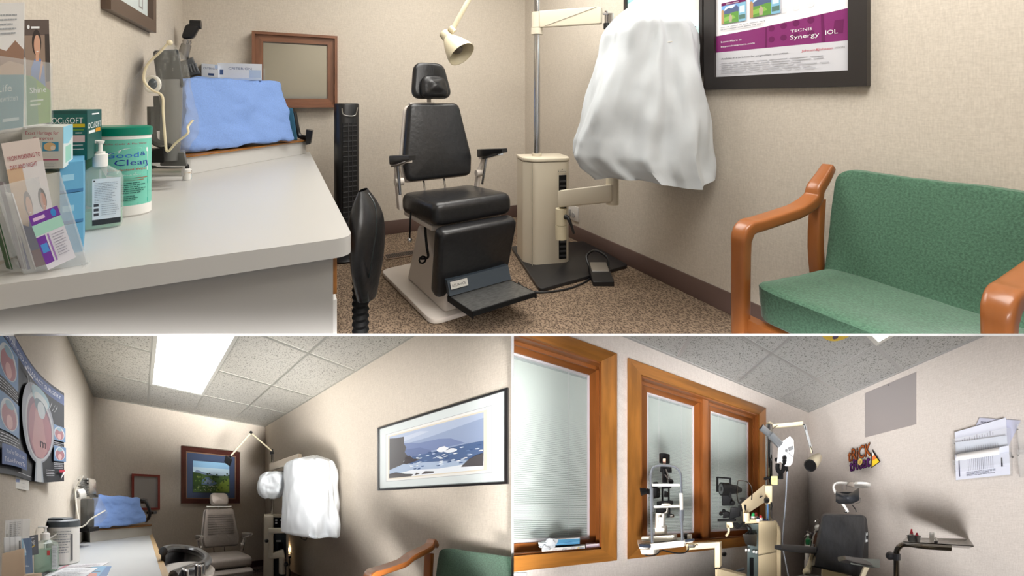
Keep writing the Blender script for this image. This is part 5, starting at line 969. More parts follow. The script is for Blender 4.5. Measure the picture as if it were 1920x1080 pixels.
# horseshoe stool
so = thing(B, 'operator_stool', 'black horseshoe-armed stool with chrome clamps beside the lower left desk', 'stool', B.P(350, 1100, t=1.6))
pts = [B.P(x, y, t=t) for x, y, t in ((306, 1034, 1.62), (318, 1029, 1.74), (345, 1029, 1.84), (372, 1035, 1.82), (388, 1047, 1.68), (384, 1058, 1.54), (362, 1066, 1.42), (340, 1073, 1.34), (325, 1080, 1.27))]
mb = MB(black_vinyl); mb.tube(pts, .032, 12, sub=5); dn = V((0, 0, -.06)); mb.strip([p+dn for p in pts], .15, .03, None, (0, 0, 1), 5); put(B, 'arm_ring', mb, so)
mb = MB(M('stool_seat_grey', (164, 158, 150), .5)); c = B.P(345, 1066, t=1.56); mb.lathe([(.17, -.06), (.2, -.05), (.21, -.02), (.19, 0), (.0001, .008)], 32, TR(c.x, c.y, c.z)); put(B, 'seat', mb, so)
mb = MB(M('mount_plate', (26, 28, 30), .3)); k = pp(B, 1.36); mb.hexa(fb(B, (332, 1095), (384, 1085), (384, 1053), (332, 1068), [1.32, 1.46, 1.46, 1.32], .02)); mb.use(dull_metal)
mb.bar(B.P(331, 1068, t=1.315), B.P(384, 1053, t=1.455), .004, .004); mb.bar(B.P(384, 1053, t=1.455), B.P(384, 1085, t=1.455), .004, .004); mp = put(B, 'mount_plate', mb, so)
for x, y, t in ((344, 1069, 1.31), (350, 1071, 1.3), (369, 1061, 1.38), (376, 1062, 1.39)): mb = MB(chrome); mb.cyl(B.P(x, y+24, t=t), B.P(x, y, t=t), .0125, 14); mb.ball(B.P(x, y, t=t), .0125); put(B, 'clamp', mb, mp)
for x, y, t in ((338, 1074, 1.315), (380, 1060, 1.44)): put(B, 'bolt', MB(chrome).ball(B.P(x, y, t=t), .007), mp)

# things on the lower left desk
c0 = B.P(119, 1000, t=1.56); Fw = TR(c0.x, c0.y, TB) @ RZ(-math.degrees(math.atan2(B.e[1], B.e[0]))); hh = B.P(119, 974, t=1.56).z-TB
cn = thing(B, 'wipes_tub', 'white round tub with dark slate lid on the lower left desk', 'tub', (c0.x, c0.y, TB)); mb = MB(white_pl); mb.lathe([(.088, 0), (.095, .006), (.095, hh*.86)], 40, Fw, 1, .8); put(B, 'body', mb, cn)
mb = MB(M('slate_lid', (58, 68, 76), .4)); mb.lathe([(.098, hh*.84), (.099, hh*.97), (.09, hh), (.0001, hh)], 40, Fw, 1, .8); mb.box(-.11, -.05, hh*.98, .04, .04, hh*1.04, Fw, .006); put(B, 'lid', mb, cn)
mb = MB(white_pl); wrap(mb, [(l[0], l[1]) for l in lines(.45, .95, .3, .9, 9, (150, 154, 158), .35, 3)]+[((60, 60, 64), [(.93, .1), (.97, .8)])], .095, .076, 0, hh*.86, Fw, -150, -20); put(B, 'print', mb, cn, smooth=False)
c1 = B.P(85, 1072, h=TB+.001)
pump_bottle(B, c1, 8, .125, .06, B.P(85, 986, t=1.36).z-TB, .76, 'clear pump bottle of bubbly green gel in front of the white tub', ((222, 226, 228), [((200, 60, 60), [(-.75, .62), (-.3, .82)])]+lines(.1, .9, .1, .9, 14, (160, 166, 170), .3, 3)), labx=(.26, .48))
mb = MB(white_pl); mb.hexa(fb(B, (99, 1040), (119, 1034), (118, 1003), (97, 1006), [1.5, 1.56, 1.56, 1.5], .05), 6, .04, .006, 30); w1 = put(B, 'tissue_pack', mb); tag(w1, 'crinkled white pack with slanted lid between pump bottle and white tub', 'pack')
mb = MB(white_pl); mb.hexa([B.P(*p, t=t) for p, t in (((92, 1012), 1.46), ((126, 990), 1.52), ((124, 986), 1.56), ((90, 1008), 1.5), ((92, 1009), 1.46), ((126, 987), 1.52), ((124, 983), 1.56), ((90, 1004), 1.5))], 1, .05); put(B, 'lid', mb, w1)
for px, ts, col, items, lb in (([(8, 1032), (36, 1026), (10, 976)], [.96, 1.02, .96], (222, 222, 222), lines(.1, .9, .05, .95, 14, (170, 172, 176), .4, 3)+[((196, 198, 202), [(.2, .1), (.26, .95)]), ((196, 198, 202), [(.5, .05), (.54, .95)])], 'dense stack of grey edged papers in the clear holder, lower left desk'), ([(26, 1030), (50, 1026), (28, 974)], [1.06, 1.12, 1.06], (236, 236, 234), [], 'blank white card standing behind the grey edged papers'), ([(8, 1086), (40, 1080), (7, 1008)], [.94, .98, .94], (216, 218, 220), [((170, 172, 176), [(.3, 0), (.35, 1)]), ((176, 178, 182), [(.6, 0), (.64, 1)]), ((60, 60, 64), [(.85, .3), (.95, .9)])], 'white ribbed papers just behind the tan folder')):
    tag(card(B, 'paper_stack', px, ts, col, items, th=.012), lb, 'papers', 'papers standing on the lower left desk')
c8 = fb(B, (42, 1046), (67, 1040), (66, 1003), (41, 1008), [1.1, 1.16, 1.16, 1.1], .015); g = put(B, 'dark_carton', MB(flat((44, 54, 72))).hexa(c8), smooth=False); tag(g, 'small dark carton with white letters and a yellow slash, behind the blue pack', 'carton')
printed(B, 'front_print', face_of(c8, 0), (44, 54, 72), [((214, 216, 220), 'SYSTANE', .05, .55, .3, .9), ((222, 190, 50), [(.5, .42), (.95, .52), (.9, .46), (.55, .36)]), ((200, 204, 210), [(.1, .88), (.9, .92)])], g)
c8 = fb(B, (45, 1076), (58, 1075), (55, 1009), (40, 1010), [1.0, 1.03, 1.03, 1.0], .01); g = put(B, 'blue_pack', MB(flat((66, 104, 150))).hexa(c8), smooth=False); tag(g, 'tall slim pack, pale blue above and dark blue below, beside the tan folder', 'pack')
printed(B, 'front_print', face_of(c8, 0), (66, 104, 150), [((140, 190, 220), [(0, .5), (1, .56), (1, 1), (0, 1)]), ((200, 220, 234), [(.2, .6), (.6, .9)]), ((180, 200, 220), [(.3, .2), (.8, .24)])], g)
fo = MB(M('tan_card', (206, 180, 152), .7)); fo.hexa(fb(B, (2, 1095), (46, 1090), (43, 1028), (4, 1038), [.90, .96, .96, .90], .006), 1, .04); fo.hexa(fb(B, (40, 1095), (72, 1092), (70, 1076), (42, 1079), [.93, .98, .98, .93], .02), 1, .04); tag(put(B, 'tan_folder', fo), 'plain tan card folder at the very bottom left of the lower left desk', 'folder')
def flatsheet(nm, px, col, items, lb, z=.001, cat='paper'):
    a, b, c = [B.P(x, y, h=TB+z) for x, y in px]; U, W = b-a, c-a; o = put(B, nm, sheet_mb(a, U, W, (0, 0, 1), col, items, th=.0012), smooth=False); return tag(o, lb, cat)
flatsheet('blue_magazine', [(150, 1090), (196, 1090), (172, 1062)], (96, 160, 200), [((210, 120, 100), [(0, 0), (.6, .0), (.5, .5), (.2, .5)]), ((40, 110, 170), [(.6, 0), (1, 0), (1, 1), (.75, 1)]), ((30, 60, 90), [(.1, .55), (.6, .62)])], 'glossy blue magazine with a red shape at the near edge of the desk', .001, 'magazine')
flatsheet('white_form', [(70, 1090), (150, 1088), (118, 1066)], (228, 230, 234), lines(.1, .9, .2, .9, 6, (180, 184, 190), .3, 3), 'large white printed form beside the magazine, nearest the camera', .004)
flatsheet('printed_form', [(104, 1068), (190, 1062), (124, 1060)], (222, 220, 222), lines(.05, .95, .1, .9, 4, (176, 170, 178), .3, 6)+[((190, 90, 110), [(.03, .1), (.1, .9)])], 'narrow printed form with a red margin, furthest of the desk papers', .002)
a, b = B.P(78, 1080, h=TB+.006), B.P(100, 1066, h=TB+.006); mb = MB(black_pl)
for i in range(12): c = a+(b-a)*(i/11); mb.tube([c+V((.008*cos(t_), 0, .006*sin(t_))) for t_ in [j*pi/4 for j in range(9)]], .0016, 5)
tag(put(B, 'spiral_binding', mb), 'black spiral bound notebook edge beside the white form', 'notebook')
# ================================================================ LOWER RIGHT ROOM (windows)
PC, QC, HC = 2.218, 1.918, 2.55
def cpoly(z0, z1, mat): return MB(mat).prism([(-.7, QC), (-.7, 1.05), (.55, .12), (PC, -.25), (PC, QC)], z0, z1)
struct(C, 'wall_right', MB(wall_mat3).box(PC, -.25, 0, PC+.05, QC+.2, HC+.05))
# window wall with two openings
O1, O2 = (-.75, .112), (.345, 1.434); z0, z1 = 1.05, 2.31
mb = MB(wall_mat3); D = .16
for a, b, c, d in ((-.95, 0, PC, z0), (-.95, z1, PC, HC+.05), (-.95, z0, O1[0], z1), (O1[1], z0, O2[0], z1), (O2[1], z0, PC, z1)): mb.box(a, QC, b, c, QC+D, d)
struct(C, 'wall_back', mb)
clC = struct(C, 'ceiling', cpoly(HC, HC+.04, acoustic('acoustic_board_cool', (190, 191, 189))))
mb = MB(M('ceiling_tbar_cool', (168, 169, 168), .4))
for p in (.055, .61, 1.165, 1.715): mb.box(p-.012, .05 if p > .5 else 1.0, HC-.004, p+.012, QC, HC+.002)
for q in (1.385, .83, .275): mb.box(-.7, q-.012, HC-.0045, PC, q+.012, HC+.0015)
mb.box(-.7, QC-.02, HC-.006, PC, QC, HC); mb.box(PC-.02, -.2, HC-.006, PC, QC, HC)
put(C, 'ceiling_grid', mb, clC)
struct(C, 'floor', cpoly(-.04, 0, carpet('grey_carpet', (80, 74, 68), (120, 112, 104))))
oakd = wood('oak_dark', (150, 90, 44), .35, .72, 22); vin = M('window_vinyl', (206, 200, 204), .4); slatm = M('blind_slat', (206, 214, 208), .45); glass = M('window_glass', (214, 226, 224), .02, alpha=.16)
def window(n, x0, x1, splits):
    wn = bpy.data.objects.new('window_%d' % n, None); coll.objects.link(wn); wn.location = C.world((x0, QC, z0)); wn['kind'] = 'structure'
    # casing: four mitred oak boards on the wall face
    cas = frame_mb(V((x0-.085, QC, z0-.085)), V((x1-x0+.17, 0, 0)), V((0, 0, z1-z0+.17)), (0, -1, 0), .087, .022, oak); put(C, 'casing', cas, wn)
    mb = MB(oakd); mb.box(x0, QC-.002, z0-.001, x1, QC+D, z0+.012); mb.box(x0, QC-.002, z1-.012, x1, QC+D, z1); mb.box(x0, QC-.002, z0, x0+.012, QC+D, z1); mb.box(x1-.012, QC-.002, z0, x1, QC+D, z1)
    mb.box(x0, QC+.05, z1-.035, x1, QC+.065, z1-.01); mb.box(x1-.03, QC+.05, z0, x1-.01, QC+.065, z1); put(C, 'jamb', mb, wn)
    if len(splits) > 2:
        for s in splits[1:-1]: put(C, 'mullion', MB(oakd).box(s-.028, QC+.02, z0, s+.028, QC+D, z1, None, .004), wn)
    for i in range(len(splits)-1):
        a = splits[i]+(.028 if i else .012); b = splits[i+1]-(.028 if i < len(splits)-2 else .012)
        fr = put(C, 'sash', frame_mb(V((a, QC+.125, z0+.012)), V((b-a, 0, 0)), V((0, 0, z1-z0-.024)), (0, -1, 0), .05, .035, oakd, .014, vin), wn)
        a += .06; b -= .06; zz0, zz1 = z0+.074, z1-.074
        put(C, 'pane', MB(glass).box(a, QC+.098, zz0, b, QC+.101, zz1), fr)
        mb = MB(slatm); nS = 88; st_ = (zz1-zz0-.03)/nS
        for j in range(nS):
            z = zz0+.012+j*st_; mb.add([(a+.004, QC+.118, z), (b-.004, QC+.118, z), (b-.004, QC+.108, z+st_*.72), (a+.004, QC+.108, z+st_*.72)], [(0, 1, 2, 3)])
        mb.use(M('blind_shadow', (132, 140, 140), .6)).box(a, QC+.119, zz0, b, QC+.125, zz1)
        mb.use(vin)
        for cx_ in (a+.08, b-.10): mb.box(cx_, QC+.105, zz0, cx_+.0025, QC+.107, zz1)
        mb.box(a, QC+.104, zz0, b, QC+.12, zz0+.012)
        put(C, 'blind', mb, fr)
        mb = MB(vin); mb.tube([(b+.075, QC+.04, z0+.62), (b+.07, QC+.03, z0+.55), (b+.075, QC+.04, z0+.5)], .004, 6, sub=3)
        if n == 1: put(C, 'catch', mb, fr)
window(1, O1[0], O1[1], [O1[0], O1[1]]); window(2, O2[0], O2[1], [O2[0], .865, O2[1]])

# ceiling things
lt = thing(C, 'ceiling_light', 'corner of a bright fluorescent panel at the top edge above the steel wall sheet', 'light', (1.45, .5, HC))
mb = MB(M('light_trim')); x0, x1, y0, y1 = 1.185, 1.695, .20, .805
for bx in ((x0-.02, y0-.02, x1+.015, y0+.012), (x0-.02, y1-.012, x1+.015, y1+.015), (x0-.02, y0, x0+.012, y1), (x1-.012, y0, x1+.015, y1)): mb.box(bx[0], bx[1], HC-.014, bx[2], bx[3], HC+.01)
put(C, 'frame', mb, lt); put(C, 'diffuser', MB(M('lit_diffuser')).box(x0, y0, HC-.009, x1, y1, HC-.003), lt)
c = C.P(1573, 614, h=HC-.002); mb = MB(flat((232, 196, 40))); mb.lathe([(.12, 0), (.12, .002)], 36, TR(c.x, c.y, HC-.006)); mb.use(flat((70, 40, 90)))
for i in range(7):
    a = i*2*pi/7; mb.lathe([(.022, 0), (.022, .001)], 6, TR(c.x+.08*cos(a), c.y+.08*sin(a), HC-.0072))
tag(put(C, 'ceiling_sticker', mb), 'round yellow sticker with dark marks stuck on the ceiling tiles', 'sticker')

# right wall: steel sheet, hanging sign, paper holders
q = lambda x, y: C.P(x, y, p=PC)
mb = MB(M('steel_sheet', (172, 166, 166), .3, .35)); mb.box(PC-.006, .722, 2.047, PC-.001, 1.176, 2.49); ss = put(C, 'steel_sheet', mb); tag(ss, 'blank grey steel sheet fixed high on the right wall', 'sheet'); mb = MB(black_pl); mb.ball((PC-.007, .95, 2.475), .005); put(C, 'screw', mb, ss)
tr = thing(C, 'halloween_sign', 'orange and purple TRICK or TREAT sign with candy corn, hung on a wire', 'sign', q(1620, 870))
S0 = q(1592, 891); S1 = q(1651, 870); S2 = q(1592, 843); U = V((0, S1.y-S0.y, 0)); W = V((0, 0, S2.z-S0.z)); O = V((PC-.02, S0.y, S0.z)); N = V((-1, 0, 0)); u1 = U.normalized(); w1_ = W.normalized(); H_ = W.length
def sgn(mb, s, x, y, h, wd, col, dz, grow=0, tilt=.0):
    mb.use(flat(col, .5)); Ux = (u1+w1_*tilt).normalized()
    for gx, gy in ([(0, 0)] if not grow else [(grow*cos(a), grow*sin(a)) for a in [i*pi/4 for i in range(8)]]): txt_into(mb, s, O+U*(x)+W*y+u1*gx+w1_*gy+N*(dz+(.00002*gx)), Ux, w1_, h*H_, wd*U.length)
mb = MB(flat((24, 18, 26)))
for g_ in (.006, .003): sgn(mb, 'tRiCK', .01, .50, .66, .74, (24, 18, 26), .001+g_*.1, g_, .10); sgn(mb, 'tReat', .06, .12, .60, .66, (24, 18, 26), .0011+g_*.1, g_, .10)
mb.add([O+U*x+W*y+N*.0012 for x, y in [(.75, .12), (1.03, .30), (.80, .80), (.76, .6)]], [(0, 1, 2, 3)])
put(C, 'backing', mb, tr, smooth=False)
mb = MB(flat((226, 124, 56))); sgn(mb, 'tRiCK', .01, .50, .66, .74, (226, 124, 56), .0052, .0012, .10); sgn(mb, 'tReat', .06, .12, .60, .66, (138, 60, 160), .0054, .0012, .10)
mb.use(flat((250, 214, 110))); cc = [O+U*(.42+.075*cos(i*pi/8))+W*(.42+.12*sin(i*pi/8))+N*.008 for i in range(16)]; mb.add(cc, [tuple(range(16))]); sgn(mb, 'OR', .375, .36, .15, .085, (40, 28, 20), .0084)
for col, pz in (((240, 236, 230), [(.79, .74), (.80, .54), (.86, .58)]), ((222, 122, 60), [(.80, .54), (.86, .58), (.93, .44), (.79, .38)]), ((240, 206, 40), [(.79, .38), (.93, .44), (1.0, .31), (.78, .16)])):
    mb.use(flat(col)); mb.add([O+U*x+W*y+N*.0058 for x, y in pz], [tuple(range(len(pz)))])
put(C, 'lettering', mb, tr, smooth=False)
mb = MB(dull_metal); a = q(1603, 858); b = q(1631, 852); t_ = q(1617, 842); mb.tube([(PC-.018, a.y, a.z), (PC-.016, (a.y+t_.y)/2+.01, t_.z-.015), (PC-.016, t_.y, t_.z), (PC-.016, (b.y+t_.y)/2-.01, t_.z-.012), (PC-.018, b.y, b.z)], .0022, 6, sub=5); mb.box(PC-.02, t_.y-.002, t_.z-.005, PC, t_.y+.002, t_.z+.03); put(C, 'wire', mb, tr)
# clear wall pockets with papers
pocket_pl = M('pocket_acrylic', (236, 238, 240), .08, alpha=.12)
def pocket(name, lab, corners, dpt=.06):
    o = thing(C, name, lab, 'holder', q(*corners[0]), 'clear pockets on the right wall'); a, b, c, d = [q(x, y) for x, y in corners]
    n = V((-dpt, 0, 0)); mb = MB(pocket_pl)
    for s in ([a+n, b+n, c+n*1.2, d+n*1.2], [a, a+n, d+n*1.2, d], [b, b+n, c+n*1.2, c], [a, b, b+n, a+n]): nn = V((.002, .001, 0)); mb.add(list(s)+[p+nn for p in s], [(0, 1, 2, 3), (7, 6, 5, 4), (0, 4, 5, 1), (1, 5, 6, 2), (2, 6, 7, 3), (3, 7, 4, 0)])
    put(C, 'clear_body', mb, o)
    mb = MB(dull_metal)
    for e in (c, d): mb.ball((PC-.004, e.y, e.z-.02), .005)
    put(C, 'screws', mb, o)
pocket('wall_pocket', 'upper clear pocket holding papers on the right wall', [(1794, 868), (1897, 858), (1897, 806), (1790, 827)]); pocket('wall_pocket', 'lower clear pocket holding the bent sheet on the right wall', [(1797, 903), (1899, 893), (1899, 852), (1791, 866)], .08)
pocket('wall_pocket', 'upper empty clear pocket at the right picture edge', [(1912, 852), (1960, 850), (1960, 796), (1908, 800)]); pocket('wall_pocket', 'lower empty clear pocket at the right picture edge', [(1914, 896), (1960, 893), (1960, 846), (1909, 848)], .08)
lav = (206, 208, 222)
def wsheet(nm, px, off, col, items, lab):
    v = [q(x, y)+V((-off, 0, 0)) for x, y in px]; U, W = v[1]-v[0], v[2]-v[0]; o = put(C, nm, sheet_mb(v[0], U, W, (-1, 0, 0), col, items, th=.0015), smooth=False); return tag(o, lab, 'paper', 'papers in the clear pockets')
ink = (96, 98, 116)
wsheet('loose_paper', [(1816, 832), (1889, 842), (1837, 784)], .012, (186, 188, 206), [(ink, l[1]) for l in lines(.08, .7, .4, .9, 5, ink, .35, 3)], 'lavender sheet tilted behind the other papers, topmost on the right wall')
wsheet('loose_paper', [(1794, 862), (1890, 842), (1792, 812)], .03, (214, 218, 232), [((150, 152, 166), [(.1+.05*i, .55), (.115+.05*i, .62+.1*((i*7) % 5)/5)]) for i in range(14)], 'white listing sheet in the upper pocket')
wsheet('loose_paper', [(1798, 866), (1893, 858), (1795, 832)], .055, (208, 216, 230), [((166, 172, 186), [(.2+.045*i, .3), (.21+.045*i, .7)]) for i in range(15)], 'pale table sheet between listing and bent sheet')
wsheet('loose_paper', [(1798, 902), (1897, 892), (1796, 856)], .085, (212, 216, 230), [(ink, [(.26+.035*i, .3), (.268+.035*i, .8)]) for i in range(14)]+[(ink, l[1]) for l in lines(.22, .8, .1, .27, 4, ink, .4, 3)]+[((40, 40, 50), [(.86, .3), (.885, .62)]), (ink, [(.07, .12), (.095, .8)])], 'white printed sheet filling the lower pocket')
o_ = [q(x, y) for x, y in ((1802, 855), (1879, 843))]; mb = MB(M('paper')); a, b = o_[0], o_[1]
mb.grid(lambda u, v: a+(b-a)*u+V((-.09-.05*sin(v*pi*.6), 0, .0-.055*v*v+.0*u)), 10, 8); mb.grid(lambda u, v: a+(b-a)*u+V((-.0915-.05*sin(v*pi*.6), 0, .0-.055*v*v-.001)), 10, 8); tag(put(C, 'bent_paper', mb), 'curled white sheet flopping over the front of the lower pocket', 'paper', 'papers in the clear pockets')

# sill things
def sillbox(nm, x0, x1, yb, yt, qq, dd, col, lab, items, rt=None):
    a, b = C.P(x0, yb, q=qq), C.P(x1, yb-(x1-x0)*.11, q=qq); zb = a.z; zt = C.P(x0, yt, q=qq).z; c8 = [V((a.x, qq, zb)), V((b.x, qq, zb)), V((b.x, qq+dd, zb)), V((a.x, qq+dd, zb))]; c8 = c8+[v+V((0, 0, zt-zb)) for v in c8]
    o = put(C, nm, MB(flat(col)).hexa(c8), smooth=False); tag(o, lab, 'box', 'tissue boxes on the window sill')
    O, U, W, N = face_of(c8, 0); put(C, 'front_print', sheet_mb(O+N.normalized()*.0004, U, W, N, col, items, th=.0003), o, smooth=False); return o, c8
geo = []
for i, (x, y, c) in enumerate([(.08, .1, (190, 184, 160)), (.2, .5, (206, 206, 210)), (.3, .1, (150, 150, 156)), (.42, .5, (186, 186, 190)), (.5, .15, (214, 190, 120)), (.62, .55, (206, 204, 206)), (.7, .1, (190, 190, 196)), (.78, .5, (214, 196, 140))]): geo += [(c, [(x, y), (x+.09, y-.1 if y > .3 else y), (x+.15, y+.32), (x+.05, y+.42)]), ((228, 226, 222), [(x+.02, y+.05), (x+.08, y+.02), (x+.09, y+.2)])]
geo += [((160, 168, 184), [(.86, .4), (.97, .4), (.97, .8), (.86, .8)])]
sillbox('tissue_box', 1016, 1097, 1043.5, 1029, QC+.0, .10, (226, 226, 222), 'long white tissue box with grey and gold geometric shapes, lower of two', geo)
bo, b8 = sillbox('tissue_box', 1025, 1087, 1024, 1013, QC+.012, .08, (84, 150, 190), 'flat blue tissue box on top of the geometric one', [((120, 176, 210), [(0, .1), (1, .3), (1, .45), (0, .2)]), ((60, 120, 170), [(.4, .3), (.8, .4), (.7, .55)])])
t8 = [v+V((0, 0, .0006)) for v in b8[4:]]; put(C, 'top_panel', MB(flat((232, 230, 232))).hexa(t8+[v+V((0, 0, .003)) for v in t8]), bo); 
cc = sum(t8, V())/4; put(C, 'slot', MB(flat((150, 146, 150))).hexa([cc+V((x, y, .0035)) for x, y in ((-.07, -.012), (.07, -.012), (.07, .012), (-.07, .012))]+[cc+V((x, y, .0045)) for x, y in ((-.07, -.012), (.07, -.012), (.07, .012), (-.07, .012))]), bo)
sillbox('lens_box', 1098.5, 1131, 1036, 1021, QC+.01, .08, (214, 198, 214), 'small pink box with red print, right of the tissue boxes', [((190, 50, 90), disc(.1, .45, .04, .14)), ((166, 150, 170), [(.2, .5), (.8, .56)]), ((190, 80, 120), [(.4, .15), (.9, .18)]), ((236, 230, 236), [(0, .85), (.7, 1)])])
mb = MB(sheet); mb.hexa(fb(C, (1011, 1029), (1027, 1029), (1025, 1014), (1012, 1018), 1.335, .05), 6, .1, .02, 40); tag(put(C, 'crumpled_tissue', mb), 'crumpled white tissue at the left end of the blue box', 'tissue')
mb = MB(M('grey_box', (190, 192, 194), .5)); mb.hexa(fb(C, (940, 1120), (980, 1110), (980, 1075), (940, 1076), 1.0, .02), 1, .03); tag(put(C, 'grey_box', mb), 'corner of a light grey box below the left window', 'box')

# slit lamp on its table arm
t0 = 1.56; k = pp(C, t0); sl = thing(C, 'slit_lamp', 'white and black slit lamp with chin rest frame in front of the middle blind', 'slit lamp', k(1245, 1050)); ivory = M('ivory_enamel', (222, 218, 208), .35); tube_m = M('grey_tube', (150, 156, 166), .3, .6)
mb = MB(ivory); mb.hexa(fb(C, (1218, 1032), (1283, 1025), (1283, 1013), (1218, 1020), [1.5, 1.54, 1.54, 1.5], .03), 1, .06); mb.hexa([C.P(*p, t=t) for p, t in (((1199, 1030), 1.5), ((1300, 1017), 1.56), ((1290, 1013), 1.68), ((1195, 1018), 1.62), ((1199, 1024), 1.5), ((1300, 1011), 1.56), ((1290, 1007), 1.68), ((1195, 1012), 1.62))], 1, .04); mb.hexa(fb(C, (1202, 1040), (1226, 1040), (1226, 1030), (1199, 1030), 1.54, .08), 1, .1); put(C, 'table_plate', mb, sl)
mb = MB(M('charcoal_grip', (44, 50, 62), .5)); mb.hexa(fb(C, (1198, 1026), (1219, 1028), (1219, 1021), (1197, 1020), 1.49, .03), 1, .15); put(C, 'hand_grip', mb, sl); mb = MB(M('charcoal_grip')); mb.hexa(fb(C, (1284, 1017), (1300, 1015), (1300, 1010), (1284, 1012), 1.51, .03), 1, .15); put(C, 'hand_grip', mb, sl)
mb = MB(ivory); mb.hexa(fb(C, (1219, 1018), (1263, 1013), (1263, 1003), (1219, 1006), 1.56, .06), 1, .05); mb.cyl(k(1205, 1010), k(1219, 1009), .018, 12); mb.hexa(fb(C, (1228, 1003), (1246, 1002), (1245, 985), (1227, 985), 1.6, .05), 1, .1); mb.cyl(k(1237, 990, .04), k(1238, 962, .04), .03, 16); mb.hexa(fb(C, (1231, 965), (1250, 962), (1252, 952), (1236, 954), 1.62, .04), 1, .1); bs = put(C, 'base_carriage', mb, sl)
mb = MB(M('white_cylinder', (230, 230, 228), .3)); mb.cyl(k(1238, 990, .0), k(1239, 970, .0), .015, 14); mb.cyl(k(1242.5, 986, .0), k(1243, 963, .0), .005, 8); put(C, 'joystick', mb, bs)
mb = MB(black_matte); mb.cyl(k(1247, 905, .05), k(1247, 880, .05), .018, 14); mb.cyl(k(1246, 868, .05), k(1246, 852, .05), .034, 20); mb.hexa(fb(C, (1237, 885), (1256, 885), (1255, 873), (1238, 873), 1.6, .04), 1, .1)
mb.cyl(k(1242, 942, .05), k(1242, 912, .05), .006, 8); mb.cyl(k(1254, 942, .05), k(1254, 912, .05), .006, 8); mb.hexa(fb(C, (1240, 916), (1256, 915), (1256, 910), (1240, 910), 1.6, .03), 1, .1); mb.hexa(fb(C, (1231, 948), (1258, 946), (1258, 938), (1231, 940), 1.6, .04), 1, .1); mb.hexa(fb(C, (1244, 932), (1251, 932), (1252, 922), (1245, 920), 1.58, .03), 1, .15); mb.hexa(fb(C, (1229, 962), (1245, 960), (1246, 953), (1229, 954), 1.58, .04), 1, .15); mb.cyl(k(1255, 968, .05), k(1255, 945, .05), .007, 8); mb.hexa(fb(C, (1249, 971), (1258, 970), (1257, 963), (1250, 963), 1.6, .03), 1, .1); put(C, 'lamp_tower', mb, sl)
mb = MB(chrome); mb.cyl(k(1248, 880), k(1258, 902), .005, 8); mb.cyl(k(1247, 890), k(1256, 904), .004, 8); mb.use(black_matte).ball(k(1258, 903), .017); put(C, 'mirror_arm', mb, sl); mb = MB(chrome); mb.cyl(k(1258, 968), k(1263, 967), .012, 12); put(C, 'side_knob', mb, sl); put(C, 'lamp_window', MB(flat((214, 170, 150))).hexa(fb(C, (1243, 869), (1248, 869), (1248, 860), (1243, 860), 1.535, .004)), sl)
mb = MB(black_matte); mb.cyl(k(1201, 922, .02), k(1212, 921, .04), .028, 18, r2=.02); mb.cyl(k(1212, 921, .04), k(1222, 923, .06), .02, 14); mb.hexa(fb(C, (1217, 935), (1232, 932), (1232, 914), (1218, 914), 1.6, .05), 1, .15); mb.hexa(fb(C, (1223, 914), (1231, 913), (1231, 903), (1224, 904), 1.6, .03), 1, .1); mb.ball(k(1236, 923), .006); put(C, 'eyepieces', mb, sl)
mb = MB(tube_m); t1 = 1.5; kk = pp(C, t1); mb.tube([kk(1223, 1018), kk(1221.5, 960), kk(1220.5, 905), kk(1220, 893), kk(1224, 878), kk(1234, 873.5), kk(1247, 873), kk(1263, 875), kk(1273, 882), kk(1277, 893), kk(1277, 900), kk(1277.5, 925)], .0075, 10, sub=3); mb.cyl(kk(1277.5, 950), kk(1279.5, 1014), .0085, 12); mb.cyl(kk(1278, 956), kk(1278, 977), .0135, 14); mb.cyl(kk(1223, 960), kk(1222, 915), .0095, 12); rest = put(C, 'head_frame', mb, sl)
mb = MB(ivory); mb.cyl(kk(1277, 925), kk(1278, 956), .012, 14); mb.hexa(fb(C, (1220, 912), (1276, 912), (1276, 907), (1220, 907), 1.51, .012), 1, .2); mb.hexa(fb(C, (1220, 953), (1279, 951), (1279, 946), (1222, 948), 1.51, .014), 1, .2); mb.ball(kk(1249, 946, -.01), .03, .02, .011); put(C, 'chin_rest', mb, rest)
mb = MB(black_pl); mb.tube([k(1206, 1037), k(1215, 1042), k(1230, 1040), k(1240, 1032), k(1252, 1034), (k(1268, 1037)), k(1285, 1036), k(1292, 1028)], .005, 6, sub=4); mb.tube([k(1204, 1033), k(1212, 1036), k(1222, 1033)], .006, 6, sub=3); put(C, 'cable', mb, sl)
mb = MB(dull_metal); mb.cyl(k(1291, 1024, .02), k(1303, 1024, .02), .012, 12); mb.tube([k(1300, 1026), k(1306, 1021), k(1309, 1022)], .005, 6); mb.use(black_pl).hexa(fbox(C, 1283, 1000, 1289, 1011, 1.6, .03), 1, .1); mb.use(ivory).hexa(fbox(C, 1288, 1002, 1295, 1012, 1.6, .03), 1, .1); put(C, 'side_clamp', mb, sl)

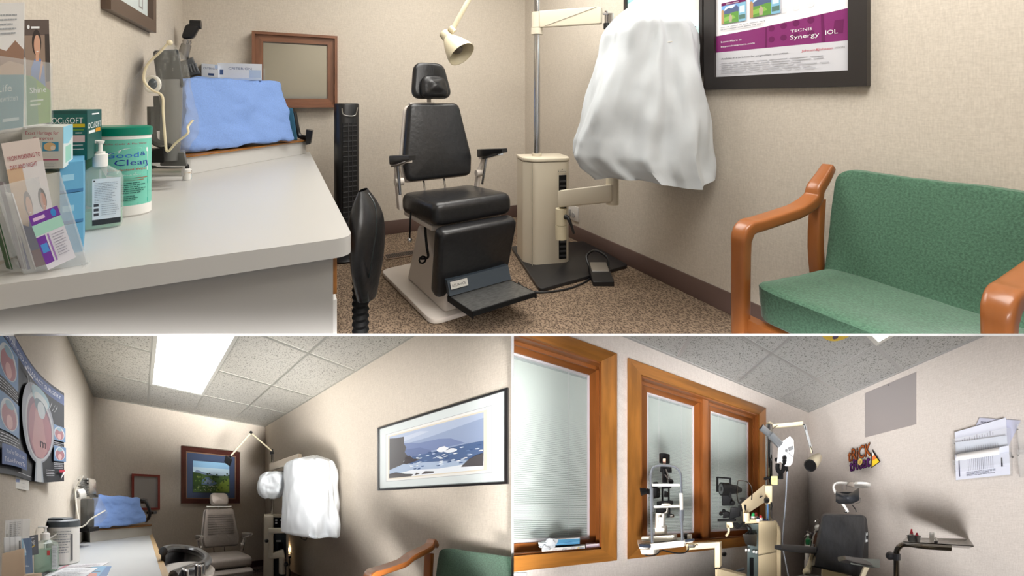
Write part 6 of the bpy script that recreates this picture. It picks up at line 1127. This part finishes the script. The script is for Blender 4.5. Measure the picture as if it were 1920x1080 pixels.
# instrument stand with its arms
st = thing(C, 'instrument_stand', 'tan refraction stand with dark side console between window and chair', 'stand', (1.3, 1.2, 0)); tan = M('tan_enamel', (222, 204, 168), .4)
t0 = 1.9; k = pp(C, t0)
mb = MB(tan); mb.hexa(fb(C, (1420, 1200), (1455, 1200), (1456, 977), (1422, 977), [1.86, 1.94, 1.94, 1.86], .22), 1, .03); mb.hexa(fb(C, (1396, 982), (1424, 981), (1424, 974), (1398, 974), 1.86, .3), 1, .05); col = put(C, 'column', mb, st)
mb = MB(tan); mb.hexa(fb(C, (1456, 1200), (1465, 1200), (1464, 992), (1456, 977), 1.95, .2), 1, .05); mb.use(M('seam_dark', (110, 100, 84), .5)).bar(k(1421, 1042, -.05), k(1456, 1035, .03), .004, .003); put(C, 'rear_cover', mb, st)
mb = MB(M('console_green_grey', (92, 104, 104), .5)); mb.hexa(fb(C, (1399, 1200), (1421, 1200), (1422, 982), (1402, 983), 1.87, .2), 1, .02); pn = put(C, 'console', mb, st)
mb = MB(black_matte); mb.hexa(fbox(C, 1406, 1047, 1413, 1080, 1.86, .01)); mb.use(flat((226, 226, 224)))
for x, y in ((1397, 1029), (1402, 1029), (1411, 1032), (1416, 1033)): mb.hexa(fbox(C, x, y, x+4, y+5, 1.855, .01), 1, .15)
put(C, 'switches', mb, pn)
mb = MB(dull_metal); mb.hexa(fb(C, (1398, 1021), (1418, 1025), (1419, 1002), (1392, 1002), 1.82, .05), 1, .05); mb.use(black_matte)
for x in (1398, 1405, 1413): mb.cyl(C.P(x, 1003, t=1.83), C.P(x+4, 999, t=1.85), .012, 10)
mb.tube([C.P(1402, 985, t=1.85), C.P(1407, 990, t=1.83), C.P(1410, 999, t=1.83)], .008, 8, sub=3); put(C, 'handle_wells', mb, pn)
pole = MB(chrome); a = k(1442, 0, .08); pole.cyl((a.x, a.y, k(0, 978).z), (a.x, a.y, k(0, 797, .08).z), .03, 20); put(C, 'pole', pole, st); put(C, 'pole_cable', MB(flat((90, 130, 176))).cyl(V((a.x-.03, a.y-.02, k(0, 978).z)), V((a.x-.03, a.y-.02, k(0, 945).z)), .008, 8), st)
mb = MB(tan); mb.hexa(fb(C, (1434, 945), (1448, 945), (1448, 910), (1434, 910), 1.9, .08), 1, .08); mb.hexa([C.P(*p, t=t) for p, t in (((1394, 966), 1.6), ((1435, 940), 1.86), ((1437, 940), 1.94), ((1397, 966), 1.68), ((1390, 944), 1.6), ((1433, 908), 1.86), ((1435, 908), 1.94), ((1393, 944), 1.68))], 1, .04); ua = put(C, 'upper_arm', mb, st)
mb = MB(black_pl); mb.ball(k(1437, 938, -.04), .026); mb.tube([k(1446, 942), k(1447, 950), k(1445, 956)], .008, 6); mb.hexa(fb(C, (1424, 934), (1430, 931), (1430, 929), (1424, 932), 1.79, .01)); put(C, 'lock_knob', mb, ua)
mb = MB(tan); mb.hexa(fb(C, (1286, 1032), (1350, 1027), (1350, 1016), (1286, 1020), [1.58, 1.58, 1.58, 1.58], .06), 1, .08); mb.hexa(fb(C, (1340, 1066), (1350, 1065), (1350, 1016), (1340, 1018), 1.58, .06), 1, .08); mb.hexa(fb(C, (1341, 1120), (1351, 1120), (1351, 1068), (1341, 1067), 1.58, .06), 1, .05); mb.hexa(fb(C, (1344, 1084), (1398, 1098), (1398, 1080), (1344, 1066), [1.56, 1.75, 1.75, 1.56], .06), 1, .06); mb.use(black_pl).hexa(fbox(C, 1340.5, 1065.5, 1350, 1067, 1.578, .05)); la = put(C, 'table_arm', mb, st)
mb = MB(black_pl); mb.cyl(k(1351, 1041), k(1357, 1039), .006, 8); mb.ball(k(1358, 1039), .02); put(C, 'arm_knob', mb, la)
mb = MB(M('grey_foot', (84, 90, 94), .4)); mb.tube([k(1376, 1082), k(1382, 1070), k(1396, 1066)], .012, 8); put(C, 'grey_bracket', mb, st)
# keratometer
t0 = 1.62; k = pp(C, t0); ke = thing(C, 'keratometer', 'black keratometer on the upper arm in front of the right blind', 'instrument', k(1375, 990))
mb = MB(black_matte); a, b = k(1352, 917, -.02), k(1368, 917, .02); mb.cyl(a, b, .046, 24); mb.use(M('lens_ring', (70, 72, 74), .3)).cyl(a+(a-b)*.02, a, .036, 24); mb.use(black_pl).cyl(a+(a-b)*.06, a, .014, 16); mb.use(black_matte).cyl(b, k(1382, 918, .06), .036, 20, r2=.03); mb.cyl(k(1380, 918, .06), k(1388, 919, .1), .03, 18, r2=.018); put(C, 'barrel', mb, ke)
mb = MB(black_matte); mb.bar(k(1345, 922, -.03), k(1345, 894, -.03), .012, .012); mb.bar(k(1345, 895, -.03), k(1369, 897, -.01), .008, .01); mb.bar(k(1369, 896, -.01), k(1370, 935, -.01), .011, .012); put(C, 'yoke', mb, ke)
mb = MB(black_matte); mb.hexa(fb(C, (1354, 948), (1376, 948), (1370, 930), (1352, 925), 1.62, .05), 1, .15); mb.hexa(fb(C, (1353, 948), (1371, 948), (1371, 942), (1353, 943), 1.62, .05), 1, .1); mb.ball(k(1374, 943), .018); mb.hexa(fb(C, (1366, 975), (1387, 968), (1387, 952), (1370, 950), 1.62, .06), 1, .08); mb.hexa(fb(C, (1345, 978), (1379, 977), (1379, 972), (1345, 973), 1.62, .04), 1, .1); mb.hexa(fb(C, (1354, 972), (1368, 970), (1368, 960), (1357, 958), 1.62, .04), 1, .2); mb.ball(k(1352, 963), .015); mb.ball(k(1357, 958), .014); mb.hexa(fb(C, (1385, 960), (1399, 957), (1399, 947), (1384, 947), 1.62, .05), 1, .08); put(C, 'focus_body', mb, ke)
mb = MB(chrome); mb.tube([k(1385, 944), k(1382, 930), k(1383, 905), k(1387, 901), k(1400, 903), k(1408, 912), k(1410, 925), k(1409, 937)], .004, 8, sub=4); mb.use(black_pl); mb.tube([k(1386, 945), k(1391, 938), k(1397, 935)], .009, 8); mb.ball(k(1392, 935), .022, .02, .008); put(C, 'head_rest', mb, ke)
mb = MB(tan); mb.hexa(fb(C, (1362, 990), (1374, 990), (1374, 979), (1362, 979), 1.64, .04), 1, .1); mb.tube([k(1366, 989), k(1366, 998), k(1361, 1005)], .009, 8, sub=4); mb.use(black_pl)
for i in range(5): mb.tube([k(1374+i*2, 980), k(1380+i*2.5, 990-i), k(1388+i, 988-2*i), k(1393, 976-i)], .004, 6, sub=4)
mb.use(tan).cyl(k(1399, 978), k(1399, 962), .025, 14); put(C, 'mount', mb, ke)
# projector on its bracket
t0 = 2.0; k = pp(C, t0); pj = thing(C, 'chart_projector', 'white angular projector with long grey tube, clamped beside the window', 'projector', k(1470, 895))
mb = MB(M('projector_white', (236, 236, 236), .35)); ol = [(1457, 868), (1460, 832), (1481, 818), (1488, 825), (1489, 846), (1486, 868), (1481, 874), (1473, 874), (1464, 866)]; f0 = [k(x, y, -.06) for x, y in ol]; f1 = [k(x, y, .04) for x, y in ol]; n = len(ol); mb.add(f0+f1, [tuple(range(n)), tuple(range(2*n-1, n-1, -1))]+[(i, n+i, n+(i+1) % n, (i+1) % n) for i in range(n)]); bd = put(C, 'housing', mb, pj, smooth=False)
mb = MB(flat((120, 122, 124))); mb.bar(k(1476, 845, -.062), k(1483, 820, -.062), .003, .002); mb.bar(k(1474, 846, -.062), k(1488, 858, -.062), .012, .003); mb.hexa(fb(C, (1479, 846), (1488, 842), (1487, 836), (1478, 840), 1.93, .01)); mb.ball(k(1474, 845, -.065), .012); mb.bar(k(1474, 846, -.062), k(1473, 862, -.062), .003, .003); put(C, 'trim', mb, bd)
mb = MB(M('grey_barrel', (150, 156, 162), .3, .4)); mb.cyl(k(1463, 834, -.06), k(1444, 815, -.11), .034, 20, r2=.031); mb.cyl(k(1444, 815, -.11), k(1427, 801, -.15), .027, 20); mb.use(black_pl).cyl(k(1427.4, 801.4, -.15), k(1426.5, 800.6, -.152), .023, 20); put(C, 'tube', mb, pj)
mb = MB(black_matte); mb.tube([k(1458, 870, -.03), k(1458, 880, -.03), k(1463, 886, -.03), k(1469, 880, -.03), k(1471, 862, -.06)], .019, 10, sub=3); mb.ball(k(1471, 859, -.07), .02); mb.ball(k(1456, 862, -.03), .018); mb.cyl(k(1464, 898, -.02), k(1464, 886, -.02), .022, 14); mb.hexa(fb(C, (1432, 899), (1468, 896), (1468, 891), (1432, 895), 1.95, .04), 1, .1); mb.tube([k(1474, 874), k(1476, 884)], .012, 8); put(C, 'bracket', mb, pj)
k2 = pp(C, 1.93); nt = card(C, 'sticky_note', [(1446, 909), (1458, 909), (1446, 893)], [1.93]*3, (206, 200, 140), lines(.2, .8, .4, .8, 3, (170, 160, 100), .4, 3)); tag(nt, 'yellow sticky note hanging on the projector bracket', 'note')
tag(put(C, 'projector_cord', MB(flat((176, 184, 196))).tube([k(1476, 884), k(1475, 900), k(1473, 940, .02), k(1469, 990, .0), k(1467, 1020), k(1472, 1050), k(1479, 1085)], .007, 6, sub=4)), 'long pale blue cord hanging down from the projector', 'cord')
lC = thing(C, 'exam_lamp', 'cream bullet-shaded lamp on a folding arm in the corner of the window room', 'lamp', k(1524, 866)); k = pp(C, 2.02)
mb = MB(cream); mb.bar(k(1446, 800), k(1506, 794.5), .03, .035, None, .006); mb.cyl(k(1442, 806), k(1443, 798), .03, 16); mb.ball(k(1443, 798), .034); mb.hexa(fb(C, (1436, 812), (1446, 812), (1448, 800), (1440, 800), 2.0, .04), 1, .1); mb.bar(k(1520, 838), k(1522, 850), .025, .014, None, .004); arm = put(C, 'arm', mb, lC)
put(C, 'strut', MB(M('silver_strut', (186, 190, 192), .35, .3)).bar(k(1508, 796), k(1521, 842), .016, .022, None, .003), arm); mb = MB(black_pl); mb.bar(k(1443, 808, -.03), k(1458, 798, -.03), .004, .004); mb.tube([k(1505, 797, -.02), k(1509, 797, -.02), k(1511, 806, -.02)], .003, 6, sub=3); mb.tube([k(1519, 836, -.02), k(1523, 845, -.02), k(1523, 850, -.02)], .003, 6, sub=3); put(C, 'spring_wires', mb, arm)
a_, b_ = k(1535, 856, .05), k(1519, 873, -.07); L = (b_-a_).length
mb = MB(cream); mb.lathe([(.006, -.02), (.032, 0), (.05, L*.35), (.056, L*.7), (.052, L), (.046, L), (.04, L*.4)], 28, along(a_, b_)); sh = put(C, 'shade', mb, lC); mb = MB(black_pl); mb.lathe([(.05, L*.97), (.057, L), (.05, L*1.03), (.046, L)], 28, along(a_, b_)); put(C, 'rim', mb, sh); mb = MB(M('reflector', (176, 176, 176), .4, .2)); mb.lathe([(.045, L*.9), (.02, L*.55), (.0001, L*.5)], 24, along(a_, b_)); mb.use(flat((226, 226, 222))).ball(a_+(b_-a_)*.75, .018); put(C, 'bulb', mb, sh)

# bottles on the column top
zt = C.P(1420, 977, t=1.95).z
for x, yb, yt, r, cap, lab, tt in ((1412, 977, 961, .02, (40, 160, 90), 'white dropper bottle with green cap on the stand top', 1.9), (1417, 977, 961, .02, (220, 80, 80), 'tall dropper bottle with pink red cap, second from left on the stand top', 1.95), (1421.5, 978, 969, .017, (40, 40, 60), 'short white bottle with dark band on the stand top', 1.86), (1426, 977, 966, .018, (214, 40, 50), 'small bottle with pointed red cap, rightmost on the stand top', 1.9)):
    c = C.P(x, yb, t=tt); h_ = C.P(x, yt, t=tt).z-c.z; c.z = max(c.z, zt-.004); F = TR(*c); bt = thing(C, 'eye_drop_bottle', lab, 'bottle', c, 'eye drop bottles on the stand top')
    mb = MB(white_pl); mb.lathe([(r, 0), (r, h_*.55), (r*.6, h_*.62)], 18, F); put(C, 'body', mb, bt); mb = MB(flat(cap)); mb.lathe([(r*.85, h_*.6), (r*.75, h_*.8), (r*.35, h_)], 16, F); put(C, 'cap', mb, bt)
mb = MB(flat((40, 60, 150))); mb.tube([C.P(1428, 975, t=1.95), C.P(1441, 977, t=1.95), C.P(1450, 977, t=1.98)], [.012, .009, .006], 8); tag(put(C, 'blue_pen', mb), 'blue pen-like tool lying on the stand top', 'pen')

# black examination chair
t0 = 1.75; cc_ = thing(C, 'exam_chair', 'black scuffed vinyl exam chair with winged headrest in the window room', 'chair', C.P(1575, 1250, t=1.75)); scuff = M('scuffed_vinyl', (44, 46, 50), .38, bump=(20, .5), var=(50, .6, (1, 1, .2)), spec=.4)
mb = MB(scuff); ol = rpoly([(1523, 1063), (1524, 1056), (1543, 963), (1622, 965), (1623, 1000), (1614, 1084)], [3, 4, 9, 8, 20, 6], 6)
def slab3(mb, ol, tn, d, r=.012, tilt=0):
    n = len(ol); cx = sum(p[0] for p in ol)/n; cy = sum(p[1] for p in ol)/n; rings = []
    for s, dt in ((.93, -.012), (.975, -.006), (1, .012), (1, d-.01), (.97, d)):
        rings.append([C.P(cx+(x-cx)*s, cy+(y-cy)*s, t=tn+tilt*(1063-y)/100+(x-cx)*.0012) + V((C.e[1], C.d[1], 0))*dt for x, y in ol])
    vs = [v for rg in rings for v in rg]; kk = len(rings); mb.add(vs, [[i*n+j, i*n+(j+1) % n, (i+1)*n+(j+1) % n, (i+1)*n+j] for i in range(kk-1) for j in range(n)]+[list(range(n))[::-1], list(range((kk-1)*n, kk*n))])
slab3(mb, ol, t0, .055, tilt=.06); bk_ = put(C, 'backrest', mb, cc_)
mb = MB(M('side_vinyl', (30, 30, 32), .45)); ol2 = rpoly([(1600, 1084), (1608, 966), (1624, 966), (1628, 1000), (1627, 1058), (1618, 1088)], [4, 6, 8, 10, 10, 5], 4); slab3(mb, ol2, t0+.06, .05, tilt=.06); put(C, 'back_shell', mb, cc_)
mb = MB(flat((150, 152, 152))); mb.hexa(fb(C, (1623, 1017), (1627.5, 1016), (1627, 998), (1624, 999), 1.77, .02), 1, .1); mb.use(black_pl).hexa(fb(C, (1624.5, 1012), (1627, 1011), (1627, 1004), (1624.5, 1005), 1.765, .02)); put(C, 'side_catch', mb, bk_)
mb = MB(scuff)
def hf(u, v):
    x = 1567+44*u; top = 921+5*sin(u*pi)-7*max(0, (u-.55))/.45*1.0; bot = 941+7*sin(u*pi*.9)-5*u; w_ = 1-.0*u; y = top+(bot-top)*v; dd = .05*sin(pi*v)**.6; wing = .06*(abs(u-.45)*2)**2
    return C.P(x, y, t=t0-.0-dd*.5-wing*.8)
mb.grid(hf, 22, 10); mb.grid(lambda u, v: hf(u, v)+V((C.e[1], C.d[1], 0))*.055*min(1, 6*v, 6*(1-v), 6*u+.02, 6*(1-u)+.02), 22, 10); mb.hexa(fb(C, (1569, 945), (1606, 944), (1609, 922), (1569, 922), 1.765, .03), 1, .25); hd = put(C, 'headrest', mb, cc_, sharp=60)
mb = MB(white_pl); k = pp(C, 1.83); mb.tube([k(1590, 960), k(1584, 950), k(1578, 942)], .011, 10); mb.use(dull_metal).tube([k(1606, 930), k(1613, 934), k(1612, 942), k(1604, 944)], .005, 8); mb.use(black_pl).tube([k(1598, 947), k(1604, 955), (k(1605, 960))], .004, 6, sub=3); mb.use(chrome).cyl(k(1584, 960), k(1591, 959), .009, 8); put(C, 'headrest_post', mb, hd)
for nm, pts, wd, br in (('a', [((1526, 1032), 1.72), ((1490, 1028.5), 1.5), ((1465, 1026), 1.36), ((1459, 1025.5), 1.33)], [.05, .045, .03, .02], [((1524, 1034), 1.73), ((1521, 1050), 1.74), ((1512, 1072), 1.7)]), ('b', [((1642, 1057), 1.55), ((1625, 1055), 1.46), ((1596, 1051), 1.36), ((1578, 1047), 1.3)], [.055, .05, .035, .024], [((1626, 1060), 1.6), ((1619, 1075), 1.66), ((1612, 1095), 1.7)])):
    mb = MB(black_pl); mb.strip([C.P(*p, t=t) for p, t in pts], .05, [w_*1.0 for w_ in wd], None, (C.e[0], C.d[0], 0), 5); ar = put(C, 'armrest', mb, cc_)
    if nm == 'b':
        mb = MB(M('arm_plate', (112, 118, 112), .35, .4)); mb.hexa(fb(C, (1595, 1058), (1650, 1065), (1650, 1049), (1595, 1047), [1.33, 1.5, 1.5, 1.33], .012), 1, .04); put(C, 'side_plate', mb, ar)
    mb = MB(cream); mb.strip([C.P(*p, t=t) for p, t in br], .035, .022, None, (C.e[0], C.d[0], 0), 4); mb.ball(C.P(*br[-1][0], t=br[-1][1]-.02), .028); put(C, 'arm_bracket', mb, ar)
mb = MB(scuff); c = C.P(1520, 1090, t=1.55); mb.hexa([C.P(*p, t=t) for p, t in (((1450, 1130), 1.35), ((1560, 1150), 1.35), ((1612, 1110), 1.75), ((1510, 1095), 1.75), ((1450, 1086), 1.35), ((1560, 1098), 1.35), ((1612, 1088), 1.75), ((1510, 1074), 1.75))], 6, .12, 0); put(C, 'seat', mb, cc_)
mb = MB(cream); mb.hexa(fb(C, (1540, 1100), (1590, 1100), (1588, 1066), (1542, 1062), 1.84, .03), 1, .05); mb.hexa(fb(C, (1506, 1078), (1520, 1076), (1524, 1058), (1518, 1060), 1.76, .04), 1, .15); mb.hexa([C.P(1540, 1260, t=1.62), C.P(1600, 1260, t=1.62), C.P(1600, 1260, t=1.8), C.P(1540, 1260, t=1.8), C.P(1540, 1100, t=1.6), C.P(1600, 1100, t=1.6), C.P(1600, 1100, t=1.8), C.P(1540, 1100, t=1.8)]); put(C, 'frame', mb, cc_)
# magnifier lamp and clutter behind the chair
k = pp(C, 2.02); ml = thing(C, 'magnifier_lamp', 'white round magnifier lamp on a curved tube behind the headrest', 'lamp', k(1610, 912)); mb = MB(white_pl); mb.tube([k(1567, 925), k(1563, 915), k(1565, 908), k(1573, 905), k(1588, 906)], .012, 10, sub=4); put(C, 'curved_arm', mb, ml)
mb = MB(M('lamp_taupe', (176, 166, 156), .4)); c = k(1613, 910); mb.hexa(fb(C, (1590, 910), (1602, 914), (1604, 903), (1592, 904), 1.98, .05), 1, .1); put(C, 'pivot', mb, ml)
mb = MB(white_pl); mb.lathe([(.075, -.012), (.085, -.004), (.085, .012), (.07, .02), (.06, .014)], 32, TR(*c) @ RY(6), 1, 1); mb.use(M('lamp_taupe')).lathe([(.0001, -.004), (.07, -.004), (.07, -.012)], 28, TR(*c) @ RY(6)); put(C, 'ring_head', mb, ml); put(C, 'wires', MB(chrome).tube([k(1581, 918), k(1581, 906), k(1586, 904), k(1587, 918)], .003, 6, sub=3), ml)
k = pp(C, 2.2); gb = thing(C, 'tool_rack', 'cluttered rack of cords and clear tools behind the black chair', 'rack', k(1520, 1070)); mb = MB(white_pl); mb.hexa(fb(C, (1510, 1062), (1522, 1060), (1522, 1010), (1510, 1012), 2.2, .04), 1, .1); mb.cyl(k(1512, 1075), k(1512, 1050), .02, 12); put(C, 'holder', mb, gb)
mb = MB(M('brown_case', (96, 66, 50), .5)); mb.hexa(fbox(C, 1524, 998, 1532, 1028, 2.2, .05), 1, .1); put(C, 'brown_case', mb, gb)
for i, (col, pts) in enumerate((((200, 196, 186), [(1520, 1040), (1524, 1010), (1530, 992), (1536, 990)]), ((60, 60, 62), [(1518, 1045), (1522, 1008), (1527, 998), (1534, 996)]), ((220, 220, 216), [(1514, 1050), (1519, 1020), (1527, 1000), (1535, 985)]), ((130, 130, 130), [(1523, 1060), (1521, 1040), (1526, 1020)]))): put(C, 'cord', MB(flat(col)).tube([k(x, y) for x, y in pts], .009, 6, sub=4), gb)
mb = MB(dull_metal); mb.hexa(fb(C, (1530, 984), (1538, 978), (1534, 974), (1527, 978), 2.2, .03), 1, .1); mb.use(white_pl).ball(k(1533, 989), .03); mb.use(chrome).tube([k(1508, 1006), k(1514, 1000), k(1521, 1002)], .005, 6); mb.cyl(k(1512, 996), k(1521, 1000), .008, 8); put(C, 'metal_tools', mb, gb)
gr_ = thing(C, 'green_bottle', 'small green bottle in the rack left of the black chair back', 'bottle', k(1514, 1022)); mb = MB(M('green_glass', (30, 110, 66), .2)); c = k(1515, 1021, -.05); mb.lathe([(.024, 0), (.028, .02), (.028, .05), (.01, .07), (.01, .085)], 18, TR(*c)); put(C, 'body', mb, gr_); put(C, 'cap', MB(white_pl).lathe([(.012, .08), (.012, .1)], 12, TR(*c)), gr_)

# steel instrument tray on its pole
ty = thing(C, 'tray_stand', 'steel tray on a bent pole against the right wall', 'stand', C.P(1680, 1400, t=1.62)); t0 = 1.78
hz = 1.10; ca, cb, cc2, cd2 = C.P(1693, 1016, h=hz), C.P(1824, 1024, h=hz), C.P(1815, 1011, h=hz), C.P(1700, 1009, h=hz)
A_, B_ = V((ca.x, ca.y, hz)), V((cb.x, cb.y, hz)); dr = (B_-A_); dr.z = 0; Ln = dr.length; dr = dr.normalized(); nn = V((-dr.y, dr.x, 0)) if -dr.y > 0 else V((dr.y, -dr.x, 0))
B_ = A_+dr*Ln; st_ = M('stainless', (196, 192, 186), .25, .55); wdt = min(.2, PC-.03-max(A_.x, B_.x)) if False else .13
nn = V((0, 0, 1)).cross(dr); nn = nn if nn.x > 0 else -nn
mb = MB(st_); o = [ca, cb, cc2, cd2]; wdt = (cd2-ca).dot(nn)
def trayring(k_, z): 
    c = (o[0]+o[2])/2; return [V((c.x+(p.x-c.x)*k_[0]+0, c.y+(p.y-c.y)*k_[0], hz+z)) for p in o]
r0, r1, r2, r3 = trayring((.9,), -.012), trayring((.94,), -.012), trayring((1,), .004), trayring((1.03,), .004)
mb.add(r0+r2+r3, [(0, 1, 2, 3)]+[(i, (i+1) % 4, 4+(i+1) % 4, 4+i) for i in range(4)]+[(4+i, 4+(i+1) % 4, 8+(i+1) % 4, 8+i) for i in range(4)]); mb.add([v-V((0, 0, .006)) for v in r0+r3], [(3, 2, 1, 0)]+[(i, 4+i, 4+(i+1) % 4, (i+1) % 4) for i in range(4)]); tray = put(C, 'tray', mb, ty)
p0 = C.P(1681, 1300, t=1.62); mb = MB(M('stainless_dark', (150, 140, 126), .25, 1)); pz = lambda y: C.P(1681, y, t=1.62).z; mb.tube([(p0.x, p0.y, 0), (p0.x, p0.y, pz(1062)), (p0.x, p0.y, pz(1036)), V((p0.x, p0.y, pz(1024)))+dr*.02, V((p0.x, p0.y, pz(1019)))+dr*.06, A_+dr*.12+V((0, 0, -.02)), B_-dr*.1+V((0, 0, -.02))], .019, 12, sub=4); mb.lathe([(.2, .0), (.2, .02), (.03, .04)], 24, TR(p0.x, p0.y, 0)); put(C, 'pole', mb, ty)
mb = MB(black_pl); mb.ball(V((p0.x, p0.y, pz(1043)))-dr*.04, .03); mb.cyl(V((p0.x, p0.y, pz(1050))), V((p0.x, p0.y, pz(1038))), .026, 14); put(C, 'knob', mb, ty)
zt = hz-.012
def ontray(f, w_): return A_+dr*(Ln*f)+nn*(wdt*w_)+V((0, 0, zt-hz+.001))
c = ontray(.17, .5); mb = MB(M('steel_cup', (150, 154, 158), .3, 1)); mb.lathe([(.035, 0), (.042, .045), (.046, .046), (.04, .046), (.033, .004), (.0001, .004)], 28, TR(*c)); tag(put(C, 'steel_cup', mb), 'small ribbed steel cup holding red tipped bottles on the tray', 'cup')
for i, (dx, h_) in enumerate(((-.014, .085), (.018, .06))):
    cb_ = c+dr*dx+V((0, 0, .006)); bt = thing(C, 'dropper_bottle', ('taller', 'shorter')[i]+' red tipped bottle in the steel cup on the tray', 'bottle', cb_, 'red tipped bottles in the cup'); put(C, 'body', MB(white_pl).lathe([(.013, 0), (.013, h_*.55), (.007, h_*.62)], 14, TR(*cb_)), bt); put(C, 'cap', MB(flat((190, 40, 60))).lathe([(.012, h_*.62), (.006, h_*.85), (.005, h_)], 12, TR(*cb_)), bt)
c = ontray(.46, .45); bt = thing(C, 'white_tube', 'tall plain white cylinder standing mid tray', 'bottle', c); put(C, 'body', MB(white_pl).lathe([(.014, 0), (.014, .07), (.012, .074), (.0001, .074)], 20, TR(*c)), bt)
c = ontray(.52, .35); bt = thing(C, 'dropper_bottle', 'tiny dropper bottle with dark label right of the white cylinder', 'bottle', c); put(C, 'body', MB(white_pl).lathe([(.010, 0), (.010, .026), (.004, .036), (.004, .044)], 14, TR(*c)), bt); put(C, 'label', MB(flat((50, 50, 60))).lathe([(.0104, .004), (.0104, .018)], 14, TR(*c)), bt)
